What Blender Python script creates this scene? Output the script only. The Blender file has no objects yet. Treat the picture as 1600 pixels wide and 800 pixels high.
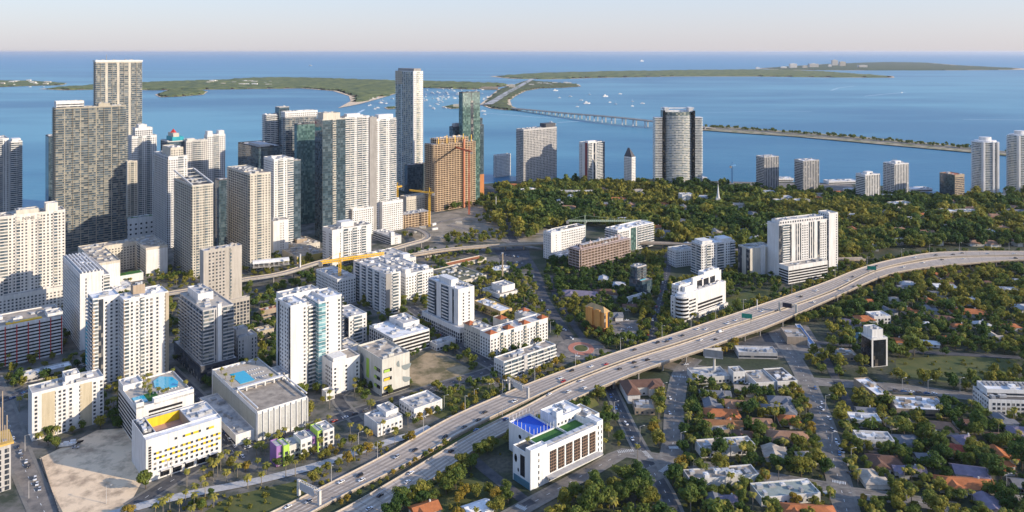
import bpy, math, random
import numpy as np
from mathutils import Vector
R = math.radians
random.seed(7); rng = np.random.default_rng(7)
S = bpy.context.scene
C = S.collection

# ---------------------------------------------------------------- camera, world, sun, exposure
CAM_H, FPX, HY = 280.0, 1200.0, 80.0          # eye height (m), focal length and horizon row of the 1600x800 photograph
cd = bpy.data.cameras.new('camera'); cam = bpy.data.objects.new('camera', cd); C.objects.link(cam); S.camera = cam
cam.location = (0, 0, CAM_H); cam.rotation_euler = (R(90), 0, 0)
cd.sensor_width = 36; cd.lens = 36 * FPX / 1600; cd.shift_y = -(400 - HY) / 1600
cd.clip_start = 1; cd.clip_end = 400000

SUN_EL, SUN_ROT = 19.5, 108.0                 # elevation, and compass angle from +Y towards +X
W = bpy.data.worlds.new('World'); S.world = W; W.use_nodes = True
nt = W.node_tree; nt.nodes.clear()
sky = nt.nodes.new('ShaderNodeTexSky'); sky.sky_type = 'NISHITA'; sky.sun_disc = False
sky.sun_elevation = R(SUN_EL); sky.sun_rotation = R(SUN_ROT); sky.altitude = 200
sky.air_density = 1.0; sky.dust_density = 1.6; sky.ozone_density = 2.5
bg = nt.nodes.new('ShaderNodeBackground'); bg.inputs[1].default_value = 0.15
wo = nt.nodes.new('ShaderNodeOutputWorld')
tcn = nt.nodes.new('ShaderNodeTexCoord'); spz = nt.nodes.new('ShaderNodeSeparateXYZ'); rmp = nt.nodes.new('ShaderNodeValToRGB'); mxs = nt.nodes.new('ShaderNodeMix'); mxs.data_type = 'RGBA'
nt.links.new(tcn.outputs['Generated'], spz.inputs[0]); nt.links.new(spz.outputs[2], rmp.inputs[0])
re_ = rmp.color_ramp.elements                 # thin evening veil over the clear sky: lilac near the horizon, blue higher up
re_[0].position = 0.0; re_[0].color = (0.84, 0.79, 0.84, 1); re_[1].position = 0.5; re_[1].color = (0.33, 0.55, 1.10, 1)
e2_ = rmp.color_ramp.elements.new(0.2); e2_.color = (0.58, 0.74, 1.05, 1)
e_ = rmp.color_ramp.elements.new(0.07); e_.color = (0.72, 0.80, 0.96, 1)
vs = nt.nodes.new('ShaderNodeVectorMath'); vs.operation = 'SCALE'; vs.inputs['Scale'].default_value = 5.2
nt.links.new(rmp.outputs[0], vs.inputs[0]); mxs.inputs[0].default_value = 0.72
nt.links.new(sky.outputs[0], mxs.inputs[6]); nt.links.new(vs.outputs[0], mxs.inputs[7])
nt.links.new(mxs.outputs[2], bg.inputs[0]); nt.links.new(bg.outputs[0], wo.inputs[0])
sl = bpy.data.lights.new('sun', 'SUN'); sl.energy = 4.7; sl.angle = R(0.5); sl.color = (1.0, 0.865, 0.69)
so = bpy.data.objects.new('sun', sl); C.objects.link(so)
sv = Vector((math.sin(R(SUN_ROT)) * math.cos(R(SUN_EL)), math.cos(R(SUN_ROT)) * math.cos(R(SUN_EL)), math.sin(R(SUN_EL))))
so.rotation_euler = sv.to_track_quat('Z', 'Y').to_euler(); so.location = (300, -100, 600)
S.view_settings.view_transform = 'Standard'; S.view_settings.look = 'None'
S.view_settings.exposure = 0.35; S.view_settings.gamma = 1.0; S.view_settings.use_curve_mapping = False
S.cycles.use_denoising = True
S.cycles.max_bounces = 5; S.cycles.diffuse_bounces = 3; S.cycles.glossy_bounces = 3
S.cycles.transparent_max_bounces = 4; S.cycles.volume_bounces = 0

# ---------------------------------------------------------------- helpers
def G(px, py, z=0.0):
    """photo pixel -> the point at height z it shows"""
    Y = FPX * (CAM_H - z) / (py - HY)
    return Vector(((px - 800) * Y / FPX, Y, z))
def PX(v):
    return 800 + FPX * v[0] / v[1], HY + FPX * (CAM_H - v[2]) / v[1]

def tag(o, label=None, cat=None, group=None, kind=None):
    if label: o['label'] = label
    if cat: o['category'] = cat
    if group: o['group'] = group
    if kind: o['kind'] = kind
    return o

MATS = {}
def mat(name, col, rough=0.8, vary=0.10, scale=0.15, metal=0.0, col2=None, spec=0.3, bump=0.0, detail=4, thr=None, rnd=0.0, streak=None):
    if name in MATS: return MATS[name]
    if streak is None: streak = any(k in name for k in ('paint', 'stucco', 'concrete', 'white', 'panel', 'greige')) and 'road' not in name and 'motorway' not in name
    m = bpy.data.materials.new(name); m.use_nodes = True; n = m.node_tree; b = n.nodes['Principled BSDF']
    b.inputs['Roughness'].default_value = rough; b.inputs['Metallic'].default_value = metal
    b.inputs['Specular IOR Level'].default_value = spec
    if col2 is None: col2 = tuple(c * (1 - 2.2 * vary) for c in col)
    g = n.nodes.new('ShaderNodeNewGeometry'); t = n.nodes.new('ShaderNodeTexNoise')
    t.inputs['Scale'].default_value = scale; t.inputs['Detail'].default_value = detail; t.inputs['Roughness'].default_value = 0.65
    r = n.nodes.new('ShaderNodeValToRGB'); lo, hi = thr or (0.35, 0.65)
    r.color_ramp.elements[0].position = lo; r.color_ramp.elements[1].position = hi
    r.color_ramp.elements[0].color = (*col2, 1); r.color_ramp.elements[1].color = (*col, 1)
    n.links.new(g.outputs['Position'], t.inputs['Vector']); n.links.new(t.outputs['Fac'], r.inputs[0])
    out = r.outputs[0]
    if rnd:
        oi = n.nodes.new('ShaderNodeObjectInfo'); hs = n.nodes.new('ShaderNodeHueSaturation'); mr = n.nodes.new('ShaderNodeMapRange')
        mr.inputs[3].default_value = 1 - rnd; mr.inputs[4].default_value = 1 + rnd
        n.links.new(oi.outputs['Random'], mr.inputs[0]); n.links.new(mr.outputs[0], hs.inputs['Value']); n.links.new(out, hs.inputs['Color']); out = hs.outputs[0]
    if streak:      # rain streaks and patches left on a wall
        mp = n.nodes.new('ShaderNodeMapping'); mp.inputs['Scale'].default_value = (0.55, 0.55, 0.035); n.links.new(g.outputs['Position'], mp.inputs[0])
        ts = n.nodes.new('ShaderNodeTexNoise'); ts.inputs['Scale'].default_value = 1.0; ts.inputs['Detail'].default_value = 6; ts.inputs['Roughness'].default_value = 0.7; n.links.new(mp.outputs[0], ts.inputs['Vector'])
        rs = n.nodes.new('ShaderNodeValToRGB'); rs.color_ramp.elements[0].position = .3; rs.color_ramp.elements[1].position = .62; rs.color_ramp.elements[0].color = (.76, .74, .71, 1); rs.color_ramp.elements[1].color = (1, 1, 1, 1); n.links.new(ts.outputs['Fac'], rs.inputs[0])
        mm = n.nodes.new('ShaderNodeMix'); mm.data_type = 'RGBA'; mm.blend_type = 'MULTIPLY'; mm.inputs[0].default_value = 1.0; n.links.new(out, mm.inputs[6]); n.links.new(rs.outputs[0], mm.inputs[7]); out = mm.outputs[2]
    n.links.new(out, b.inputs['Base Color'])
    if bump:
        bp = n.nodes.new('ShaderNodeBump'); bp.inputs['Strength'].default_value = bump; bp.inputs['Distance'].default_value = 0.3
        n.links.new(t.outputs['Fac'], bp.inputs['Height']); n.links.new(bp.outputs[0], b.inputs['Normal'])
    MATS[name] = m; return m

def cell_mat(name, dark, light, cell=(3.0, 3.0, 3.3), frac=0.25, rough=0.12, metal=0.0, spec=0.6, grid=None):
    """glass whose panes differ: some dark, some with pale blinds behind them"""
    if name in MATS: return MATS[name]
    m = bpy.data.materials.new(name); m.use_nodes = True; n = m.node_tree; b = n.nodes['Principled BSDF']; L = n.links
    b.inputs['Roughness'].default_value = rough; b.inputs['Metallic'].default_value = metal; b.inputs['Specular IOR Level'].default_value = spec
    g = n.nodes.new('ShaderNodeNewGeometry')
    sn = n.nodes.new('ShaderNodeVectorMath'); sn.operation = 'SNAP'; sn.inputs[1].default_value = cell
    L.new(g.outputs['Position'], sn.inputs[0])
    w = n.nodes.new('ShaderNodeTexWhiteNoise'); w.noise_dimensions = '3D'; L.new(sn.outputs[0], w.inputs['Vector'])
    r = n.nodes.new('ShaderNodeValToRGB'); r.color_ramp.interpolation = 'LINEAR'
    r.color_ramp.elements[0].position = 1 - frac; r.color_ramp.elements[0].color = (*dark, 1)
    r.color_ramp.elements[1].position = 1.0; r.color_ramp.elements[1].color = (*light, 1)
    e = r.color_ramp.elements.new(0.3); e.color = (*[c * 0.6 for c in dark], 1)
    L.new(w.outputs['Value'], r.inputs[0])
    out = r.outputs[0]
    if grid:
        # fine mullion lines by height
        sp = n.nodes.new('ShaderNodeSeparateXYZ'); L.new(g.outputs['Position'], sp.inputs[0])
        md = n.nodes.new('ShaderNodeMath'); md.operation = 'MODULO'; md.inputs[1].default_value = grid[0]; L.new(sp.outputs[2], md.inputs[0])
        lt = n.nodes.new('ShaderNodeMath'); lt.operation = 'LESS_THAN'; lt.inputs[1].default_value = grid[1]; L.new(md.outputs[0], lt.inputs[0])
        mx = n.nodes.new('ShaderNodeMix'); mx.data_type = 'RGBA'; L.new(lt.outputs[0], mx.inputs[0]); L.new(out, mx.inputs[6]); mx.inputs[7].default_value = (*grid[2], 1)
        out = mx.outputs[2]
    L.new(out, b.inputs['Base Color'])
    MATS[name] = m; return m

CUBE_F = [(0, 3, 2, 1), (4, 5, 6, 7), (0, 1, 5, 4), (1, 2, 6, 5), (2, 3, 7, 6), (3, 0, 4, 7)]
class MB:
    def __init__(s): s.v = []; s.f = []
    def box(s, x0, x1, y0, y1, z0, z1):
        b = len(s.v)
        s.v += [(x0, y0, z0), (x1, y0, z0), (x1, y1, z0), (x0, y1, z0), (x0, y0, z1), (x1, y0, z1), (x1, y1, z1), (x0, y1, z1)]
        s.f += [tuple(b + i for i in f) for f in CUBE_F]; return s
    def poly(s, pts):
        b = len(s.v); s.v += [tuple(p) for p in pts]; s.f.append(tuple(range(b, b + len(pts)))); return s
    def prism(s, pts, z0, z1, cap=True):
        b = len(s.v); n = len(pts)
        s.v += [(p[0], p[1], z0) for p in pts] + [(p[0], p[1], z1) for p in pts]
        s.f += [(b + i, b + (i + 1) % n, b + n + (i + 1) % n, b + n + i) for i in range(n)]
        if cap: s.f += [tuple(b + n + i for i in range(n)), tuple(b + n - 1 - i for i in range(n))]
        return s
    def cyl(s, x, y, z0, z1, r0, r1=None, n=8):
        r1 = r0 if r1 is None else r1; b = len(s.v)
        for z, r in ((z0, r0), (z1, r1)): s.v += [(x + r * math.cos(6.2832 * i / n), y + r * math.sin(6.2832 * i / n), z) for i in range(n)]
        s.f += [(b + i, b + (i + 1) % n, b + n + (i + 1) % n, b + n + i) for i in range(n)] + [tuple(b + n + i for i in range(n)), tuple(b + n - 1 - i for i in range(n))]
        return s
    def beam(s, p, q, w, h=None, up=(0, 0, 1)):
        h = w if h is None else h
        p = Vector(p); q = Vector(q); d = (q - p).normalized(); u = Vector(up)
        if abs(d.dot(u)) > 0.95: u = Vector((1, 0, 0))
        a = d.cross(u).normalized() * (w / 2); c = a.cross(d).normalized() * (h / 2); b = len(s.v)
        for o in (p, q): s.v += [tuple(o - a - c), tuple(o + a - c), tuple(o + a + c), tuple(o - a + c)]
        s.f += [tuple(b + i for i in f) for f in [(0, 3, 2, 1), (4, 5, 6, 7), (0, 1, 5, 4), (1, 2, 6, 5), (2, 3, 7, 6), (3, 0, 4, 7)]]
        return s
    def mesh(s, name, m):
        me = bpy.data.meshes.new(name); me.from_pydata(s.v, [], s.f); me.materials.append(m); me.update(); return me
    def build(s, name, m, parent=None, smooth=False, loc=None):
        me = s.mesh(name, m); o = bpy.data.objects.new(name, me); C.objects.link(o)
        if smooth: me.polygons.foreach_set('use_smooth', [True] * len(me.polygons))
        if parent: o.parent = parent
        if loc is not None: o.location = loc
        return o

def np_mesh(name, verts, faces, m):
    """verts (N,3), faces (M,4) arrays, written fast"""
    me = bpy.data.meshes.new(name); nv, nf, k = len(verts), len(faces), faces.shape[1]
    me.vertices.add(nv); me.vertices.foreach_set('co', np.ascontiguousarray(verts, dtype=np.float32).ravel())
    me.loops.add(nf * k); me.loops.foreach_set('vertex_index', np.ascontiguousarray(faces, dtype=np.int32).ravel())
    me.polygons.add(nf); me.polygons.foreach_set('loop_start', np.arange(0, nf * k, k, dtype=np.int32))
    me.materials.append(m); me.update(calc_edges=True); return me

def empty(name, loc, rz=0):
    o = bpy.data.objects.new(name, None); C.objects.link(o); o.location = loc; o.rotation_euler = (0, 0, rz); o.empty_display_size = 1; return o
def sub(name, me, parent, loc=(0, 0, 0), rz=0.0):
    o = bpy.data.objects.new(name, me); C.objects.link(o); o.parent = parent; o.location = loc; o.rotation_euler = (0, 0, rz); return o

# ---------------------------------------------------------------- materials
white = mat('white_paint', (0.76, 0.74, 0.71), 0.7, 0.05, 0.08)
offwhite = mat('off_white_stucco', (0.66, 0.63, 0.58), 0.8, 0.06, 0.08)
cream = mat('cream_stucco', (0.63, 0.58, 0.49), 0.8, 0.07, 0.08)
beige = mat('beige_stucco', (0.50, 0.42, 0.31), 0.8, 0.07, 0.08)
tan = mat('tan_stucco', (0.42, 0.33, 0.24), 0.85, 0.08, 0.08)
grey = mat('grey_concrete', (0.36, 0.34, 0.32), 0.85, 0.08, 0.1)
greylt = mat('light_grey_concrete', (0.52, 0.50, 0.48), 0.85, 0.07, 0.1)
dgrey = mat('dark_grey_panel', (0.09, 0.09, 0.10), 0.6, 0.08, 0.1)
black = mat('black_panel', (0.02, 0.02, 0.025), 0.5, 0.05, 0.1)
orange_w = mat('orange_stucco', (0.75, 0.36, 0.10), 0.8, 0.06, 0.1)
brick_r = mat('russet_stucco', (0.42, 0.13, 0.05), 0.8, 0.08, 0.2)
yellow = mat('yellow_panel', (0.85, 0.55, 0.03), 0.6, 0.04, 0.1)
lime = mat('lime_panel', (0.42, 0.62, 0.10), 0.6, 0.04, 0.1)
purple = mat('purple_panel', (0.34, 0.17, 0.42), 0.6, 0.04, 0.1)
teal = mat('teal_panel', (0.03, 0.35, 0.42), 0.6, 0.04, 0.1)
red = mat('red_paint', (0.55, 0.05, 0.04), 0.6, 0.04, 0.1)
crane_y = mat('crane_yellow', (0.85, 0.50, 0.04), 0.5, 0.04, 0.3)
roofgrey = mat('roof_membrane', (0.56, 0.52, 0.47), 0.9, 0.16, 0.14, col2=(0.26, 0.245, 0.23), thr=(0.34, 0.60), detail=8, rnd=0.15)
roofwhite = mat('white_roof', (0.78, 0.76, 0.73), 0.85, 0.12, 0.14, col2=(0.45, 0.43, 0.41), thr=(0.32, 0.56), detail=8, streak=False)
roofdark = mat('dark_roof', (0.13, 0.12, 0.11), 0.9, 0.15, 0.12, rnd=0.2)
rooftan = mat('tan_roof', (0.44, 0.37, 0.29), 0.9, 0.15, 0.14, col2=(0.22, 0.185, 0.15), thr=(0.34, 0.60), detail=8, rnd=0.15)
metal = mat('grey_metal_unit', (0.42, 0.42, 0.42), 0.5, 0.08, 0.8, rnd=0.25)
glass = cell_mat('window_glass', (0.055, 0.066, 0.085), (0.32, 0.29, 0.25), (2.9, 2.9, 3.3), 0.22)
glassd = cell_mat('dark_window_glass', (0.016, 0.020, 0.028), (0.12, 0.10, 0.08), (2.9, 2.9, 3.3), 0.15)
glassb = cell_mat('balcony_glass', (0.095, 0.135, 0.17), (0.30, 0.29, 0.25), (4.1, 4.1, 3.3), 0.40)  # lifted blue base holds the reflected sky in the pane colour
glassl = cell_mat('pale_balcony_glass', (0.20, 0.25, 0.24), (0.52, 0.47, 0.34), (4.1, 4.1, 3.4), 0.5)  # lightened further, reflected light put into the colour of shaded fronts
glassc = cell_mat('curtain_glass', (0.055, 0.09, 0.115), (0.10, 0.135, 0.155), (3.1, 3.1, 3.6), 0.35, 0.06, spec=1.0, grid=(3.6, 0.35, (0.10, 0.12, 0.13)))
glassg = cell_mat('green_curtain_glass', (0.075, 0.14, 0.13), (0.16, 0.24, 0.21), (3.1, 3.1, 3.6), 0.4, 0.06, spec=1.0, grid=(3.6, 0.35, (0.07, 0.13, 0.11)))
glassa = cell_mat('aqua_glass', (0.16, 0.34, 0.38), (0.36, 0.52, 0.52), (3.1, 3.1, 3.3), 0.4, 0.08, spec=0.9)
opening = mat('opening_shade', (0.022, 0.022, 0.025), 0.9, 0.1, 0.1)  # flat dark fill, the shade inside an opening put into the colour
opening_l = mat('shaded_interior', (0.17, 0.125, 0.09), 0.9, 0.2, 0.3)  # brown fill, shade between open floors put into the colour
pool = mat('pool_water', (0.03, 0.42, 0.58), 0.05, 0.06, 0.5, spec=0.6)
turf = mat('green_turf', (0.05, 0.16, 0.035), 0.95, 0.12, 0.6)
court = mat('blue_court', (0.02, 0.10, 0.55), 0.7, 0.06, 0.4)
deck = mat('pool_deck_paving', (0.50, 0.44, 0.36), 0.85, 0.1, 0.4)
PAL = dict(W=white, O=offwhite, C=cream, B=beige, T=tan, G=grey, L=greylt, D=dgrey, K=black, R=orange_w)
def roof_tile(name, c): return mat(name, c, 0.85, 0.16, 0.25, thr=(0.3, 0.7), bump=0.5)
tile_o = roof_tile('orange_roof_tiles', (0.50, 0.17, 0.06)); tile_t = roof_tile('tan_roof_tiles', (0.36, 0.20, 0.12))
tile_b = roof_tile('brown_roof_tiles', (0.17, 0.09, 0.06)); tile_g = roof_tile('grey_roof_shingles', (0.20, 0.20, 0.21))
tile_r = roof_tile('red_roof_tiles', (0.42, 0.09, 0.05)); tile_p = roof_tile('mauve_roof_tiles', (0.24, 0.20, 0.25))
asphalt = mat('asphalt', (0.105, 0.10, 0.10), 0.9, 0.10, 0.12, col2=(0.045, 0.047, 0.052), thr=(0.35, 0.62), detail=9)
asphalt_w = mat('worn_asphalt', (0.25, 0.215, 0.18), 0.9, 0.12, 0.12, col2=(0.12, 0.11, 0.10), thr=(0.35, 0.62), detail=9)
concrete_road = mat('motorway_concrete', (0.50, 0.41, 0.32), 0.85, 0.08, 0.09, col2=(0.36, 0.295, 0.235), thr=(0.32, 0.58), detail=9)
barrier_m = mat('barrier_concrete', (0.52, 0.45, 0.37), 0.85, 0.06, 0.1)
paint_w = mat('road_paint', (0.72, 0.71, 0.67), 0.8, 0.10, 0.5)
sand = mat('pale_sand', (0.80, 0.60, 0.39), 0.95, 0.09, 0.075, col2=(0.40, 0.29, 0.19), thr=(0.36, 0.54), bump=0.8, detail=10)
lawn = mat('dry_lawn', (0.12, 0.115, 0.035), 0.95, 0.05, 0.06, col2=(0.055, 0.075, 0.022), detail=8)
pavem = mat('pavement_concrete', (0.25, 0.23, 0.20), 0.9, 0.12, 0.1, thr=(0.3, 0.7))
trunk_m = mat('tree_bark', (0.13, 0.10, 0.07), 0.95, 0.15, 1.0)
ptrunk_m = mat('palm_bark', (0.27, 0.23, 0.18), 0.95, 0.15, 1.0)

LAND = []      # (px, py, phrase) of things that labels refer to
FOOT = []      # building footprints: F, u, v, p0, p1, q0, q1
def near_phrase(px, py, avoid=None, k=0):
    best = sorted((math.hypot(lx - px, (ly - py) * 1.8), lx, ly, ph) for lx, ly, ph in LAND if ph != avoid)
    d, lx, ly, ph = best[k]
    dx, dy = px - lx, (py - ly) * 1.6
    if abs(dx) > abs(dy): rel = ('right of' if dx > 0 else 'left of')
    else: rel = ('in front of' if dy > 0 else 'behind')
    far = 'just ' if d < 28 else ('' if d < 60 else 'well ')
    return far + rel + ' the ' + ph
USED = {}
def unique_label(base, px, py, group):
    """adds neighbours until no other thing carries the label; else the group shares it"""
    tries = [f'{base} {near_phrase(px, py)}']
    a = near_phrase(px, py); b = near_phrase(px, py, k=1)
    tries.append(f'{base} {a}, {b}')
    tries.append(f'{base} {near_phrase(px, py, k=1)}')
    tries.append(f'{base} {near_phrase(px, py, k=2)}')
    for t in tries:
        if len(t.replace(',', '').split()) <= 16 and t not in USED:
            USED[t] = 1; return t
    for t in tries:
        if len(t.replace(',', '').split()) <= 16: return t
    return tries[0]
# ---------------------------------------------------------------- buildings
BOXCACHE = {}
class Bld:
    """A building with vertical walls: F is its nearest corner (pixel xF, roof row yt, ground row yb), its two visible faces run to
    columns xR (along u) and xL (along v). Local axes: p along u, q along v."""
    def __init__(s, name, label, short, xL, xF, xR, yt, yb, a=40, w=None, d=None, H=None, cat=None, wall='W', fl=3.3, N=None,
                 right='g', left='g', roof=None, units=4, z0=0.0, main=True, bays=3.4, gl=None, top=1.1):
        s.u = Vector((math.cos(R(a)), math.sin(R(a)), 0)); s.v = Vector((-s.u.y, s.u.x, 0))
        s.F = G(xF, yb); s.H = H if H else CAM_H * (1 - (yt - HY) / (yb - HY))
        kR, kL = (xR - 800) / FPX, (xL - 800) / FPX
        s.w = w if w else max(3, (kR * s.F.y - s.F.x) / (s.u.x - kR * s.u.y))
        s.d = d if d else max(3, (kL * s.F.y - s.F.x) / (s.v.x - kL * s.v.y))
        s.scale = FPX / s.F.y
        if N is None: N = 100 if s.scale > 1.05 else (24 if s.scale > 0.86 else 0)
        s.N = N; s.fl = fl; s.wallm = PAL[wall] if isinstance(wall, str) else wall; s.bays = bays; s.gl = gl or glass
        s.root = empty(name, s.F, R(a)); tag(s.root, label, cat or 'building')
        LAND.append((xF, yb, short)); s.short = short
        s.glz = glassb; s.items = {}; s.walls = []; s.subs = {}
        s.rr = random.Random(hash(name + str(int(xF * 10))) & 0xffff) if False else random.Random(int(xF * 10 + yt))
        if main: s.vol(0, s.w, 0, s.d, z0, s.H, right, left, roof=roof, units=units, top=top)
    def add(s, kind, m, boxes, sub_=None): s.items.setdefault((kind, m.name), []).append(boxes); s.subs.update({tuple(boxes): sub_} if sub_ else {})
    def wallbox(s, m, *b, nm='wall_panel'): s.walls.append((nm, m, MB().box(*b)))
    def vol(s, p0, p1, q0, q1, z0, z1, right='g', left='g', wall=None, roof=None, units=3, top=1.1, foot=True, far=None, inset=None):
        m = wall or s.wallm
        s.wallbox(m, p0, p1, q0, q1, z0, z1, nm='wall')
        if foot: FOOT.append((s.F.x, s.F.y, s.u, s.v, p0, p1, q0, q1))
        s.face(('R', p0, p1, q0), z0, z1, right); s.face(('L', q0, q1, p0), z0, z1, left)
        if far: s.face(('E', q0, q1, p1), z0, z1, far)
        rm = roof or roofgrey
        t = 0.35 if min(p1 - p0, q1 - q0) > 4 else 0.15
        rb = MB().box(p0 + t, p1 - t, q0 + t, q1 - t, z1, z1 + 0.12); s.lastroof = rb.build('roof', rm, s.root)
        if top:
            b = MB(); b.box(p0, p1, q0, q0 + t, z1, z1 + top); b.box(p0, p1, q1 - t, q1, z1, z1 + top)
            b.box(p0, p0 + t, q0 + t, q1 - t, z1, z1 + top); b.box(p1 - t, p1, q0 + t, q1 - t, z1, z1 + top); b.build('parapet', m, s.root)
        W_, D_ = p1 - p0 - 2, q1 - q0 - 2
        if W_ > 4 and D_ > 4:
            for _ in range(units + (int(W_ * D_ / 110) if units else 0)):
                a, b_ = s.rr.uniform(1.6, min(5.5, W_ * 0.4)), s.rr.uniform(1.6, min(4.5, D_ * 0.4)); h = s.rr.uniform(0.9, 2.4)
                x, y = p0 + 1 + s.rr.uniform(0, W_ - a), q0 + 1 + s.rr.uniform(0, D_ - b_)
                u = MB().box(x, x + a, y, y + b_, z1 + 0.12, z1 + h)
                if s.rr.random() < 0.5: u.cyl(x + a / 2, y + b_ / 2, z1 + h, z1 + h + 0.35, min(a, b_) * 0.32, n=8)
                u.build('rooftop_unit', metal if s.rr.random() < 0.7 else s.wallm, s.lastroof)
    def pent(s, p0, p1, q0, q1, h, m=None, z=None, face='p', name='penthouse'):
        z = s.H if z is None else z; m = m or s.wallm
        b = MB().box(p0, p1, q0, q1, z + 0.1, z + h); o = b.build(name, m, s.root)
        if face != 'p': s.face(('R', p0, p1, q0), z, z + h, face); s.face(('L', q0, q1, p0), z, z + h, face)
        return o
    def face(s, fd, z0, z1, dsl):
        side, a0, a1, base = fd; Ln = a1 - a0
        if dsl == 'p' or Ln < 2: return
        def bx(x0, x1, d0, d1, zz0, zz1):
            if side == 'R': return (a0 + x0, a0 + x1, base - d1, base - d0, zz0, zz1)
            if side == 'L': return (base - d1, base - d0, a1 - x1, a1 - x0, zz0, zz1)
            return (base + d0, base + d1, a0 + x0, a0 + x1, zz0, zz1)
        secs = []
        for tok in dsl.split(): secs.append((tok[0], float(tok[1:] or 1)))
        tot = sum(x[1] for x in secs); x = 0
        fl = s.fl; nf = max(1, int((z1 - z0 - 0.8) / fl))
        for c, wgt in secs:
            w = Ln * wgt / tot; X0, X1 = x, x + w; x += w
            if c == 'p': continue
            if c in 'gGnyj':
                nb = max(1, round((w - 0.6) / s.bays)); ww, wh, sill = {'g': (1.7, 1.6, 1.0), 'G': (2.3, 2.0, 0.7), 'n': (1.0, 2.0, 0.7), 'y': (1.7, 1.5, 1.0), 'j': (2.5, 2.5, 0.35)}[c]
                st = w / nb; ww = min(ww, st * 0.78)
                for k in range(nf):
                    z = z0 + k * fl + sill
                    for i in range(nb):
                        cx = X0 + (i + 0.5) * st
                        s.add('window', s.gl, [bx(cx - ww / 2, cx + ww / 2, -0.1, 0.05, z, z + wh)], ('sill', s.wallm, bx(cx - ww / 2 - 0.12, cx + ww / 2 + 0.12, -0.1, 0.22, z - 0.18, z)) if s.scale > 1.5 and c != 'j' else None)
                        if c == 'y' and (i + k) % 3 != 0: s.add('panel', yellow, [bx(cx + ww / 2, cx + st - ww / 2, -0.1, 0.06, z, z + wh)])
            elif c in 'bBv':
                s.add('glazing', s.glz, [bx(X0 + 0.15, X1 - 0.15, -0.1, 0.05, z0 + 0.2, z1 - 0.3)])
                for k in range(nf + 1):
                    z = z0 + k * fl
                    if z > z1 - 0.5: break
                    if c == 'b': s.add('balcony', s.wallm, [bx(X0, X1, 0.05, 1.5, z - 0.12, z + 0.13), bx(X0, X1, 1.38, 1.5, z + 0.13, z + 1.05)])
                    elif c == 'v': s.add('balcony', s.wallm, [bx(X0 + 0.3, X1 - 0.3, 0.05, 1.3, z - 0.12, z + 0.13), bx(X0 + 0.3, X1 - 0.3, 1.2, 1.3, z + 0.13, z + 1.1)])
                    else: s.add('balcony', s.wallm, [bx(X0, X1, 0.05, 1.5, z - 0.18, z + 0.22), bx(X0, X1, 1.44, 1.48, z + 0.9, z + 0.98)])
                nd = int(w // 7)
                for i in range(1, nd):
                    cx = X0 + i * w / nd; s.add('fin', s.wallm, [bx(cx - 0.12, cx + 0.12, 0.05, 1.36, z0 + 0.3, z1 - 0.3)])
            elif c == 's':
                s.add('glass_strip', s.gl, [bx(X0 + 0.1, X1 - 0.1, -0.1, 0.06, z0 + 0.4, z1 - 0.6)])
            elif c in 'cqa':
                m = {'c': glassc, 'q': glassg, 'a': glassa}[c]
                s.add('curtain_wall', m, [bx(X0 + 0.1, X1 - 0.1, -0.1, 0.12, z0 + 0.2, z1 - 0.2)])
                if c == 'a':
                    for k in range(1, nf + 1): s.add('spandrel', white, [bx(X0, X1, 0.1, 0.25, z0 + k * fl - 0.3, z0 + k * fl + 0.1)])
            elif c == 'h':
                for k in range(nf):
                    z = z0 + k * fl + 1.0; s.add('window_band', s.gl, [bx(X0 + 0.2, X1 - 0.2, -0.1, 0.05, z, z + fl * 0.5)])
            elif c == 'l':
                for k in range(nf):
                    z = z0 + k * fl + 1.15; s.add('garage_opening_shade', opening, [bx(X0 + 0.3, X1 - 0.3, -0.1, 0.05, z, z0 + (k + 1) * fl - 0.15)])  # dark strip coloured as shade, the wall behind stays closed
            elif c == 'o':
                s.add('core', opening_l, [bx(X0, X1, -0.1, 0.05, z0, z1)])  # flat face coloured like the shade behind the slabs and columns
                for k in range(nf + 2):
                    z = z0 + k * fl
                    if z < z1: s.add('floor_slab', s.wallm, [bx(X0, X1, 0.05, 2.2, z - 0.15, z + 0.3)])
                nc = max(2, round(w / 6))
                for i in range(nc + 1):
                    cx = X0 + 0.3 + i * (w - 0.6) / nc; s.add('column', s.wallm, [bx(cx - 0.25, cx + 0.25, 1.2, 1.8, z0, z1)])
            elif c == 'f':   # vertical fins and slits
                nb = max(1, round(w / 4)); st = w / nb
                for i in range(nb):
                    cx = X0 + (i + 0.5) * st; s.add('glass_strip', s.gl, [bx(cx - st * 0.27, cx + st * 0.27, -0.1, 0.05, z0 + 0.6, z1 - 0.6)])
            elif c == 'r':   # red stripes on a louvred garage
                nb = max(2, round(w / 9)); st = w / nb
                for k in range(nf): s.add('garage_opening_shade', opening, [bx(X0 + 0.3, X1 - 0.3, -0.1, 0.05, z0 + k * fl + 1.5, z0 + (k + 1) * fl - 0.1)])
                for i in range(nb + 1): s.add('stripe_panel', red, [bx(X0 + i * st * 0.98, X0 + i * st * 0.98 + 0.7, 0.05, 0.3, z0, z1)])
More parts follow.
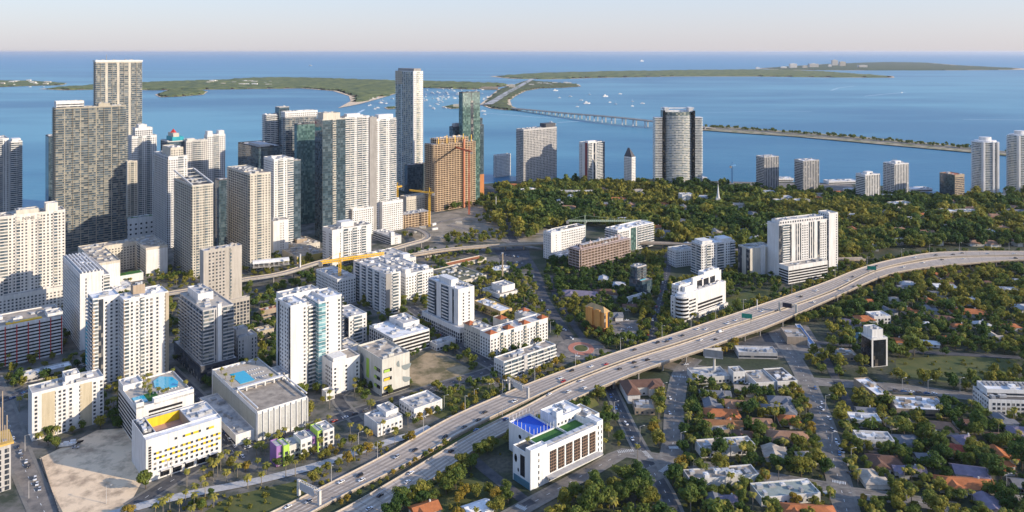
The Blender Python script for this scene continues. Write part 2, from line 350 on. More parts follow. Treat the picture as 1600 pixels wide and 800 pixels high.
    def done(s):
        if min(s.w, s.d) < 9 or max(s.w, s.d) > 85 or s.H < 0: print('DIM', s.short, round(s.w), round(s.d), round(s.H))
        for nm, m_, b in s.walls: b.build(nm, m_, s.root)
        for (kind, mn), L in s.items.items():
            m = bpy.data.materials[mn]
            cap = s.N if kind not in ('window_sill', 'fin', 'panel') else int(s.N * 0.4)
            if s.scale <= 0.86 and len(L) <= 8: cap = 8
            if len(L) > cap and cap: L = sorted(L, key=lambda b: -(b[0][5] + 0.01 * b[0][1]) )
            for bs in L[:cap]:
                x0, y0, z0 = min(b[0] for b in bs), min(b[2] for b in bs), min(b[4] for b in bs)
                key = (mn, tuple(tuple(round(c - o, 3) for c, o in zip(b, (x0, x0, y0, y0, z0, z0))) for b in bs))
                me = BOXCACHE.get(key)
                if not me:
                    mb = MB()
                    for b in key[1]: mb.box(*b)
                    me = BOXCACHE[key] = mb.mesh(kind, m)
                wo_ = sub(kind, me, s.root, (x0, y0, z0)); sb = s.subs.get(tuple(bs))
                if sb:
                    q = sb[2]; kk = ('sill', sb[1].name, tuple(round(q[i + 1] - q[i], 3) for i in (0, 2, 4)))
                    if kk not in BOXCACHE: BOXCACHE[kk] = MB().box(0, q[1] - q[0], 0, q[3] - q[2], 0, q[5] - q[4]).mesh('sill', sb[1])
                    sub('sill', BOXCACHE[kk], wo_, (q[0] - x0, q[2] - y0, q[4] - z0))
            if len(L) > cap:
                mb = MB()
                for bs in L[cap:]:
                    for b in bs: mb.box(*b)
                o = mb.build(kind, m, s.root); o['kind'] = 'stuff'
        return s

def text_on(parent, txt, loc, size, rz, m, name='lettering', extr=0.08):
    cu = bpy.data.curves.new(name, 'FONT'); cu.body = txt; cu.size = size; cu.extrude = extr; cu.align_x = 'CENTER'; cu.materials.append(m)
    tmp = bpy.data.objects.new(name, cu); C.objects.link(tmp); bpy.context.view_layer.update()
    me = bpy.data.meshes.new_from_object(tmp); bpy.data.objects.remove(tmp)
    o = bpy.data.objects.new(name, me); C.objects.link(o); o.parent = parent; o.location = loc; o.rotation_euler = (R(90), 0, rz); return o
# ---------------------------------------------------------------- water, land, hills of mangrove
def water_mat():
    m = bpy.data.materials.new('bay_water'); m.use_nodes = True; n = m.node_tree; b = n.nodes['Principled BSDF']; L = n.links
    b.inputs['Roughness'].default_value = 0.32; b.inputs['IOR'].default_value = 1.33; b.inputs['Specular IOR Level'].default_value = 0.14
    g = n.nodes.new('ShaderNodeNewGeometry')
    mp = n.nodes.new('ShaderNodeMapping'); mp.inputs['Scale'].default_value = (0.00045, 0.0011, 1); L.new(g.outputs['Position'], mp.inputs[0])
    t = n.nodes.new('ShaderNodeTexNoise'); t.inputs['Scale'].default_value = 1.0; t.inputs['Detail'].default_value = 7; t.inputs['Roughness'].default_value = 0.6; L.new(mp.outputs[0], t.inputs['Vector'])
    r = n.nodes.new('ShaderNodeValToRGB'); e = r.color_ramp.elements
    e[0].position = 0.40; e[0].color = (0.018, 0.15, 0.26, 1); e[1].position = 0.62; e[1].color = (0.095, 0.30, 0.385, 1)
    L.new(t.outputs['Fac'], r.inputs[0])
    # the shallow bay on the near side, deeper blue ocean beyond the islands
    sp = n.nodes.new('ShaderNodeSeparateXYZ'); L.new(g.outputs['Position'], sp.inputs[0])
    mr = n.nodes.new('ShaderNodeMapRange'); mr.inputs[1].default_value = 7000; mr.inputs[2].default_value = 16000; L.new(sp.outputs[1], mr.inputs[0])
    mx = n.nodes.new('ShaderNodeMix'); mx.data_type = 'RGBA'; L.new(mr.outputs[0], mx.inputs[0]); L.new(r.outputs[0], mx.inputs[6]); mx.inputs[7].default_value = (0.007, 0.19, 0.345, 1)
    L.new(mx.outputs[2], b.inputs['Base Color'])
    t2 = n.nodes.new('ShaderNodeTexNoise'); t2.inputs['Scale'].default_value = 0.05; t2.inputs['Detail'].default_value = 6; t2.inputs['Roughness'].default_value = 0.7
    mp2 = n.nodes.new('ShaderNodeMapping'); mp2.inputs['Scale'].default_value = (0.6, 1, 1); L.new(g.outputs['Position'], mp2.inputs[0]); L.new(mp2.outputs[0], t2.inputs['Vector'])
    bp = n.nodes.new('ShaderNodeBump'); bp.inputs['Strength'].default_value = 0.55; bp.inputs['Distance'].default_value = 2.0; L.new(t2.outputs['Fac'], bp.inputs['Height']); L.new(bp.outputs[0], b.inputs['Normal'])
    return m
WS = 160000
o = MB().poly([(-WS, -3000, -1.2), (WS, -3000, -1.2), (WS, 2 * WS, -1.2), (-WS, 2 * WS, -1.2)]).build('water', water_mat()); tag(o, kind='structure')

def sheet(name, pts, z, m, kind='structure', px=True):
    P = [G(x, y, z) for x, y in pts] if px else [Vector((x, y, z)) for x, y in pts]
    bm = MB().poly(P); me = bm.mesh(name, m)
    import bmesh
    q = bmesh.new(); q.from_mesh(me); bmesh.ops.triangulate(q, faces=q.faces[:]); q.to_mesh(me); q.free()
    ob = bpy.data.objects.new(name, me); C.objects.link(ob)
    if me.polygons and sum(p.normal.z for p in me.polygons) < 0: me.flip_normals()
    if kind: ob['kind'] = kind
    return ob

def ground_mat():
    m = bpy.data.materials.new('city_ground'); m.use_nodes = True; n = m.node_tree; b = n.nodes['Principled BSDF']; L = n.links
    b.inputs['Roughness'].default_value = 0.95; g = n.nodes.new('ShaderNodeNewGeometry')
    def noise(sc, det=6):
        t = n.nodes.new('ShaderNodeTexNoise'); t.inputs['Scale'].default_value = sc; t.inputs['Detail'].default_value = det; L.new(g.outputs['Position'], t.inputs['Vector']); return t
    def ramp(src, a, c1, b_, c2):
        r = n.nodes.new('ShaderNodeValToRGB'); r.color_ramp.elements[0].position = a; r.color_ramp.elements[0].color = (*c1, 1)
        r.color_ramp.elements[1].position = b_; r.color_ramp.elements[1].color = (*c2, 1); L.new(src, r.inputs[0]); return r
    t1 = noise(0.03); r1 = ramp(t1.outputs['Fac'], 0.46, (0.035, 0.05, 0.018), 0.66, (0.115, 0.105, 0.075))
    t2 = noise(0.4); r2 = ramp(t2.outputs['Fac'], 0.3, (0.5, 0.5, 0.5), 0.7, (1.15, 1.12, 1.05))
    mx = n.nodes.new('ShaderNodeMix'); mx.data_type = 'RGBA'; mx.blend_type = 'MULTIPLY'; mx.inputs[0].default_value = 1
    L.new(r1.outputs[0], mx.inputs[6]); L.new(r2.outputs[0], mx.inputs[7]); L.new(mx.outputs[2], b.inputs['Base Color'])
    return m
shore = [(-900, 352), (-60, 338), (60, 334), (140, 322), (300, 312), (420, 306), (560, 300), (640, 292), (760, 287), (800, 283), (900, 282), (1010, 279), (1040, 281), (1125, 283),
         (1150, 286), (1200, 283), (1290, 286), (1400, 291), (1470, 306), (1600, 299), (1800, 296), (2600, 300)]
P = [tuple(G(x, y)) for x, y in shore] + [(2600, -600, 0), (-2600, -600, 0)]
o = sheet('ground', [(p[0], p[1]) for p in P], 0.0, ground_mat(), px=False)
me = o.data
sea = MB(); pts = [(p[0], p[1]) for p in P]
for i in range(len(shore) - 1):
    a, b = pts[i], pts[i + 1]; sea.poly([(a[0], a[1], -2), (b[0], b[1], -2), (b[0], b[1], 0), (a[0], a[1], 0)])
tag(sea.build('shore', grey), kind='structure')

# ground patches (paving of downtown, lots, lawns)
Z1, Z2, Z3 = 0.02, 0.05, 0.08
sheet('pavement', [(-500, 900), (-300, 420), (100, 345), (520, 318), (700, 330), (790, 372), (860, 470), (905, 560), (700, 655), (500, 765), (420, 830), (300, 990)], Z1, mat('city_paving', (0.20, 0.18, 0.16), 0.9, 0.12, 0.045, col2=(0.045, 0.055, 0.035), thr=(0.38, 0.6), detail=9))
sheet('pavement', [(630, 345), (760, 318), (860, 360), (860, 378), (640, 378)], Z2, mat('site_ground', (0.36, 0.30, 0.23), 0.95, 0.15, 0.04, col2=(0.16, 0.14, 0.10), detail=7))
sheet('sand', [(62, 716), (152, 672), (205, 668), (222, 752), (196, 800), (96, 812)], Z3, sand)
sheet('dirt', [(640, 566), (676, 545), (738, 578), (700, 607), (640, 609)], Z3, mat('bare_dirt', (0.40, 0.29, 0.17), 0.95, 0.15, 0.06, col2=(0.13, 0.11, 0.05), detail=7, thr=(0.4, 0.6)))
sheet('lawn', [(1400, 560), (1500, 556), (1590, 562), (1588, 585), (1480, 598), (1400, 590)], Z2, lawn)
sheet('lawn', [(300, 812), (360, 775), (480, 748), (470, 800), (440, 830)], Z2, lawn)
sheet('lawn', [(690, 655), (780, 612), (770, 600), (700, 612), (660, 640)], Z2, lawn)
sheet('lawn', [(1120, 470), (1180, 452), (1215, 455), (1180, 478), (1130, 497)], Z2, lawn)
sheet('car_park_ground', [(1140, 540), (1230, 512), (1235, 540), (1150, 552)], Z3, asphalt)
sheet('lawn', [(640, 770), (740, 745), (790, 775), (770, 812), (640, 812)], Z2, lawn)
sheet('car_park_ground', [(1232, 508), (1262, 508), (1290, 553), (1262, 560), (1150, 556), (1150, 536)], Z2, asphalt_w)
sheet('car_park_ground', [(770, 388), (826, 388), (832, 420), (790, 420)], Z3, asphalt)
sheet('car_park_ground', [(1395, 604), (1490, 610), (1490, 620), (1395, 615)], Z3, asphalt)
sheet('car_park_ground', [(950, 500), (1000, 500), (998, 535), (955, 530)], Z3, asphalt_w)
sheet('wharf', [(1120, 283), (1330, 288), (1345, 306), (1130, 300)], Z2, asphalt_w)

# ---------------------------------------------------------------- roads
ROADS = []
def dense(pts, step=12):
    out = []
    P = [Vector(p) for p in pts]
    for i in range(len(P) - 1):
        p0, p1, p2, p3 = P[max(i - 1, 0)], P[i], P[i + 1], P[min(i + 2, len(P) - 1)]
        n = max(1, int((p2 - p1).length / step))
        for k in range(n):
            t = k / n
            out.append(0.5 * ((2 * p1) + (p2 - p0) * t + (2 * p0 - 5 * p1 + 4 * p2 - p3) * t * t + (3 * p1 - p0 - 3 * p2 + p3) * t ** 3))
    out.append(P[-1]); return out
def offset(P, d):
    out = []
    for i, p in enumerate(P):
        t = (P[min(i + 1, len(P) - 1)] - P[max(i - 1, 0)]); t.z = 0; t.normalize()
        out.append(Vector((p.x + t.y * d, p.y - t.x * d, p.z)))
    return out
def ribbon(mb, A, B, dz=0.0):
    b = len(mb.v); n = len(A)
    mb.v += [(p.x, p.y, p.z + dz) for p in A] + [(p.x, p.y, p.z + dz) for p in B]
    mb.f += [(b + i, b + i + 1, b + n + i + 1, b + n + i) for i in range(n - 1)]
def dashes(mb, P, d, w, dz, on=3.0, off=7.0, solid=False):
    A, B = offset(P, d - w / 2), offset(P, d + w / 2)
    if solid: ribbon(mb, B, A, dz); return
    acc = 0.0
    for i in range(len(P) - 1):
        L = (P[i + 1] - P[i]).length; x = 0
        while x < L:
            ph = (acc + x) % (on + off); st = min(L - x, (on - ph) if ph < on else (on + off - ph)); st = max(st, 0.01)
            if ph < on - 1e-3:
                t0, t1 = x / L, (x + st) / L
                mb.poly([(*(B[i].lerp(B[i + 1], t0)).xy, P[i].z + dz), (*(B[i].lerp(B[i + 1], t1)).xy, P[i].z + dz), (*(A[i].lerp(A[i + 1], t1)).xy, P[i].z + dz), (*(A[i].lerp(A[i + 1], t0)).xy, P[i].z + dz)])
            x += st
        acc += L
markings = MB(); walks = MB()

def road(pts, w, m=asphalt, z=0.12, mark=True, walk=True, name='road'):
    P = dense([G(x, y, 0) for x, y in pts]); 
    for p in P: p.z = z
    ROADS.append((np.array([(p.x, p.y) for p in P]), w / 2 + (2.5 if walk else 0.5)))
    mb = MB(); ribbon(mb, offset(P, w / 2), offset(P, -w / 2)); tag(mb.build(name, m), kind='structure')
    if mark: dashes(markings, P, 0, 0.3, 0.02)
    if walk:
        for sgn in (1, -1):
            a, b = offset(P, sgn * (w / 2)), offset(P, sgn * (w / 2 + 2.2))
            if sgn > 0: ribbon(walks, b, a, 0.10)
            else: ribbon(walks, a, b, 0.10)
    return P
zi = 0.12
for pts, w, m, mk, wk in [
    ([(-14, 590), (14, 660), (30, 712), (60, 780), (84, 830)], 12, asphalt_w, True, True),
    ([(-60, 650), (15, 622), (60, 600)], 10, asphalt, True, True),
    ([(205, 792), (346, 708), (482, 668), (567, 640), (640, 617), (744, 586), (790, 572), (840, 565)], 10, asphalt, True, True),
    ([(640, 480), (658, 492), (715, 540), (770, 572), (800, 590)], 11, asphalt, True, True),
    ([(372, 716), (338, 670), (318, 630), (262, 575)], 9, asphalt, True, True),
    ([(560, 660), (528, 620), (560, 600)], 8, asphalt, False, True),
    ([(893, 535), (870, 500), (848, 462), (838, 430), (822, 402), (800, 372), (786, 333), (772, 300), (760, 290)], 12, asphalt, False, False),
    ([(912, 530), (885, 492), (868, 462), (860, 430)], 7, asphalt, False, False),
    ([(800, 590), (850, 562), (905, 548), (985, 556), (1060, 575)], 16, asphalt_w, False, False),
    ([(945, 590), (960, 620), (980, 663), (1006, 712), (1040, 770), (1065, 830)], 8, asphalt, True, True),
    ([(1085, 560), (1064, 585), (1054, 637), (1052, 690), (1040, 732), (1010, 745)], 11, asphalt_w, True, True),
    ([(1212, 520), (1240, 560), (1262, 600), (1290, 670), (1308, 741), (1327, 812)], 11.5, asphalt_w, True, True),
    ([(1085, 576), (1180, 590), (1280, 597), (1390, 605), (1520, 620), (1640, 636)], 12, asphalt_w, True, True),
    ([(1300, 768), (1380, 776), (1500, 795)], 9, asphalt_w, True, True),
    ([(760, 826), (830, 787), (916, 740), (975, 708), (1006, 712), (1060, 722), (1180, 742), (1300, 762)], 8, asphalt_w, True, True),
    ([(830, 790), (796, 764), (757, 733), (738, 716)], 8, asphalt, False, False),
    ([(1290, 560), (1310, 600), (1330, 640), (1360, 700), (1400, 760)], 7, asphalt, False, False),
    ([(1045, 395), (1040, 440), (1030, 480), (1015, 540)], 9, asphalt, True, False),
    ([(1170, 540), (1280, 536), (1400, 548), (1620, 560)], 8, asphalt, False, False),
    ([(700, 352), (760, 366), (800, 380), (850, 390)], 10, asphalt_w, True, False),
    ([(640, 362), (720, 340), (790, 345)], 8, asphalt_w, True, False),
    ([(1300, 400), (1200, 330), (1160, 300)], 8, asphalt, False, False),
    ([(1080, 345), (1300, 355), (1620, 350)], 8, asphalt, False, False),
]:
    road(pts, w, m, zi, mk, wk); zi += 0.006
def zebra(x0, y0, x1, y1, n=9, w=.5, L=3.2):
    a, b = G(x0, y0), G(x1, y1); t = (b - a).normalized(); q = Vector((-t.y, t.x, 0))
    for i in range(n):
        c = a.lerp(b, (i + .5) / n); markings.poly([(*(c - t * w / 2 - q * L / 2).xy, .34), (*(c + t * w / 2 - q * L / 2).xy, .34), (*(c + t * w / 2 + q * L / 2).xy, .34), (*(c - t * w / 2 + q * L / 2).xy, .34)])
for z_ in ((806, 790, 822, 797), (965, 707, 990, 704), (1006, 705, 1018, 718), (1032, 738, 1046, 728), (1300, 752, 1322, 756), (1288, 768, 1300, 778), (870, 555, 880, 562), (1045, 700, 1060, 700), (1050, 588, 1072, 590)): zebra(*z_)
ramp = road([(150, 812), (240, 786), (320, 768), (398, 753), (482, 732), (547, 711), (610, 690), (640, 681), (672, 668)], 8, greylt, 0.5, False, False, 'slip_road')
tag(walks.build('sidewalk', pavem), kind='structure'); tag(markings.build('road_markings', paint_w), kind='structure')

def disc(name, c, r, z, m, ry=None, n=40):
    ob = MB().prism([(c.x + r * math.cos(6.2832 * i / n), c.y + (ry or r) * math.sin(6.2832 * i / n)) for i in range(n)], 0.0, z).build(name, m); return ob
rc = G(908, 545)
ROADS.append((np.array([(rc.x, rc.y)]), 24.0))
tag(disc('roundabout_road', rc, 23, 0.30, asphalt_w, 27), kind='structure')
rb = empty('roundabout_island', (0, 0, 0)); tag(rb, 'red paved oval traffic island with shrubs in the middle of the roundabout', 'traffic island')
a_ = disc('paving', rc, 12.3, 0.45, mat('red_paving', (0.50, 0.20, 0.13), 0.9, 0.08, 0.3), 15.5); a_.parent = rb
a_ = disc('kerb', rc, 7.2, 0.62, barrier_m, 8.5); a_.parent = rb
a_ = disc('planting', rc, 6.3, 0.75, lawn, 7.6); a_.parent = rb
LAND.append((908, 545, 'roundabout'))

# ---------------------------------------------------------------- elevated motorway
U0 = [(300,862),(427,800),(499,764),(600,712),(700,655),(785,617),(860,587),(960,552),(1050,523),(1107,504),(1170,483),(1280,445),(1355,416),(1430,399),(1490,393.5),(1600,393),(1720,396)]
MM = [(350,880),(470,811),(540,773),(640,723),(735,669),(815,630),(885,598),(980,561),(1068,533),(1125,514),(1190,493),(1295,456),(1366,423),(1437,406),(1492,401),(1600,399),(1720,402)]
NN = [(380,890),(495,818),(560,783),(650,730),(742,676),(820,636),(888,601),(983,564),(1071,536),(1128,516),(1193,495),(1298,458),(1368,425),(1439,409),(1494,403),(1600,401),(1720,404)]
LL = [(470,900),(560,835),(600,803),(672,752),(765,690),(850,648),(906,620),(1000,580),(1090,549),(1145,529),(1205,508),(1310,462),(1385,430),(1450,418),(1500,413),(1600,406),(1720,409)]
ZZ = [1.0, 1.0, 1.0, 1.2, 2.5, 4.5, 6.5, 8, 8, 8, 8, 8, 8, 8, 8, 8, 8]
def edge(L): return dense([G(x, y, z) for (x, y), z in zip(L, ZZ)], 1e9)
def densepair(A, B, n=10):
    A = [G(x, y, z) for (x, y), z in zip(A, ZZ)]; B = [G(x, y, z) for (x, y), z in zip(B, ZZ)]
    def cr(P, i, t):
        p0, p1, p2, p3 = P[max(i - 1, 0)], P[i], P[i + 1], P[min(i + 2, len(P) - 1)]
        return 0.5 * ((2 * p1) + (p2 - p0) * t + (2 * p0 - 5 * p1 + 4 * p2 - p3) * t * t + (3 * p1 - p0 - 3 * p2 + p3) * t ** 3)
    oa, ob = [], []
    for i in range(len(A) - 1):
        for k in range(n): oa.append(cr(A, i, k / n)); ob.append(cr(B, i, k / n))
    oa.append(A[-1]); ob.append(B[-1]); return oa, ob
CARR = []
mw = empty('motorway', (0, 0, 0)); mw['kind'] = 'structure'
hm = MB()
for A_, B_, lanes in ((U0, MM, 4), (NN, LL, 4)):
    A, B = densepair(A_, B_); CARR.append((A, B))
    dk = MB(); n = len(A)
    ribbon(dk, B, A)
    lo = lambda P: [Vector((p.x, p.y, max(p.z - 1.6, -0.5))) for p in P]
    ribbon(dk, lo(A), lo(B)); ribbon(dk, A, lo(A)); ribbon(dk, lo(B), B)
    dk.build('carriageway', concrete_road, mw)
    for P, Q in ((A, B), (B, A)):
        bar = MB(); inn = [p.lerp(q, 0.45 / max((p - q).length, 1)) for p, q in zip(P, Q)]
        up = lambda L, h: [Vector((p.x, p.y, p.z + h)) for p in L]
        ribbon(bar, up(P, 1.0), up(inn, 1.0)); ribbon(bar, up(P, -1.6), up(P, 1.0)); ribbon(bar, up(inn, 0.0), up(inn, 1.0))
        bar.build('barrier', barrier_m, mw)
    for k in range(0, lanes + 1):
        f = 0.14 + 0.74 * k / lanes
        mid = [p.lerp(q, f) for p, q in zip(A, B)]
        dashes(hm, mid, 0, 0.22 if k in (0, lanes) else 0.25, 0.02, 3.5, 8.5, solid=k in (0, lanes))
    ctr = [p.lerp(q, 0.5) for p, q in zip(A, B)]
    ROADS.append((np.array([(p.x, p.y) for p in ctr]), (A[60] - B[60]).length / 2 + 1.5))
hm.build('lane_markings', paint_w, mw)
# dark joints and tyre-worn lane strips
wear = MB()
for A, B in CARR:
    for k in range(4):
        f = 0.14 + 0.74 * (k + 0.5) / 4
        mid = [p.lerp(q, f) for p, q in zip(A, B)]; dashes(wear, mid, 0, 1.9, 0.01, solid=True)
wear.build('worn_lane', mat('worn_concrete', (0.39, 0.32, 0.26), 0.85, 0.08, 0.08, thr=(0.3, 0.7)), mw)
for A, B in CARR:
    jm = MB()
    for i in range(2, len(A) - 2, 2):
        a, b = A[i].lerp(B[i], .03), A[i].lerp(B[i], .97); t = (A[i + 1] - A[i]).normalized() * .22
        jm.poly([(b.x, b.y, b.z + .015), (b.x + t.x, b.y + t.y, b.z + .015), (a.x + t.x, a.y + t.y, a.z + .015), (a.x, a.y, a.z + .015)])
    jm.build('expansion_joints', asphalt, mw)
# embankment then piers
A, _ = CARR[0]; _, B = CARR[1]
emb = MB(); cut = next(i for i, p in enumerate(A) if p.z > 6.8)
for i in range(cut):
    a, b, c_, d = A[i], A[i + 1], B[i], B[i + 1]
    emb.poly([(c_.x, c_.y, c_.z - 1.55), (d.x, d.y, d.z - 1.55), (b.x, b.y, b.z - 1.55), (a.x, a.y, a.z - 1.55)])
    for p, q, s_ in ((a, b, 1), (c_, d, -1)):
        o1 = (Vector((q.x - p.x, q.y - p.y, 0)).normalized()); nrm = Vector((-o1.y, o1.x, 0)) * s_
        e = 3 + p.z; emb.poly([(p.x, p.y, p.z - 1.2), (q.x, q.y, q.z - 1.2), (q.x + nrm.x * e, q.y + nrm.y * e, 0.0), (p.x + nrm.x * e, p.y + nrm.y * e, 0.0)])
emb.build('embankment', lawn, mw)
for i in range(cut, len(A), 4):
    for P, Q in CARR:
        p, q = P[i], Q[i]; pr = MB()
        for f in (0.15, 0.5, 0.85):
            m_ = p.lerp(q, f); pr.cyl(m_.x, m_.y, 0, m_.z - 2.4, 0.8, n=10)
        pr.beam((*p.lerp(q, 0.04).xy, p.z - 2.0), (*p.lerp(q, 0.96).xy, p.z - 2.0), 1.6, 0.8)
        pr.build('pier', grey, mw)
LAND.append((1120, 510, 'motorway viaduct'))

# ---------------------------------------------------------------- rail viaducts
def viaduct(name, label, pts, w, h, m=grey, cat='viaduct', every=3, tracks=True):
    r = empty(name, (0, 0, 0)); tag(r, label, cat)
    P = dense([G(x, y, h) for x, y in pts], 9)
    A, B = offset(P, w / 2), offset(P, -w / 2)
    d = MB(); dn = lambda L, z: [Vector((p.x, p.y, p.z + z)) for p in L]
    ribbon(d, A, B); ribbon(d, dn(B, -1.6), dn(A, -1.6)); ribbon(d, dn(A, -1.6), A); ribbon(d, B, dn(B, -1.6)); d.build('deck', m, r)
    for E in (A, B):
        b = MB(); I = [e.lerp(p, 0.08) for e, p in zip(E, P)]
        ribbon(b, dn(E, 0.9), dn(I, 0.9)); ribbon(b, E, dn(E, 0.9)); ribbon(b, dn(I, 0.9), I); b.build('parapet', barrier_m, r)
    if tracks:
        for s_ in (-w / 4, w / 4):
            t = MB(); dashes(t, P, s_, w * 0.28, 0.04, solid=True); t.build('track', tan, r)
    for i in range(1, len(P), every):
        p = P[i]; MB().cyl(p.x, p.y, 0, h - 1.6, 0.9, n=8).build('pier', m, r)
    ROADS.append((np.array([(p.x, p.y) for p in P]), w / 2 + 2)); return r
viaduct('rail_viaduct', 'pale elevated rail viaduct curving from the metro platform to the construction site', [(250, 460), (320, 449), (378, 437), (440, 427), (505, 408), (560, 400), (600, 392), (640, 381), (664, 374), (668, 367), (655, 359), (636, 356)], 9, 10)
viaduct('metro_viaduct', 'long elevated metro viaduct running behind the low roofs to the white hotel', [(560, 408), (620, 402), (690, 391), (740, 386), (800, 382), (860, 380), (960, 379), (1060, 381), (1200, 396), (1300, 404), (1350, 404)], 9, 8, tan)
st = empty('metro_station', G(395, 432, 0), R(22)); tag(st, 'white barrel roofed metro platform on the elevated track beside the dark trees', 'station')
b = MB()
for i in range(8):
    a0, a1 = math.pi * i / 8, math.pi * (i + 1) / 8
    b.poly([(0, 6 - 6 * math.cos(a0), 15 + 3.2 * math.sin(a0)), (44, 6 - 6 * math.cos(a0), 15 + 3.2 * math.sin(a0)), (44, 6 - 6 * math.cos(a1), 15 + 3.2 * math.sin(a1)), (0, 6 - 6 * math.cos(a1), 15 + 3.2 * math.sin(a1))])
b.build('roof', white, st); MB().box(0, 44, 1, 11, 9.6, 10.6).build('platform', grey, st)
b = MB()
for x in range(1, 44, 6): b.box(x, x + 0.5, 0.2, 0.7, 10.6, 15); b.box(x, x + 0.5, 11.3, 11.8, 10.6, 15)
b.build('posts', white, st)['kind'] = 'stuff'

# ---------------------------------------------------------------- islands, causeway, bridge
def inside(poly, x, y):
    c = False; j = len(poly) - 1
    for i in range(len(poly)):
        xi, yi = poly[i]; xj, yj = poly[j]
        if (yi > y) != (yj > y) and x < (xj - xi) * (y - yi) / (yj - yi) + xi: c = not c
        j = i
    return c
def forest_mat(name, c1, c2, sc):
    m = mat(name, c1, 0.95, 0.1, sc, col2=c2, detail=8, thr=(0.35, 0.62), bump=0.8); return m
mangrove = forest_mat('mangrove', (0.19, 0.20, 0.055), (0.035, 0.065, 0.022), 0.012)
def island(poly, h, res, name='mangrove_forest', m=None, beach=True):
    W_ = [tuple(G(x, y, 0).xy) for x, y in poly]
    g = sheet('island', W_, 0.4, sand if beach else lawn, px=False)
    xs = [p[0] for p in W_]; ys = [p[1] for p in W_]
    nx, ny = int((max(xs) - min(xs)) / res) + 2, int((max(ys) - min(ys)) / res) + 2
    X = np.linspace(min(xs) - res, max(xs) + res, nx); Y = np.linspace(min(ys) - res, max(ys) + res, ny)
    ins = np.zeros((nx, ny), bool)
    for i in range(nx):
        for j in range(ny): ins[i, j] = inside(W_, X[i], Y[j])
    er = ins.copy(); er[1:-1, 1:-1] = ins[1:-1, 1:-1] & ins[:-2, 1:-1] & ins[2:, 1:-1] & ins[1:-1, :-2] & ins[1:-1, 2:]
    Zr = np.where(er, h * (0.65 + 0.7 * rng.random((nx, ny))), 0.2)
    Xg, Yg = np.meshgrid(X, Y, indexing='ij'); Xg = Xg + rng.uniform(-.3, .3, Xg.shape) * res; Yg = Yg + rng.uniform(-.3, .3, Xg.shape) * res
    V = np.stack([Xg, Yg, Zr], -1).reshape(-1, 3)
    F = []
    for i in range(nx - 1):
        for j in range(ny - 1):
            if er[i, j] or er[i + 1, j] or er[i, j + 1] or er[i + 1, j + 1]:
                if ins[i, j] and ins[i + 1, j] and ins[i, j + 1] and ins[i + 1, j + 1]: F.append((i * ny + j, (i + 1) * ny + j, (i + 1) * ny + j + 1, i * ny + j + 1))
    if F:
        me = np_mesh(name, V, np.array(F), m or mangrove); ob = bpy.data.objects.new(name, me); C.objects.link(ob); ob['kind'] = 'stuff'
island([(60, 139), (150, 133), (240, 129), (330, 126), (400, 122), (480, 122), (600, 126), (700, 128), (790, 131), (800, 134), (740, 140), (660, 137), (620, 146), (590, 155), (560, 163), (528, 169), (548, 158), (545, 150), (520, 142), (470, 138), (400, 139), (320, 140), (240, 141), (150, 140), (100, 141)], 10, 40)
island([(242, 148), (262, 141), (300, 140), (325, 143), (318, 148), (280, 151), (250, 152)], 9, 22)
island([(765, 119.5), (830, 115), (950, 112), (1080, 110), (1200, 109), (1290, 112), (1396, 119), (1398, 121.5), (1300, 121), (1180, 119.5), (1060, 119.5), (940, 121.5), (860, 124), (800, 123)], 11, 70)
island([(1180, 107), (1290, 100), (1380, 97), (1450, 98), (1500, 102), (1600, 107), (1600, 109), (1480, 110), (1350, 110), (1230, 109.5)], 9, 130, m=forest_mat('far_woods', (0.075, 0.10, 0.03), (0.035, 0.055, 0.025), 0.004))
island([(750, 163), (778, 140), (800, 133), (822, 126), (850, 128), (905, 132), (908, 135), (880, 137), (845, 138), (822, 142), (806, 150), (797, 157), (800, 166), (815, 172), (790, 172), (765, 169)], 7, 20, m=forest_mat('park_trees', (0.13, 0.14, 0.045), (0.045, 0.06, 0.025), 0.02))
island([(690, 167), (710, 163), (728, 164), (735, 168), (705, 170)], 4, 12)
island([(600, 168), (618, 166), (625, 169), (606, 171)], 4, 12)
island([(-200, 131), (0, 126), (60, 127), (105, 130), (98, 133), (50, 134), (0, 136), (-200, 140)], 6, 30)
# clusters of far buildings on the islands
def far_block(px, py, wpx, hpx, m, lab, cat='building', nm='apartment_block'):
    p = G(px, py, 0); sc = p.y / FPX; w, h = wpx * sc, hpx * sc
    b = MB().box(-w / 2, w / 2, 0, w * 0.5, 0, h); b.box(-w * 0.2, w * 0.15, w * .1, w * 0.3, h, h * 1.1)
    for k in range(1, int(h / 4)): b.box(-w / 2 - .4, w / 2 + .4, -1.2, 0, k * 4 - 0.5, k * 4)
    o = b.build(nm, m); o.location = p; tag(o, lab, cat, 'far buildings on the island'); return o
for px, py, w, h, m, lab in [(1305, 103, 9, 9, offwhite, 'broad cream apartment tower, tallest of the far island skyline'), (1317, 104, 9, 7.5, cream, 'second cream tower beside the tallest on the far island'), (1297, 105, 5, 4, white, 'small white block at the foot of the tallest island tower'),
        (1240, 107, 11, 7.5, white, 'lone white slab standing on the low island skyline'), (1272, 105.5, 14, 6, offwhite, 'long low white apartment block in the middle of the island skyline'), (1225, 107.5, 9, 3.5, white, 'low white block at the near end of the island skyline'), (1258, 107, 7, 4, cream, 'small cream block between two white ones on the island'),
        (1349, 106, 13, 4, offwhite, 'low pale block beyond the cream island towers'), (1184, 108, 6, 3, white, 'tiny white building at the very tip of the island skyline')]:
    far_block(px, py, w, h, m, lab)
LAND.append((1305, 104, 'far island towers')); LAND.append((1000, 180, 'causeway bridge')); LAND.append((820, 140, 'island park'))
far = random.Random(3)
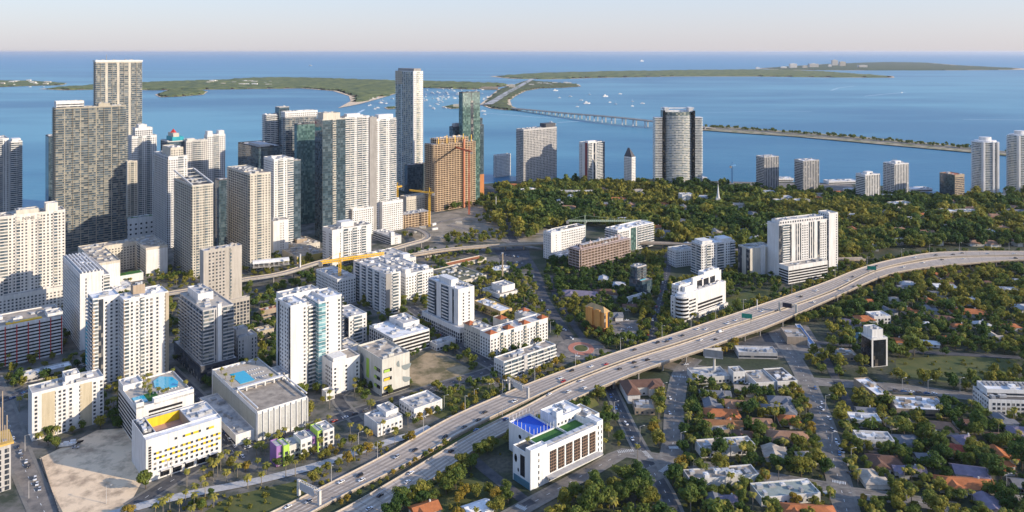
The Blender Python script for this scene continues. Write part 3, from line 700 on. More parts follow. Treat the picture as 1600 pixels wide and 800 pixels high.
for i in range(34):
    px = far.uniform(288, 440) if i < 20 else far.uniform(0, 80); py = far.uniform(128, 134) if i < 20 else far.uniform(127, 133)
    o = far_block(px, py, far.uniform(4, 10), far.uniform(1.5, 3.2), [offwhite, white, cream][i % 3], 'low pale building of the treatment works on the wooded island' if i < 20 else 'small pale house on the sandy island by the marina', nm='pale_building' if i < 20 else 'island_house')
    o['group'] = 'buildings of the treatment works' if i < 20 else 'houses on the sandy island'
for i in range(14):
    o = far_block(far.uniform(830, 900), far.uniform(130, 134), far.uniform(4, 9), far.uniform(1.2, 2.4), offwhite, 'low pale pavilion among the trees of the island park', nm='park_pavilion'); o['group'] = 'pavilions of the island park'
far_block(800, 138, 10, 6, cream, 'square cream hall on the shore of the island park', nm='hall')
far_block(765, 140, 26, 4, tan, 'long tan grandstand by the anchorage', nm='grandstand')
far_block(715, 168, 14, 5, cream, 'cream clubhouse alone on the islet off the green tower', nm='clubhouse')
# causeway strip
sheet('causeway', [(1095, 203), (1115, 196), (1210, 203), (1300, 210), (1400, 218), (1480, 226), (1560, 235), (1640, 243), (1640, 249), (1540, 240), (1440, 231), (1340, 222), (1240, 213), (1160, 208)], 1.0, mat('causeway_soil', (0.42, 0.34, 0.24), .95, .1, .03, col2=(.12, .13, .05), thr=(.4, .6), detail=8))
P = dense([G(x, y, 1.2) for x, y in [(1090, 200), (1160, 203), (1260, 211), (1360, 219), (1460, 228), (1560, 237), (1640, 245)]], 60)
mb = MB(); ribbon(mb, offset(P, 14), offset(P, -14)); tag(mb.build('causeway_road', asphalt_w), kind='structure')
P2 = dense([G(x, y, 1.4) for x, y in [(832, 124), (815, 134), (795, 145), (776, 157), (762, 165)]], 60)
for p in P2: p.z = 8
mb = MB(); ribbon(mb, offset(P2, 22), offset(P2, -22)); tag(mb.build('causeway_road', greylt), kind='structure')
br = empty('road_bridge', (0, 0, 0)); tag(br, 'long concrete causeway bridge on white piers crossing the blue bay', 'bridge')
bp = [(772, 166), (800, 169), (850, 173.5), (900, 178), (950, 182), (1000, 187), (1050, 193), (1100, 198), (1115, 200)]
hz = [3, 6, 12, 18, 24, 24, 18, 9, 3]
P = dense([G(x, y, z) for (x, y), z in zip(bp, hz)], 26)
A, B = offset(P, 13), offset(P, -13); d = MB(); dn = lambda L, z: [Vector((p.x, p.y, p.z + z)) for p in L]
ribbon(d, A, B); ribbon(d, dn(A, -2.4), A); ribbon(d, B, dn(B, -2.4)); ribbon(d, dn(B, -2.4), dn(A, -2.4)); d.build('deck', grey, br)
for E in (A, B):
    b = MB(); ribbon(b, E, dn(E, 1.4)); ribbon(b, dn(E, 1.4), E); b.build('parapet', greylt, br)
for i in range(1, len(P) - 1, 2):
    p = P[i]; t = (P[i + 1] - P[i - 1]).normalized(); n_ = Vector((t.y, -t.x, 0)); b = MB()
    for s_ in (-9, 9): b.beam((p.x + n_.x * s_, p.y + n_.y * s_, -2), (p.x + n_.x * s_, p.y + n_.y * s_, p.z - 2.4), 4.5 if p.z > 10 else 2.5, 4.5 if p.z > 10 else 2.5)
    b.beam((p.x - n_.x * 12, p.y - n_.y * 12, p.z - 3.4), (p.x + n_.x * 12, p.y + n_.y * 12, p.z - 3.4), 4, 2.2)
    b.build('pier', white, br)
# ================================================================ far skyline
def T(name, label, short, *a, **k): return Bld(name, label, short, *a, **k)
b = T('apartment_tower', 'white slab tower with pale blue balconies, cut by the picture edge, beside a round tower', 'edge slab tower', -14, -8, 14, 218, 345, wall='W', right='b4 g3', left='b'); b.done()
b = T('round_tower', 'slim white rounded tower standing alone against the bay next to the edge slab', 'slim rounded tower', 14, 17, 35, 222, 345, wall='W', right='b', left='b'); b.pent(2, b.w - 2, 2, b.d - 2, 5); b.done()
b = T('glass_tower', 'narrow dark glass tower peeping out behind the widest beige tower', 'narrow dark glass tower', 71, 76, 104, 214, 352, right='c', left='c', wall='D'); b.done()
b = T('apartment_tower', 'very tall pale green and cream tower, highest of the whole skyline', 'tallest tower', 146, 150, 222, 98, 336, wall='C', right='B4 p1 B4 p1 B4 p1 B5', left='B', fl=3.6, roof=roofwhite, units=5)
b.vol(-1, b.w + 1, -1, b.d + 1, b.H + 1.2, b.H + 3, 'p', 'p', wall=white, foot=False, units=2); MB().cyl(b.w * 0.25, b.d / 2, b.H, b.H + 14, 0.8, 0.3).build('antenna', grey, b.root); b.done()
b = T('apartment_tower', 'huge wide beige tower with a white rooftop box and dense dark balcony lines', 'widest beige tower', 80, 87, 197, 170, 391, wall=mat('khaki_stucco', (0.47, 0.42, 0.33), 0.8, 0.07, 0.05), right='B5 p.4 B9 p.4 B9 p.4 B9 p.4 B9', left='B', N=60, units=8, d=24, roof=rooftan)
b.vol(1, 36, 2, 18, b.H, b.H + 9, 'h', 'p', wall=white, foot=False, units=2); b.vol(55, 70, 4, 16, b.H, b.H + 4, 'p', 'p', foot=False); b.done()
b = T('apartment_tower', 'white tower with a stepped crown of white boxes just right of the beige giant', 'white crowned tower', 200, 206, 245, 214, 345, right='g3 b2 g2 b2 g3', left='g', wall='W')
b.vol(6, b.w - 6, 3, b.d - 3, b.H, b.H + 13, 'G', 'G', foot=False); b.vol(12, b.w - 14, 6, b.d - 4, b.H + 13, b.H + 18, 'p', 'p', foot=False, units=1); b.done()
b = T('apartment_tower', 'slender beige tower with balconies at the foot of the white crowned one', 'slender beige tower', 196, 199, 215, 253, 350, wall='C', right='g b g', left='g'); b.done()
b = T('car_park', 'white lattice podium with square openings and a roof garden', 'lattice podium', 196, 200, 241, 343, 376, wall='W', right='j', left='j', fl=7, bays=7, roof=turf, gl=opening); b.done()
b = T('office_tower', 'dark teal topped tower with a small red pyramid ornament on its roof', 'teal topped tower', 251, 262, 294, 222, 352, wall='O', right='c', left='c')
b.pent(8, b.w - 6, 3, b.d - 4, 7, teal); b.pent(10, b.w * .6, 5, b.d - 6, 13, cream)
MB().cyl(b.w * .45, b.d * .5, b.H + 13, b.H + 19, 5, 0.4, n=4).build('roof_ornament', red, b.root); b.done()
b = T('apartment_tower', 'cream tower with beige roof boxes between the teal topped and the twin crowned tower', 'cream mid tower', 287, 291, 324, 221, 350, wall='O', right='g2 b3 g2', left='g'); b.pent(2, 14, 2, b.d - 2, 4); b.done()
b = T('apartment_tower', 'white and pink tower with twin roof crowns and a blue balcony strip', 'twin crowned tower', 319, 324, 352, 212, 345, wall='W', right='g b g', left='g')
b.pent(1, 9, 2, b.d - 2, 7); b.pent(b.w - 10, b.w - 1, 2, b.d - 2, 7); b.done()
b = T('apartment_tower', 'tall white slab with shaded balconies on its dark side, a beige box on top', 'tall white slab', 240, 263, 293, 246, 388, wall='W', right='g5 b3 g2', left='b'); b.vol(4, b.w - 5, 3, b.d * .6, b.H, b.H + 12, 'g', 'p', wall=cream, foot=False); b.done()
b = T('apartment_tower', 'tower with an open sloping roof frame and fine white balcony lines', 'open crowned tower', 272, 301, 333, 291, 434, wall='C', right='g2 b2 g3 b2 g3', left='b', N=60, units=2, roof=roofdark)
fr = MB(); H = b.H; W2, D2 = b.w, b.d
for z, e in ((H, 0),):
    fr.beam((0, 0, H + 1), (0, D2, H + 11), 1.6); fr.beam((W2, 0, H + 1), (W2, D2, H + 11), 1.6); fr.beam((0, D2, H + 11), (W2, D2, H + 11), 1.6)
    for k in range(5): fr.beam((0, D2 * k / 5, H + 2 * k), (W2, D2 * k / 5, H + 2 * k), 0.5)
fr.build('roof_frame', offwhite, b.root); b.done()
b = T('glass_tower', 'low dark glass tower squeezed between the open crowned tower and the banded tower', 'squeezed dark tower', 336, 342, 358, 282, 392, wall='D', right='c', left='c'); b.done()
b = T('apartment_tower', 'cream grid fronted tower with a striped shaded flank beside the metro station', 'banded cream tower', 355, 391, 423, 273, 425, wall='C', right='g3 b2 g4', left='b', N=60, units=5, roof=rooftan); b.done()
b = T('apartment_tower', 'pinkish white tower with balcony stacks and a blue grey glass flank', 'pinkish tower', 412, 428, 458, 250, 392, wall='W', right='g2 b3 g2 b3', left='g'); b.vol(b.w, b.w + 12, 1, b.d, 0, b.H - 4, 'c', 'p', wall=grey); b.done()
b = T('apartment_block', 'narrow white windowed slab standing in front of the pinkish tower', 'narrow white slab', 414, 427, 451, 347, 398, wall='W', right='p3 n2 p2', left='p', units=3); b.done()
b = T('office_tower', 'black glass tower block with a pale roof edge behind the pinkish tower', 'black glass block', 372, 404, 441, 231, 372, wall='K', right='c', left='c'); b.pent(4, b.w * .6, 4, b.d * .6, 4, greylt); b.done()
b = T('apartment_tower', 'white curved balcony tower at the head of the bay front cluster', 'curved balcony tower', 410, 416, 436, 180, 336, wall='W', right='b', left='b'); b.done()
b = T('glass_tower', 'pale blue glass tower tight against the curved balcony one', 'pale blue glass tower', 430, 436, 452, 168, 334, wall='L', right='c', left='c'); b.done()
b = T('apartment_tower', 'broad tower with a white band round its flat top and dark glass below', 'white banded top tower', 440, 446, 495, 184, 345, wall='L', right='B', left='B', units=3, roof=roofwhite)
b.vol(-1, b.w + 1, -1, b.d + 1, b.H + 1, b.H + 9, 'g', 'g', wall=white, foot=False, units=3); b.done()
b = T('glass_tower', 'green mirrored glass tower reflecting the trees at its foot', 'green mirrored tower', 460, 464, 493, 195, 352, wall='D', right='q', left='q', units=2); b.done()
b = T('apartment_tower', 'grey glass tower with cream crown boxes beside the big striped condominium', 'cream crowned glass tower', 492, 504, 540, 188, 380, wall='C', right='c3 b1 c3', left='c', N=40, units=3)
b.vol(2, b.w - 8, 2, b.d - 4, b.H, b.H + 9, 'p', 'p', foot=False, units=3); b.done()
b = T('condominium', 'big white condominium split by a tall grey lift shaft above a white podium', 'split condominium', 532, 539, 619, 190, 371, wall='W', right='b9 p.1', left='b', main=False, N=100, d=20)
w = b.w; b.vol(0, w * .46, 0, b.d, 0, b.H + 6, 'b4 g1 b4 g1', 'b'); b.vol(w * .46, w * .60, -1.5, b.d, 0, b.H + 4, 'p', 'p', wall=grey, top=0.5, units=1); b.vol(w * .60, w, 0, b.d, 0, b.H, 'g2 b3 g2 b3', 'g')
b.pent(w * .05, w * .3, 2, 12, 11); b.pent(w * .66, w * .95, 2, 14, 7)
b.vol(w * .66, w + 7, -9, b.d + 2, 0, 46, 'g', 'p', foot=True); b.vol(w * .1, w * .5, -7, 0, 0, 41, 'g', 'g'); b.done()
b = T('office_tower', 'tall banded glass and granite skyscraper with a white striped corner', 'banded skyscraper', 618, 646, 661, 112, 302, wall='W', right='g', left='p', fl=3.8, main=False, units=2)
b.glz = glassl; b.vol(0, b.w, 0, b.d, 0, b.H, 'g2 b2 g2', 'p1'); b.face(('L', 0, b.d, 0), 0, b.H, 'B3 p.3 B6 p.3')
b.wallbox(beige, -0.6, 0.0, b.d * .62, b.d + .2, b.H - 26, b.H + 0.5); b.pent(3, b.w - 3, 3, b.d - 5, 6, grey); b.done()
b = T('office_block', 'low dark blue glass block at the foot of the banded skyscraper', 'dark blue block', 632, 637, 672, 259, 306, wall='D', right='c', left='c'); b.done()
scaff = mat('scaffold_ochre', (0.78, 0.58, 0.38), 0.85, 0.12, 0.1, rnd=0.0)
b = T('tower_shell', 'ochre scaffolded tower under construction with a pale unfinished crown', 'scaffolded tower', 674, 678, 742, 226, 331, d=28, wall=scaff, right='o', left='o', fl=3.6, top=0, units=6, N=50)
b.vol(10, b.w * .85, 4, b.d - 4, b.H, b.H + 9, 'o', 'o', wall=offwhite, foot=False, units=5, top=0)
for i in range(5):
    x = b.w * (.1 + .2 * i); MB().beam((x, -1, b.H), (x, -1, b.H + 12 + 3 * (i % 2)), 1).build('scaffold_mast', crane_y, b.root)
hs = MB(); hs.box(b.w * .68, b.w * .68 + 3, -5, -2, 0, b.H + 6); hs.build('hoist_shaft', mat('hoist_red', (0.55, 0.22, 0.12), 0.8, 0.1, 0.3), b.root); b.done()
b = T('glass_tower', 'green glass tower with a gold strip, rising behind the scaffolded one', 'green gold tower', 717, 723, 750, 145, 318, wall='D', right='q2 p.1 q2', left='q', roof=roofdark, units=2)
b.face(('R', b.w * .45, b.w * .62, -0.2), b.H * .55, b.H * .93, 's'); b.done()
b = T('office_tower', 'stepped dark glass tower with an orange lower corner behind the scaffolded tower', 'stepped dark tower', 702, 708, 756, 199, 317, wall='D', right='c', left='c', fl=3.8)
b.vol(b.w * .5, b.w, 4, b.d, b.H, b.H + 12, 'c', 'p', foot=False); b.vol(6, b.w * .5, 6, b.d, b.H, b.H + 5, 'p', 'p', wall=greylt, foot=False)
b.wallbox(mat('orange_panel', (0.5, 0.2, 0.07), 0.8, 0.06, 0.1), b.w * .72, b.w + .3, -.3, 0, 0, 46); b.done()
b = T('apartment_block', 'small pinkish white tower alone by the water, short and square', 'lone small white tower', 771, 775, 798, 243, 277, wall='W', right='g', left='s p s p s'); b.done()
b = T('apartment_tower', 'pale blue lattice fronted tower with a dark rooftop box by the water', 'lattice tower', 812, 818, 870, 203, 287, d=24, wall='L', right='j', left='j', bays=4.2, fl=3.6, units=5)
b.pent(b.w * .68, b.w - 2, 2, b.d - 3, 9, dgrey); b.done()
b = T('apartment_tower', 'white striped tower with a maroon band down its shaded edge', 'maroon striped tower', 905, 919, 945, 224, 292, wall='W', right='b2 p.5 s1 p.5 b3 s1', left='g p g'); b.wallbox(mat('maroon', (0.25, 0.06, 0.06), .8, .05, .1), -.3, 0, 2, 9, 0, b.H + 1); b.pent(3, b.w * .5, 3, 12, 4); b.done()
b = T('apartment_tower', 'thin pinkish white tower with a pointed sloping roof', 'pointed thin tower', 975, 987, 993, 246, 296, wall='W', right='g', left='g', top=0.6, units=0)
sl_ = MB(); sl_.v = [(0, 0, b.H), (b.w, 0, b.H), (b.w, b.d, b.H), (0, b.d, b.H), (b.w * .5, b.d * .55, b.H + 18), (b.w * .5, b.d * .75, b.H + 18)]; sl_.f = [(0, 1, 4), (1, 2, 5, 4), (2, 3, 5), (3, 0, 4, 5)]; sl_.build('pointed_roof', dgrey, b.root); b.done()

# the large bowed tower by the shore
F = G(1061, 293); root = empty('bowed_tower', F, 0); tag(root, 'largest shoreline tower with a bowed middle and two lower balcony wings', 'building'); LAND.append((1061, 293, 'bowed shoreline tower'))
sc = F.y / FPX; hw = 21.5 * sc; H = CAM_H * (1 - (175 - HY) / (293 - HY))
pts = [(-hw, 22)] + [(hw * math.sin(R(a)), 3 - 14 * math.cos(R(a)) + 8) for a in range(-75, 76, 15)] + [(hw, 22)]
def storey_slabs(nm, pts, H, fl, out, m, root, cx=0, cy=12, n0=1, each=None, th=0.5):
    k = n0; c = 0; rest = MB()
    while k * fl < H:
        P = [((x - cx) * (1 + out) + cx, (y - cy) * (1 + out) + cy) for x, y in pts]
        if c < (each or 0): MB().prism(P, k * fl - th * .6, k * fl + th).build(nm, m, root)
        else: rest.prism(P, k * fl - th * .6, k * fl + th)
        k += 1; c += 1
    if rest.v: rest.build(nm, m, root)['kind'] = 'stuff'
MB().prism(pts, 0, H).build('glass_core', glassl, root); storey_slabs('floor_slab', pts, H - 8, 3.4, 0.035, white, root, each=20, th=.85)
for s_ in (-1, 1):
    x0, x1 = s_ * hw, s_ * (hw + 16 * sc)
    MB().box(min(x0, x0 + s_ * 5), max(x0, x0 + s_ * 5), 0, 24, 0, H + 3).build('fin_wall', glassd, root)
    xx = sorted((x0 + s_ * 5, x1)); MB().prism([(xx[0], 24), (xx[0], 1), (xx[1] - 3, 1) if s_ > 0 else (xx[0] + 3, 0), (xx[1], 6), (xx[1], 24)], 0, H - 12).build('wing', glassl, root)
    storey_slabs('balcony', [(xx[0], 24), (xx[0], 0), (xx[1] - 2, 0), (xx[1], 4), (xx[1], 24)], H - 12, 3.4, 0.04, white, root, cx=(xx[0] + xx[1]) / 2, each=20, th=.85)
    a, c = sorted((s_ * hw * .72, s_ * (hw + 1))); MB().box(a, c, 2, 22, H, H + 9).build('roof_pylon', white, root)
MB().box(-hw + 3, hw - 3, 8, 22, H, H + 3).build('roof', roofwhite, root); MB().box(-hw - 6, hw + 6, 14, 18, H + 6, H + 8).build('roof_beam', white, root)

for (nm, lab, sh, xL, xF, xR, yt, yb, ww, rt, lf, rf, extra) in [
    ('apartment_tower', 'dark striped tower with a pale roof, first of the wharf side row', 'first dark wharf tower', 1190, 1194, 1217, 246, 299, 'L', 'f', 'h', roofwhite, 0),
    ('apartment_tower', 'dark striped tower with a flat pinkish roof, second along the wharf', 'second dark wharf tower', 1247, 1255, 1280, 252, 305, 'L', 'f', 'h', roofwhite, 0),
    ('apartment_tower', 'shorter white and dark striped tower with roof plant, just inland of the wharf', 'short striped tower', 1337, 1352, 1375, 274, 316, 'W', 'f', 'h', roofwhite, 5),
    ('apartment_tower', 'tall blue grey striped tower with aerials on its white roof', 'striped tower with aerials', 1380, 1398, 1420, 257, 308, 'W', 'f', 'b', roofwhite, 5),
    ('office_block', 'grey glass block with an orange red roof terrace among shoreline trees', 'red roofed block', 1468, 1492, 1507, 274, 316, 'T', 'h', 'c', mat('terracotta_roof', (0.5, 0.16, 0.09), .9, .12, .2), 1)]:
    b = T(nm, lab, sh, xL, xF, xR, yt, yb, a=22, d=24 if xF < 1260 else None, wall=ww, right=rt, left=lf, roof=rf, units=4)
    if extra > 1: b.pent(b.w * .3, b.w * .7, b.d * .3, b.d * .7, extra)
    if 'aerials' in lab:
        for i in range(3): MB().cyl(b.w * .3 + 4 * i, b.d * .5, b.H, b.H + 9, 0.35).build('aerial', grey, b.root)
    b.done()

def round_tower(px, yb, wpx, yt, label, short):
    F = G(px, yb); sc = F.y / FPX; r = wpx * sc / 2; H = CAM_H * (1 - (yt - HY) / (yb - HY)); root = empty('round_tower', F, 0); tag(root, label, 'building'); LAND.append((px, yb, short))
    el = lambda rx, ry, n=20: [(rx * math.cos(6.2832 * i / n), r * .7 + ry * math.sin(6.2832 * i / n)) for i in range(n)]
    MB().prism(el(r * .93, r * .72), 0, H).build('glass_core', glassl, root); storey_slabs('balcony', el(r * .93, r * .72), H, 3.3, 0.07, white, root, cy=r * .7, each=30, th=.9)
    for s_ in (-.62, .1, .45): MB().box(r * s_, r * (s_ + .14), -r * .12, 0.2 * r, 0, H + 1).build('pier', white, root)
    MB().prism(el(r * .8, r * .6), H, H + 3).build('roof', roofwhite, root); MB().prism(el(r * .45, r * .3), H + 3, H + 9).build('roof_drum', white, root)
round_tower(1548, 310, 41, 223, 'white round ended tower with a drum roof at the end of the shore road', 'drum roofed tower')
round_tower(1603, 310, 40, 213, 'white balconied tower cut off by the picture edge beyond the drum roofed one', 'cut off round tower')
for i, (px, py, w, lab) in enumerate([(1075, 283, 60, 'long flat grey wharf shed nearest the bowed tower'), (1225, 284, 30, 'low white boat shed with arched trusses between the dark wharf towers'), (1318, 288, 46, 'long white roofed quay building by the short striped tower'), (1440, 300, 34, 'low pale pier shed beside the red roofed block')]):
    b = T('wharf_shed', lab, 'wharf shed', px - w / 2 - 3, px - w / 2, px + w / 2, py - 4, py, a=8, wall='W', right='l', left='p', roof=roofwhite, units=1, d=22); b.done()

b = T('apartment_block', 'white terraced block with roof gardens behind the yellow crane jib', 'roof garden block', 556, 592, 650, 414, 430, wall='W', right='g2 b1 g2', left='g', units=9); b.pent(4, 12, 5, 12, 4); b.pent(b.w - 16, b.w - 6, 5, 14, 5); b.done()
b = T('town_block', 'low grey flat roofed workshop in the shade near the red terrace house', 'low grey workshop', 424, 432, 452, 474, 482, wall='L', right='g', left='p', units=3); b.done()
b = T('commercial_building', 'low white shop row between the olive roofed store and the avenue', 'low white shop row', 764, 775, 800, 424, 429, wall='W', right='G', left='g', units=3, roof=roofwhite); b.done()
b = T('commercial_building', 'small cream flat roofed shop beside the low yellow apartments', 'small cream shop', 806, 815, 830, 490, 497, wall='C', right='G', left='g', units=3); b.done()
b = T('commercial_building', 'low grey depot between the sprawling quarter and the metro viaduct', 'low grey depot', 652, 664, 690, 398, 403, wall='L', right='g', left='p', units=3, roof=rooftan); b.done()
b = T('town_block', 'low white terrace row beside the dirt lot and lattice car park', 'white terrace row', 672, 682, 712, 540, 549, wall='W', right='G', left='g', units=4); b.done()
b = T('commercial_building', 'pale low market hall behind the cell roofed white tower', 'pale market hall', 168, 180, 212, 455, 462, wall='O', right='G', left='g', units=6, roof=roofwhite); b.done()
b = T('town_block', 'low beige annex between the blank sided tower and the aqua bay high-rise', 'low beige annex', 396, 404, 428, 520, 532, wall='B', right='g', left='g', units=4); b.done()
b = T('town_block', 'low white garage block behind the aqua bay high-rise', 'low white garage', 470, 486, 520, 482, 494, wall='W', right='l', left='p', units=4); b.done()
b = T('town_block', 'small brown flat roofed house on the shaded block west of the crane', 'small brown flat house', 448, 455, 476, 462, 469, wall='T', right='g', left='g', units=2, roof=rooftan); b.done()

# ================================================================ mid city, left
b = T('apartment_tower', 'wide white tower slab lettered near its roof, with ochre balcony stacks', 'lettered white slab', -62, -40, 102, 345, 509, d=24, wall=mat('warm_white', (0.74, 0.69, 0.62), .75, .05, .08), right='g2 b1 g3 b2 g2 b1 g2 p.5 g2 b1 g3 b1 g2', left='g', units=7, roof=rooftan)
b.vol(b.w * .78, b.w * .92, 3, 14, b.H, b.H + 8, 'p', 'p', foot=False, units=1); b.vol(b.w * .45, b.w * .7, 4, 16, b.H, b.H + 4, 'p', 'p', foot=False, wall=cream)
b.vol(b.w * .2, b.w + 1, -8, 0, 0, 26, 'g', 'g'); b.vol(b.w * .1, b.w * .3, -5, 0, 0, 44, 'g', 'p')
b.wallbox(b.wallm, b.w * .44, b.w * .72, -.16, 0, b.H - 6.4, b.H - .3); text_on(b.root, 'NINE', (b.w * .58, -0.3, b.H - 5.4), 5.0, 0, dgrey, 'lettering'); b.done()
b = T('car_park', 'long white car park with red uprights and a yellow strip on its roof', 'red striped car park', -70, -30, 98, 518, 581, d=38, wall='W', right='r', left='l', fl=3.0, roof=rooftan, units=5)
b.vol(b.w - 12, b.w, 0, 14, b.H, b.H + 3, 'p', 'p', foot=False)
y_ = MB(); y_.box(b.w * .30, b.w * .74, 1.5, 5.5, b.H + 0.2, b.H + 1.9); y_.build('roof_canopy', crane_y, b.root)
d_ = MB().cyl(b.w * .86, 20, b.H, b.H + 4, 3, n=14); d_.build('roof_tank', offwhite, b.root); b.done()
b = T('apartment_tower', 'white tower with a roof full of open white cells and blank bright side', 'cell roofed white tower', 98, 125, 162, 430, 548, wall='W', right='p1 n.5 p2 p1 n.5', left='g', N=100, units=9, fl=3.2)
cr = MB()
for i in range(6): cr.box(2 + i * (b.w - 5) / 5, 3 + i * (b.w - 5) / 5, 1, b.d - 1, b.H + 0.2, b.H + 2.2)
cr.build('roof_cells', white, b.root); b.vol(b.w, b.w + 6, 3, b.d, 0, b.H - 5, 'b', 'p'); b.done()
b = T('apartment_block', 'cream courtyard block with two wings and blank white end walls', 'cream courtyard block', 205, 228, 262, 389, 432, wall='C', right='p', left='g b g', main=False, units=3)
b.vol(0, b.w, 0, b.d, 0, b.H, 'p', 'g2 b1 g2', wall=None, roof=rooftan, units=6); b.wallbox(white, 0.5, b.w - 0.2, -0.25, 0, 0.2, b.H - 2)
b.vol(-62, 0, b.d - 20, b.d, 0, b.H - 1, 'b3 g5', 'p', roof=rooftan, units=6); b.vol(-62, -38, -38, b.d - 20, 0, b.H, 'p', 'g', roof=rooftan, units=5); b.wallbox(white, -61.5, -38.3, -38.25, -38, 0.2, b.H - 2)
MB().box(-36, -6, -12, 2, 0, 9).build('garden_podium', white, b.root); MB().box(-35, -7, -11, 1, 9, 9.3).build('roof_lawn', turf, b.root); b.done()
# big lit white pair
b = T('apartment_tower', 'white high-rise with a plain bright face, brown edge piers and paired window columns', 'bright twin high-rise', 184, 193, 263, 470, 603, wall='W', right='b1.6 g3 v1.4 g1.4 G1 p.6 g1.3 p1 g1.6', left='g', fl=3.15, units=6, roof=roofwhite)
b.wallbox(tan, 0.0, 0.9, -0.45, -0.01, 0, b.H + .5); b.wallbox(beige, b.w * .93, b.w + 0.4, -0.5, 0, 0, b.H); b.vol(b.w * .28, b.w * .55, b.d * .55, b.d * .95, b.H, b.H + 7, 'p', 'p', wall=tan, foot=False)
b.vol(b.w * .35, b.w, b.d, b.d + 9, 0, b.H - 1, 'g', 'p', roof=roofwhite)
b.vol(-20, 0.2, 15, 15 + b.d, 0, b.H + 1, 'b1 s1 g2 g1', 'b', wall=white, roof=roofwhite, units=3); b.wallbox(tan, -20.4, -18.5, 14.6, 15, 0, b.H * .62 + 20); b.done()
b = T('site_screen', 'tall turquoise screen panel hanging beside the bright twin high-rise', 'turquoise screen', 134, 137, 150, 505, 578, wall='L', d=6, right='g', left='p', units=0); b.wallbox(teal, -0.6, 0, -0.3, 6, 4, b.H); b.done()
b = T('apartment_tower', 'grey tower of stacked wraparound balconies with a palm and plunge pool on the roof', 'stacked balcony tower', 281, 317, 365, 487, 596, wall='L', right='b3 p.3 s.3 p1.6 s.2 b3', left='b', fl=3.1, units=3, roof=deck)
b.wallbox(white, b.w * .48, b.w * .6, -.7, 0, 0, b.H + 4); b.vol(5, b.w * .7, b.d * .45, b.d * .9, b.H, b.H + 6, 'p', 'p', wall=white, foot=False, units=3)
b.vol(-3, b.w + 2, -4, b.d + 8, 0, 14, 'h', 's', wall=dgrey, units=2, top=0.6); b.done()
b = T('apartment_tower', 'plain grey beige tower with a blank right side and central window grid', 'blank sided beige tower', 312, 318, 378, 394, 528, wall=mat('greige', (0.47, 0.43, 0.38), .85, .06, .06), right='p1 g4 p1 v.5 p2.4', left='p', units=7, roof=roofgrey)
b.vol(b.w * .1, b.w + 6, -5, 0, 0, 32, 'j', 'p', units=1); b.done()
b = T('town_block', 'small pale blue and white stepped block in shade beside the stacked balcony tower', 'shaded blue block', 363, 372, 402, 530, 573, wall='L', right='n p n', left='n', units=5); b.vol(0, b.w * .6, b.d * .3, b.d, b.H, b.H + 6, 'p', 'p', foot=False); b.done()
b = T('town_block', 'low shaded flat roofed house with a red upper terrace by dark trees', 'red terrace house', 404, 409, 436, 487, 502, wall='T', right='h', left='h', units=3, roof=mat('terracotta_roof', (0.5, 0.16, 0.09), .9, .12, .2)); b.done()
# tall white tower with the aqua bay
b = T('apartment_tower', 'white high-rise with an aqua glass bay and a stepped white podium', 'aqua bay high-rise', 434, 454, 535, 480, 620, wall='W', main=False, fl=3.2, units=5)
w, d, H = b.w, b.d, b.H
b.vol(0, w * .30, 0, d, 0, H, 'p3 g1', 's1 g2 p.4 g2 s1', roof=roofwhite, units=6); b.vol(w * .30, w * .52, 5, d, 0, H - 4, 'g1 v2', 'p', units=3)
b.vol(w * .52, w * .66, -1, d, 0, H - 2, 'a', 'a', roof=roofwhite, units=2); b.vol(w * .66, w, 1, d, 0, H, 'g1 p1 g1', 'p', roof=roofwhite, units=3)
b.vol(w * .1, w * .8, d, d + 14, 0, H + 1, 'p', 'p', roof=roofgrey, units=7); b.face(('E', 0, d, w), 0, H, 'b')
b.vol(-14, -0.2, 2, d - 2, 0, 17, 'g', 'g', units=1)
b.vol(w * .58, w * 1.12, -20, -1, 0, 26, 'g p g p g', 'p1 g1 g1', roof=rooftan, units=2); b.wallbox(white, w * .62, w * .88, -18, -6, 26, 29)
b.vol(w * .40, w * .56, -26, -18, 0, 6, 'G', 'p', units=0); b.done()
b = T('apartment_block', 'white slab block with rows of ochre balconies and a blank white corner', 'ochre balcony slab', 504, 519, 580, 361, 417, wall='W', right='p2 n.7 p.5 b1.4 g1.2 b1.4 g1.2 b1.4 p1.5', left='g p g', units=8, roof=rooftan); b.pent(b.w * .3, b.w * .62, b.d * .3, b.d * .8, 7); b.done()
b = T('office_block', 'low white building with a rounded corner tower below the split condominium', 'low white corner block', 583, 611, 627, 371, 383, wall='W', right='p n p', left='h', units=2); b.pent(0, 6, 0, 6, 7); b.done()
b = T('warehouse', 'long yellow walled low building beside the rail viaduct', 'yellow walled warehouse', 441, 464, 508, 402, 412, wall='C', right='p', left='p', roof=rooftan, units=2); b.wallbox(mat('yellow_wall', (0.62, 0.45, 0.14), .85, .06, .1), 0, b.w, -.25, 0, 0, b.H); b.done()
b = T('town_block', 'low cream shop block with yellow walls behind the yellow warehouse', 'low cream shops', 440, 460, 500, 386, 394, wall='C', right='g', left='p', roof=rooftan, units=8); b.vol(b.w * .3, b.w * .7, b.d * .4, b.d, b.H, b.H + 4, 'p', 'p', foot=False, wall=tan); b.done()
b = T('apartment_block', 'white block with bold black and white balcony zigzags and a grey corner', 'zigzag balcony block', 552, 603, 626, 430, 492, wall='W', right='p1 b1 p.3', left='p.5 b1 p.5 b1 p.5 b1 p.5 b1 p.5 g1', units=8)
b.wallbox(grey, -0.2, b.w * .38, -0.3, 0, 0, b.H + 1); b.done()
b = T('apartment_block', 'sprawling white apartment quarter with stepped roofs behind the zigzag block', 'sprawling white quarter', 578, 634, 677, 430, 470, wall='W', right='g2 b1 g2', left='g', units=10, roof=roofwhite, main=False)
w, d, H = b.w, b.d, b.H
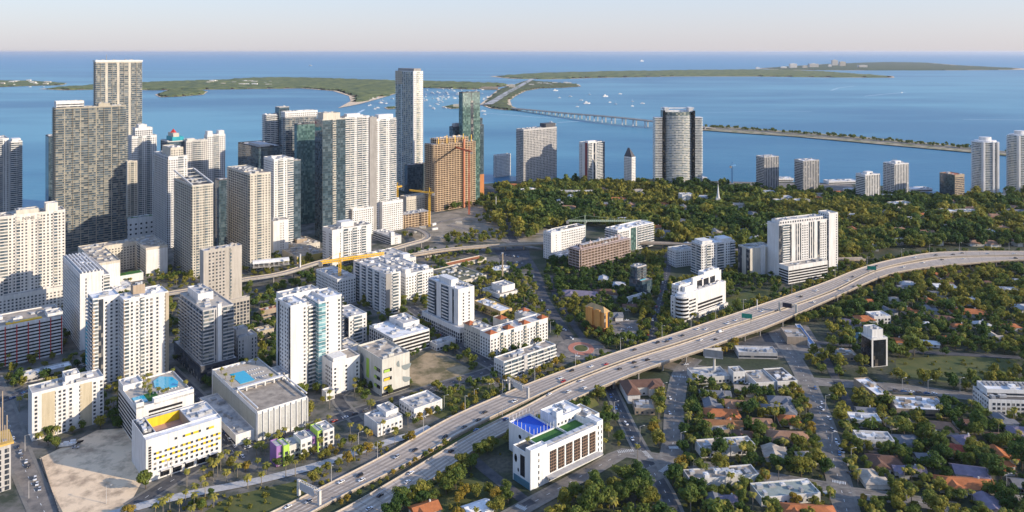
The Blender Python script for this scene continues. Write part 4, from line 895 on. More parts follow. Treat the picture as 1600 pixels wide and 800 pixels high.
b.vol(0, w, 0, 16, 0, H, 'g2 b1 g2', 'g', units=7); b.vol(0, 14, 16, d, 0, H + 2, 'p', 'g', units=7, wall=None); b.vol(w - 14, w, 16, d * .9, 0, H - 2, 'p', 'p', units=6); b.vol(14, w - 14, d * .55, d * .75, 0, H, 'g', 'p', units=5)
b.pent(2, 9, 4, 12, 5); b.pent(w - 10, w - 3, 5, 12, 4); b.done()
b = T('apartment_block', 'shaded blue white block with window rows beneath the yellow crane', 'block under the crane', 494, 527, 556, 438, 478, wall='W', right='g', left='g', units=6, d=52); b.done()
b = T('apartment_block', 'dark balconied white block between the aqua bay high-rise and the crane', 'dark balconied block', 520, 545, 573, 497, 540, wall='W', right='g1 b2 g1', left='s1 b2 s1', units=3, roof=roofgrey); b.done()
b = T('town_block', 'pale low block with round window balconies tucked behind the patterned car park', 'tucked pale block', 520, 548, 572, 552, 590, wall='C', right='g', left='g', units=3); b.done()
b = T('car_park', 'grey car park with green strips and abstract leaf patterns', 'leaf patterned car park', 559, 597, 640, 565, 620, wall=mat('pale_panel', (0.60, 0.58, 0.52), .8, .05, .1), right='p', left='p', units=4, roof=rooftan, top=1.6)
gp = mat('grey_motif', (0.22, 0.25, 0.25), .8, .05, .1)
for (k, z) in ((0, .66), (0, .42), (0, .18)):
    MB().box(b.w * .06, b.w * .34, -.35, 0.0, b.H * z, b.H * z + 2.6).build('window_band', glassd, b.root)
    MB().box(b.w * .06, b.w * .26, -.6, -.36, b.H * z + .2, b.H * z + 2.2).build('lime_fin', lime if z > .5 else yellow, b.root)
    MB().box(-.4, 0, 3, 11, b.H * z, b.H * z + 2.6).build('window_band', glassd, b.root); MB().box(-.6, -.41, 8, 12, b.H * z + .2, b.H * z + 2.4).build('lime_fin', lime, b.root)
MB().box(-.4, 0, b.d * .52, b.d * .62, b.H * .3, b.H * .85).build('lime_strip', lime, b.root)
def halfdisc(x, y0, z0, r, side, st, en):
    P = [(math.cos(R(a)) * r, math.sin(R(a)) * r) for a in range(st, en + 1, 15)]
    m_ = MB()
    if side == 'L': m_.poly([(-.25, y0 + p, z0 + q) for p, q in P])
    else: m_.poly([(x + p, -.25, z0 + q) for p, q in P])
    m_.build('leaf_pattern', gp, b.root)
halfdisc(0, b.d * .85, b.H * .75, 4.2, 'L', 90, 270); halfdisc(0, b.d * .84, b.H * .45, 3.2, 'L', 40, 220); halfdisc(0, b.d * .8, b.H * .2, 3.4, 'L', 90, 270)
halfdisc(b.w * .88, 0, b.H * .72, 4.6, 'R', 180, 360); halfdisc(b.w * .9, 0, b.H * .35, 4.2, 'R', 160, 340); halfdisc(b.w * .62, 0, b.H * .8, 2.6, 'R', 100, 280)
MB().box(-.3, b.w, -.45, 0, 0.5, 2.6).build('ground_floor_shade', opening, b.root); b.done()  # dark strip along the foot, shade in its colour
b = T('car_park', 'white car park with dark lattice openings and an L-shaped roof', 'lattice car park', 577, 614, 671, 531, 560, wall='W', right='l', left='j', fl=3.2, units=4, roof=roofwhite, bays=4); b.vol(b.w * .55, b.w, b.d * .4, b.d, b.H, b.H + 4, 'p', 'p', foot=False); b.done()
b = T('apartment_tower', 'bright white mid rise tower with vertical dark slots and a cafe podium', 'slotted white tower', 669, 716, 741, 454, 530, wall='W', right='p1 g1 p.6 g1 p1', left='b1.2 s.3 p.8 s.3 b1 p.6 s.3 p.7', fl=3.15, units=6, roof=roofwhite)
b.pent(3, b.w * .6, b.d * .3, b.d * .7, 6); b.vol(-5, b.w * .9, -9, b.d + 4, 0, 13, 'j', 'l', fl=None, units=3) if False else b.vol(-5, b.w * .9, -9, b.d + 4, 0, 13, 'j', 'j', units=3); b.done()
b = T('apartment_block', 'white courtyard apartment block with russet tiled corner roofs', 'russet cornered block', 725, 766, 856, 530, 562, wall='C', right='g2 p.3 v.6 g1.5 p.3', left='g', units=0, main=False, fl=3.0)
w, d, H = b.w, b.d, b.H + 3
b.vol(0, w, 0, 15, 0, H, 'g2 v.7 g1.5 v.7 g2 v.7 g2 v.7 g2', 'g', wall=white, units=4); b.vol(0, 15, 15, d, 0, H, 'p', 'g', units=3); b.vol(w - 15, w, 15, d * .8, 0, H, 'p', 'p', units=3); b.vol(w * .45, w * .55, 15, d * .9, 0, H, 'p', 'p', units=2)
MB().box(15, w * .45, 15, d * .9, 5, 5.3).build('courtyard_deck', deck, b.root)
for x, y in ((3.5, 3.5), (w * .34, 3.5), (w * .62, 3.5), (w - 4.5, 3.5), (3.5, d - 5), (w - 4.5, d * .75), (w * .5, d * .7)):
    m_ = MB(); r_ = 4.6; m_.v = [(x - r_, y - r_, H + 1.4), (x + r_, y - r_, H + 1.4), (x + r_, y + r_, H + 1.4), (x - r_, y + r_, H + 1.4), (x, y, H + 4)]; m_.f = [(0, 1, 4), (1, 2, 4), (2, 3, 4), (3, 0, 4), (3, 2, 1, 0)]; m_.build('tiled_roof', brick_r, b.root)
b.done()
b = T('apartment_block', 'long white five storey slab with open galleries close to the motorway', 'gallery slab', 772, 787, 868, 567, 595, wall='W', right='b', left='g', fl=3.0, units=5, roof=rooftan); b.wallbox(greylt, b.w * .36, b.w * .42, -1.8, 0, 0, b.H + 1); b.done()
b = T('commercial_building', 'low white building with a curved blank wall end and set back upper floor', 'curved wall building', 754, 781, 810, 462, 471, wall='W', right='G', left='h', units=2, roof=rooftan); b.vol(b.w * .3, b.w, b.d * .2, b.d * .8, b.H, b.H + 6, 'p', 'p', foot=False, units=2); b.done()
b = T('warehouse', 'large low store with a mottled olive flat roof and cream walls', 'olive roofed store', 676, 721, 760, 440, 448, wall='C', right='p', left='p', roof=mat('olive_roof', (0.20, 0.19, 0.11), .95, .2, .05, col2=(0.08, .08, .06)), units=3); b.done()
b = T('warehouse', 'long low cream strip building beside the metro viaduct and olive roofed store', 'cream strip building', 680, 702, 760, 416, 421, wall='C', right='p', left='p', roof=tile_o, units=0, d=14); b.done()
b = T('apartment_block', 'low yellow apartment row with a white flat roof near the slotted tower', 'low yellow apartments', 741, 782, 800, 488, 500, wall=mat('straw', (0.60, 0.43, 0.20), .85, .06, .1), right='g', left='g', units=6, roof=roofwhite); b.done()
# orange block
b = T('apartment_block', 'bright orange apartment block with hipped ochre roof and russet ground floor', 'orange block', 915, 944, 952, 489, 525, wall='R', right='s p s', left='n1 p1 n1 p1', units=0, top=0, main=False)
w, d, H = b.w, b.d, b.H
b.vol(0, w, 0, d, 7, H, 's1 p1 s1', 'p1 n1 p1 n1 p1', top=0, units=0); b.wallbox(brick_r, 0.02, w - 0.02, 0.02, d - 0.02, 0, 7)
m_ = MB(); e = 0.8; m_.v = [(-e, -e, H), (w + e, -e, H), (w + e, d + e, H), (-e, d + e, H), (w / 2, w * .6, H + 4.5), (w / 2, d - w * .6, H + 4.5)]; m_.f = [(0, 1, 4), (1, 2, 5, 4), (2, 3, 5), (3, 0, 4, 5), (3, 2, 1, 0)]
m_.build('hipped_roof', mat('ochre_tiles', (0.50, 0.33, 0.15), .85, .1, .3), b.root)
for q in (d * .3, d * .7): b.wallbox(orange_w, -1.6, 0, q - 3, q + 3, 7, H + 1.5)
b.done()
# hotel in L, unfinished block, neighbours
b = T('hotel', 'white L-shaped hotel with a pool of shade on its left side and dark framed windows', 'L-shaped white hotel', 849, 861, 877, 365, 406, wall='W', right='p3 n1 p3', left='n', units=3, roof=roofwhite)
b.vol(b.w, b.w + 52, b.d * .35, b.d * .35 + 16, 0, b.H - 1, 'b1 g9', 'p', roof=roofdark, units=4); b.vol(4, b.w + 20, -14, 0, 0, 7, 'p', 'h', roof=roofwhite, units=1); b.done()
pinkc = mat('raw_concrete', (0.64, 0.50, 0.44), 0.9, 0.14, 0.15)
b = T('building_shell', 'raw concrete frame of an unfinished block with open dark floors', 'unfinished concrete block', 902, 907, 984, 390, 426, d=20, wall=pinkc, right='o', left='o', fl=3.5, top=0, units=12, roof=pinkc)
for i in range(9): MB().box(3 + i * b.w / 10, 4 + i * b.w / 10, 4 + (i * 7) % 12, 5 + (i * 7) % 12, b.H, b.H + 4.5).build('column', pinkc, b.root)
b.vol(8, b.w * .8, 4, b.d * .6, b.H, b.H + 3.5, 'o', 'o', wall=pinkc, foot=False, top=0, units=6); b.done()
b = T('apartment_block', 'white and green glass apartment block behind the unfinished frame', 'white green glass block', 946, 965, 1021, 361, 397, wall='W', right='G2 p.3 q1 p.2 b3', left='b', units=6, roof=roofwhite); b.done()
b = T('office_block', 'stepped dark glass block with a rooftop pool on its terrace', 'dark glass terrace block', 983, 1003, 1019, 441, 466, wall='D', right='c', left='c', units=1, roof=deck)
b.vol(2, b.w, b.d * .45, b.d, b.H, b.H + 14, 'b', 'c', foot=False, units=6, wall=greylt); MB().box(3, b.w * .7, 5, b.d * .3, b.H + .2, b.H + .8).build('pool', pool, b.root); b.done()
b = T('commercial_building', 'low pale blue house with white roof in the shade near the dark glass terrace block', 'low pale blue house', 976, 981, 1010, 468, 476, wall='W', right='G', left='g', units=2); b.done()
b = T('apartment_block', 'small white block with blue roof terrace behind the white medical building', 'small blue roofed block', 1052, 1056, 1083, 392, 418, wall='W', right='g', left='g', units=3, a=24, d=18); b.done()
b = T('apartment_block', 'white balconied apartment block with twin roof lobes behind the medical building', 'twin lobed block', 1091, 1096, 1148, 383, 430, wall='W', right='g1 b1 g1 p.3 b1.4 p.3 g1 b1', left='b', units=4, roof=roofwhite, a=24, d=20); b.pent(3, b.w * .35, 2, b.d - 2, 4); b.pent(b.w * .65, b.w - 3, 2, b.d - 2, 4); b.done()
b = T('office_block', 'blank beige block with one white vertical rib and dark roof', 'blank beige block', 1167, 1172, 1208, 390, 433, wall='C', right='p', left='s p s', units=8, roof=roofgrey, a=24, d=22)
MB().box(b.w * .44, b.w * .60, -2, 0, 0, b.H + 4).build('rib', white, b.root); b.done()
# medical building
b = T('medical_building', 'stepped white medical centre with a round glazed corner and blue letters', 'white medical centre', 1053, 1070, 1134, 466, 502, wall='W', main=False, fl=3.6, units=4)
w, d, H = b.w, b.d, b.H
b.vol(0, w, 0, d * .55, 0, H + 3, 'p.1', 'g', roof=roofwhite, units=6); b.face(('R', 1, w * .26, 0), 3, H, 'h'); b.face(('R', w * .3, w * .92, 0), 3, H * .72, 'l'); b.vol(w * .28, w, -3, 0, 0, 4, 'G', 'p', units=0); b.vol(-9, 0, 6, d * .8, 0, H + 1, 'p', 'g', units=2); b.vol(4, w * .26, d * .2, d * .5, H + 3, H + 9, 'p', 'p', foot=False, units=2)
b.vol(w * .3, w, 6, d * .6, H + 3, H + 14, 'p', 'p', foot=False, roof=roofwhite, units=4); b.vol(0, w * .6, d * .55, d * 1.2, 0, H + 10, 'p', 'g', roof=roofwhite, units=6); b.vol(w * .6, w * .98, d * .55, d * 1.1, 0, H + 16, 'p', 'p', roof=roofwhite, units=5)
for i in range(3): MB().box(w * (.40 + .16 * i), w * (.52 + .16 * i), 5.7, 6.02, H + 4, H + 11).build('tall_window', glassd, b.root)
text_on(b.root, 'MR', (w * .52, 5.6, H + 11.3), 2.4, 0, mat('sign_blue', (0.05, 0.12, 0.4), .5, .02, 1), 'lettering')
r_ = 7.0
for k in range(6): MB().cyl(-1, 3, k * 3.9 + 3, k * 3.9 + 5.2, r_, n=24).build('glazed_band', glassd, b.root); MB().cyl(-1, 3, k * 3.9 + 5.2, k * 3.9 + 6.9, r_ + .3, n=24).build('white_band', white, b.root)
MB().cyl(-1, 3, 0, 3, r_ - 2, n=20).build('corner_drum', greylt, b.root); MB().cyl(-1, 3, 26.4, 29, r_ - 2, n=20).build('roof_drum', white, b.root); b.done()
# the large slab hotel on the right
b = T('apartment_tower', 'broad white tower slab with dark vertical window strips and a taller end core', 'broad striped slab', 1212, 1217, 1306, 352, 436, d=20, wall='W', right='s.5 b1 s.4 p.5 f1 g1 f1 p.4 s.4 g1 f1 p.5', left='p', a=24, units=5, fl=3.0, N=80)
b.vol(b.w * .86, b.w + 2, -1.5, b.d * .8, 0, b.H + 7, 'p2 g1', 'g', units=1); b.vol(4, b.w * .8, 3, b.d - 3, b.H, b.H + 3.4, 'f', 'p', foot=False); b.done()
b = T('car_park', 'white tiered car park with gallery openings in front of the broad striped slab', 'tiered car park', 1217, 1232, 1293, 418, 444, wall='W', right='l', left='l', fl=3.2, a=26, units=2, roof=deck); b.done()
b = T('office_tower', 'slim white framed tower with black glass faces among low houses', 'white framed black tower', 1353, 1362, 1387, 531, 574, d=14, wall='W', right='p.12 s1 p.12', left='s', a=12, units=2, gl=glassd, roof=roofwhite)
b.vol(2, b.w * .8, 2, b.d, b.H, b.H + 7, 'p', 'p', foot=False, units=3); b.done()
# ================================================================ near buildings
b = T('apartment_block', 'wide white and beige slab block beside the vacant sand lot', 'white beige slab', 44, 50, 162, 617, 690, wall='W', right='g1.2 p.3 p1.6 n.8 g1.4 p.2 g.9 p.5 g1.2 p1.3 g.8 p.3 g.8', left='p', units=14, roof=roofgrey, fl=2.9, N=100)
for a0, a1 in ((.13, .31), (.66, .83)): b.wallbox(mat('khaki_panel', (0.55, 0.47, 0.33), .85, .05, .1), b.w * a0, b.w * a1, -0.12, 0, 0, b.H - 1)
b.vol(b.w * .47, b.w * .68, b.d * .3, b.d, b.H, b.H + 4.5, 'p', 'p', foot=False, units=4); b.done()
b = T('apartment_block', 'white block with yellow panels and a sunken bright yellow roof court', 'yellow panelled block', 206, 228, 346, 690, 755, wall='W', main=False, fl=3.3)
w, d, H = b.w, b.d, b.H
b.vol(0, w, 0, 7, 0, H, 'p', 'p', units=0, roof=roofwhite, top=0.8); b.face(('R', w * .08, w * .97, 0), 5.6, 8.8, 'g'); b.face(('R', w * .08, w * .97, 0), 8.9, 21.8, 'y'); b.bays = 5; b.face(('R', w * .33, w * .86, 0), H - 5.6, H - 1.4, 'y'); b.bays = 3.4; b.vol(0, 8, 7, d, 0, H, 'p', 'p', units=9, roof=roofdark); b.vol(8, w, d - 4, d, 0, H, 'p', 'p', units=0, top=0.5, wall=None); b.vol(w * .62, w, 7, d - 4, 0, H, 'p', 'p', roof=roofwhite, units=7)
MB().box(8, w * .62, 7, d - 4, H - 6, H - 5.7).build('court_floor', mat('pink_paving', (0.5, 0.3, 0.22), .9, .08, .3), b.root)
MB().box(8.01, w * .62 - .01, d - 4.3, d - 4.01, H - 6, H + .6).build('yellow_wall', yellow, b.root); MB().box(w * .62 - .35, w * .62 - .02, 7.4, d - 4.4, H - 6, H + .4).build('court_wall', tan, b.root)
for k in range(9): MB().box(1.6, 3.2, -.3, -0.01, 8 + k * 1.7, 9.2 + k * 1.7).build('slit_window', opening, b.root)
for k in range(5): MB().box(w * (.18 + .16 * k), w * (.30 + .16 * k), -2.4, 0, 5.4, 5.7).build('canopy', white, b.root); MB().box(w * (.18 + .16 * k), w * (.30 + .16 * k), -0.1, -.02, 1, 5).build('shop_window', glassd, b.root)
b.done()
b = T('car_park', 'white car park with a palm filled pool deck on its roof', 'pool deck car park', 185, 213, 303, 640, 700, wall='W', main=False, fl=3.0)
w, d, H = b.w, b.d, b.H
b.vol(0, w, 0, d, 0, H, 'p1 l3 p1', 'l', units=0, roof=deck, top=1.2); b.vol(0, w * .35, d * .72, d, H, H + 3.5, 'p', 'p', foot=False, units=1); b.vol(w * .3, w, 0, 5, H, H + 2.5, 'p', 'p', foot=False, units=2, roof=roofwhite); b.vol(0, 5, 0, 6, H, H + 3, 'p', 'p', foot=False, units=0)
pl = MB(); P = [(w * .50, d * .55), (w * .62, d * .42), (w * .86, d * .40), (w * .93, d * .55), (w * .90, d * .78), (w * .72, d * .92), (w * .56, d * .80)]; pl.prism(P, H + .2, H + .7); pl.build('pool', pool, b.root)
MB().box(2, w * .25, 8, d * .4, H + .2, H + .6).build('plunge_pool', pool, b.root); MB().box(w * .26, w * .46, 7, d * .42, H + .2, H + .5).build('roof_lawn', turf, b.root)
for i in range(9): MB().box(w * .4 + i * 2.2, w * .4 + i * 2.2 + .8, d * .36 - (i % 2), d * .36 + 1.2 - (i % 2), H + .2, H + .8).build('lounger', white, b.root)
ROOFP = [(b, w * x, d * y, H) for x, y in ((.30, .5), (.34, .62), (.4, .5), (.36, .42), (.44, .7), (.48, .3), (.5, .92), (.97, .3), (.95, .88), (.33, .3), (.52, .18), (.6, .2), (.4, .85))]
b.done()
b = T('car_park', 'big ribbed white car park with a square rooftop pool terrace', 'rooftop pool car park', 331, 402, 480, 646, 691, wall='W', main=False, fl=3.3)
w, d, H = b.w, b.d, b.H
slat = mat('ribbed_panel', (0.50, 0.50, 0.48), .6, .08, .6)
b.vol(0, w, 0, d, 0, H, 'p', 'p', units=0, roof=rooftan, top=1.4)
nb = 9
for i in range(nb):
    MB().box(w * i / nb + .6, w * (i + 1) / nb - .6, -.35, 0, 2.5, H - 1).build('ribbed_panel', slat, b.root)
for i in range(nb + 1): MB().box(max(0, w * i / nb - .3), w * i / nb + .3, -1.0, 0, 0, H + .6).build('rib', white, b.root)
MB().box(-.35, 0, 3, d - 3, 3, H - 1.5).build('ribbed_panel', mat('ribbed_shade_panel', (0.42, 0.42, 0.36), .6, .08, .6), b.root)  # same ribbed panel, darkened in colour for the side turned from the sun
MB().box(1, w - 1, d * .45, d - 1, H + .15, H + .5).build('pool_terrace', deck, b.root); MB().box(w * .22, w * .52, d * .58, d * .82, H + .3, H + .75).build('pool', pool, b.root)
pg = MB()
for i in range(6): pg.box(.4 + i * (w - 2) / 5, 1.2 + i * (w - 2) / 5, d * .43, d * .44, H, H + 3.4)
pg.box(0, w, d * .42, d * .45, H + 3.4, H + 4.2); pg.box(0, .8, 0, d * .45, H + 3.4, H + 4.2); pg.box(w - .8, w, 0, d * .45, H + 3.4, H + 4.2); pg.build('pergola', white, b.root)
for i in range(18): MB().box(w * .55 + (i % 6) * 1.9, w * .55 + (i % 6) * 1.9 + .8, d * (.6 + .09 * (i // 6)), d * (.6 + .09 * (i // 6)) + 1.9, H + .5, H + .95).build('lounger', white, b.root)
for i in range(6): x = w * .12 + i * 1.1; MB().cyl(w * (.1 + .13 * i), d * .93, H + .5, H + 3, .1).cyl(w * (.1 + .13 * i), d * .93, H + 2.6, H + 3.2, 1.6, .1).build('parasol', white, b.root)
b.vol(-14, 0, 4, d * .85, 0, 7, 'p', 'h', units=2, roof=roofgrey)
ROOFP += [(b, w * x, d * y, H) for x, y in ((.06, .6), (.07, .75), (.1, .88), (.14, .66), (.7, .95), (.85, .9), (.78, .5))]
b.done()
fc = empty('fence', (0, 0, 0)); tag(fc, 'dark low fence between the sand lot and the car lined street', 'fence')
P_ = [G(64, 718), G(78, 762), G(94, 808)]; m_ = MB(); [m_.beam((a.x, a.y, .9), (c.x, c.y, .9), .12, 1.6) for a, c in zip(P_, P_[1:])]; m_.build('fence_screen', dgrey, fc)
for a, c in zip(P_, P_[1:]):
    for k in range(9): q = a.lerp(c, k / 9); MB().box(-.12, .12, -.12, .12, 0, 2.1).build('post', grey, fc, loc=(q.x, q.y, 0))
# school with blue court and green roof pitch
b = T('school', 'white school with a blue rooftop court, green roof pitch and tall gridded windows', 'white school', 797, 829, 942, 712, 767, wall=mat('bright_white', (0.82, 0.81, 0.79), .7, .03, .1), main=False, fl=3.8)
w, d, H = b.w, 17.5, b.H
b.vol(0, 14, 0, 5, 0, H + 2.5, 'p.6 n.5 p.6', 'p', units=0, roof=roofwhite, top=.6); b.vol(0, 13, 5, 17.5, 0, H - 1, 'p', 'p', units=0, roof=roofdark, top=1.2)
b.vol(14, w - 6, 0, 6, 0, H, 'p', 'p', units=0, roof=roofwhite, top=.6); b.vol(w - 6, w, 0, 11, 0, H + 2, 'n', 'p', units=0, roof=roofwhite, top=.6)
b.vol(14, w - 6, 6, 21, 0, H - 3.5, 'p', 'p', units=0, roof=turf, top=1.0)
b.vol(w - 24, w, 21, 38, 0, H + 2, 'g', 'p', units=6, roof=roofwhite); b.vol(w - 6, w + 8, 11, 30, 0, H, 'g', 'p', units=3, roof=rooftan, top=.7); b.vol(w - 24, w - 18, 21.2, 26, H + 2, H + 6, 'p', 'p', foot=False, units=0)
b.vol(22, 41, 21.5, 48, 0, H - 4, 'p', 'p', units=0, roof=court, top=1.3); b.vol(13.2, 22, 17.5, 21, 0, H - 9, 'p', 'p', units=0, roof=roofwhite)
for i in range(6):
    x0 = w * (.25 + .110 * i); x1 = x0 + w * .088
    MB().box(x0, x1, -.12, 0, 5.5, H - 3).build('gridded_window', opening, b.root)
    g_ = MB()
    for k in range(1, 7): g_.box(x0, x1, -.4, -.13, 5.5 + k * (H - 8.5) / 7 - .14, 5.5 + k * (H - 8.5) / 7 + .14)
    for k in range(1, 4): g_.box(x0 + k * (x1 - x0) / 4 - .12, x0 + k * (x1 - x0) / 4 + .12, -.36, -.14, 5.5, H - 3)
    g_.build('sun_screen', mat('copper_screen', (0.34, 0.22, 0.15), .6, .08, .5), b.root)
MB().box(w * .2, w * .93, -5, 0, 4.2, 4.7).build('canopy', greylt, b.root)
for i in range(9): MB().box(w * (.24 + .075 * i), w * (.285 + .075 * i), -.15, 0, .5, 3.8).build('ground_window', glassd, b.root)
MB().box(-.15, 0, 5.6, 10, 6, H - 3).build('gridded_window', opening, b.root); MB().box(-.3, 0, 1, 16.5, 0.2, 4.6).build('undercroft', mat('teal_undercroft_shade', (0.10, 0.22, 0.28), .8, .08, .3), b.root)  # undercroft is a flat sheet with its shade in the colour
for (y, z, r_) in ((14.5, H * .68, 2.6), (12, H * .38, 1.3)):
    m_ = MB(); m_.poly([(-.12, y + r_ * .55 * math.cos(6.2832 * i / 20), z + r_ * math.sin(6.2832 * i / 20)) for i in range(20)]); m_.build('oval_window', glassd, b.root)
m_ = MB(); m_.poly([(21.88, 36 + 1.5 * math.cos(6.2832 * i / 20), H * .6 + 1.5 * math.sin(6.2832 * i / 20)) for i in range(20)]); m_.build('oval_window', glassd, b.root)
for i in range(24):
    t = i / 24 * 4; L_ = [(22.3 + 18.4 * (t % 1), 21.9), (40.7, 21.9 + 25.7 * (t % 1)), (40.7 - 18.4 * (t % 1), 47.6), (22.3, 47.6 - 25.7 * (t % 1))][int(t)]
    MB().box(L_[0] - .12, L_[0] + .12, L_[1] - .12, L_[1] + .12, H - 4, H + 1.5).build('fence_post', white, b.root)
MB().box(w * .62, w * .63, 7, 20, H - 3.4, H - 2.0).build('pitch_wall', white, b.root)
for i in range(7): MB().box(w * .24 + i * w * .096, w * .24 + i * w * .096 + w * .08, 1.6, 4.8, H + .9, H + 1.2).build('solar_panel', metal, b.root)
b.done()
ROOFP += [(b, 8, 12, b.H - 1), (b, 16, 19.5, b.H - 9)]
# scaffolded block at the edge, colourful house, small blocks by the motorway
b = T('building_shell', 'part built concrete block with an ochre formwork deck at the picture edge', 'part built edge block', -30, -8, 17, 700, 772, wall='L', right='j', left='j', fl=3.4, units=2, top=0, d=20, bays=5)
MB().box(-1, b.w + 1.5, -1.5, 20, b.H + .2, b.H + 1.4).build('formwork_deck', mat('ply_ochre', (0.65, 0.42, 0.12), .85, .12, .4), b.root)
for i in range(6): MB().box(b.w * (.2 + .14 * i), b.w * (.2 + .14 * i) + .5, 2, 2.5, b.H, b.H + [30, 24, 34, 12, 18, 7][i]).build('formwork_post', tan, b.root)
b.done()
b = T('house_row', 'colourful low building of purple, lime and white boxes behind palms', 'purple and lime building', 411, 432, 520, 712, 730, wall='W', main=False, units=0)
w, d = b.w, b.d
for i, (a0, a1, q0, q1, h, m_) in enumerate([(0, .12, 0, 11, 13, purple), (.10, .2, -2, 9, 13, lime), (.2, .42, 3, 14, 9, offwhite), (.42, .62, 0, 12, 12, white), (.62, .72, 2, 14, 10, purple), (.72, .82, 0, 12, 14, lime), (.80, 1.0, -2, 12, 14, white)]):
    b.vol(w * a0, w * a1, q0, q1, 0, h, 'G', 'g' if i in (3, 6) else 'p', wall=m_, units=2, roof=roofgrey, top=.7)
b.done()
b = T('office_block', 'small white flat roofed block with open roof wells beside the motorway ramp', 'small white ramp side block', 569, 590, 629, 664, 683, wall='W', right='g', left='p', units=5, roof=roofgrey); b.vol(b.w * .5, b.w, b.d * .3, b.d, b.H, b.H + 3, 'p', 'p', foot=False); b.done()
b = T('commercial_building', 'low white box building with grey roof wells opposite the dirt lot', 'white box building', 624, 647, 691, 641, 657, wall='W', right='p n p', left='g', units=4, roof=roofgrey); b.done()
b = T('town_block', 'small pale green and white kiosk in a leafy yard above the car lane', 'pale kiosk', 50, 54, 74, 640, 655, wall='L', right='g', left='g', units=2); b.done()
b = T('commercial_building', 'long low white shed roof behind dark trees near the red striped car park', 'low white shed', 20, 36, 112, 590, 600, wall='L', right='h', left='p', units=3, roof=roofwhite, d=12); b.done()
# right hand side low buildings
DD = {'square white roof': 32, 'long white roof': 24, 'stained roof warehouse': 24, 'white rimmed hall': 26, 'store under the billboard': 20, 'upright white block': 11, 'villa with pool': 12, 'villa with roof decks': 12, 'stepped white villa': 12, 'long grey green roof': 16, 'blue shaded house': 7, 'L-shaped white villa': 13, 'brown roofed shed': 26, 'ornate cream apartments': 22, 'tan terraced row': 20, 'white cube in the woods': 18, 'small annex': 12, 'cubic white villa': 15}
def flat(nm, lab, sh, xL, xF, xR, yt, yb, **k):
    k.setdefault('a', 8); k.setdefault('roof', roofwhite); k.setdefault('units', 4); k.setdefault('fl', 3.4); k.setdefault('d', DD.get(sh, 16)); b = T(nm, lab, sh, xL, xF, xR, yt, yb, **k); b.done(); return b
b = T('office_block', 'long white two storey office with ribbed skylights by the lawn', 'ribbed roof office', 1520, 1545, 1640, 626, 648, a=-4, wall='W', right='h', left='g', main=False, units=2)
w, d, H = b.w, b.d, b.H; b.vol(0, w, 0, d, 0, H, 'p.3 G6', 'g', roof=roofdark, units=4); b.vol(3, w, d * .35, d, H, H + 4.5, 'h', 'p', roof=roofwhite, foot=False, units=3)
for i in range(12): MB().box(6 + i * w / 13, 7.5 + i * w / 13, d * .7, d * .95, H + 4.7, H + 6).build('skylight', grey, b.root)
b.done()
flat('commercial_building', 'square building with a bright white flat roof by the avenue', 'square white roof', 1352, 1370, 1393, 619, 628, wall='T', right='G', left='p', a=8)
flat('commercial_building', 'long building with a white flat roof and dark shaded wall', 'long white roof', 1396, 1401, 1486, 640, 650, wall='T', right='h', left='p', a=-6, units=7)
flat('warehouse', 'pale walled warehouse with a brown stained flat roof', 'stained roof warehouse', 1176, 1182, 1212, 600, 611, wall='W', right='p', left='p', roof=rooftan)
flat('warehouse', 'dark roofed hall with a white parapet rim beside the stained roof warehouse', 'white rimmed hall', 1213, 1215, 1246, 598, 610, wall='W', right='G', left='p', roof=roofdark)
flat('commercial_building', 'low flat roofed store under the billboard pole', 'store under the billboard', 1083, 1087, 1140, 592, 601, wall='O', right='G', left='p', roof=roofgrey, units=6)
flat('town_block', 'upright white stucco block beside the billboard store', 'upright white block', 1141, 1146, 1164, 583, 600, wall='W', right='g', left='p', roof=rooftan)
flat('villa', 'modern white villa row with pergolas and a small blue pool', 'villa with pool', 1092, 1096, 1180, 703, 716, wall='W', right='G p G', left='p', units=8, roof=rooftan, N=30)
flat('villa', 'modern white villa with roof decks and a blue skylight strip', 'villa with roof decks', 1072, 1078, 1186, 752, 767, wall='W', right='G p G', left='p', units=9, roof=rooftan, N=30)
flat('villa', 'long low house with grey green roof and white walls at the bottom edge', 'long grey green roof', 1184, 1190, 1282, 780, 792, wall='W', right='g', left='p', roof=mat('green_grey_roof', (0.30, 0.33, 0.29), .9, .1, .2), units=3)
flat('villa', 'white stepped villa with shaded walls facing the car lined street', 'stepped white villa', 1326, 1330, 1378, 657, 668, wall='W', right='G', left='g', a=-8)
flat('villa', 'white L-shaped villa with flat roof terrace and dark windows', 'L-shaped white villa', 1338, 1342, 1398, 688, 700, wall='W', right='n p n', left='g', a=-6, roof=roofgrey)
flat('villa', 'white cubic villa with stairs and a terrace behind the black tower', 'cubic white villa', 1361, 1366, 1392, 496, 508, wall='W', right='G', left='g')
flat('villa', 'white roofed long house near the curve of the motorway', 'long house by the curve', 1459, 1463, 1498, 450, 458, wall='W', right='g', left='g', a=-10)
flat('villa', 'bright white roofed house near the right end of the viaduct', 'bright roofed house', 1558, 1562, 1594, 455, 463, wall='W', right='g', left='g', a=-10)
flat('villa', 'tan flat roofed annex in front of the multi hipped lodge', 'tan annex', 989, 992, 1023, 640, 648, wall='T', right='g', left='p', roof=rooftan, a=-2)
flat('villa', 'blue shaded flat house beside the orange roofed pair', 'blue shaded house', 1100, 1104, 1140, 676, 686, wall='T', right='g', left='g', roof=roofgrey)
flat('apartment_block', 'cream ornate apartment house with a stepped roof in the woods', 'ornate cream apartments', 1397, 1402, 1428, 320, 333, wall='C', right='g', left='g', a=20)
flat('apartment_block', 'long tan terraced apartment row in the woods near the shore', 'tan terraced row', 1468, 1474, 1530, 331, 341, wall='C', right='g b g', left='g', a=0)
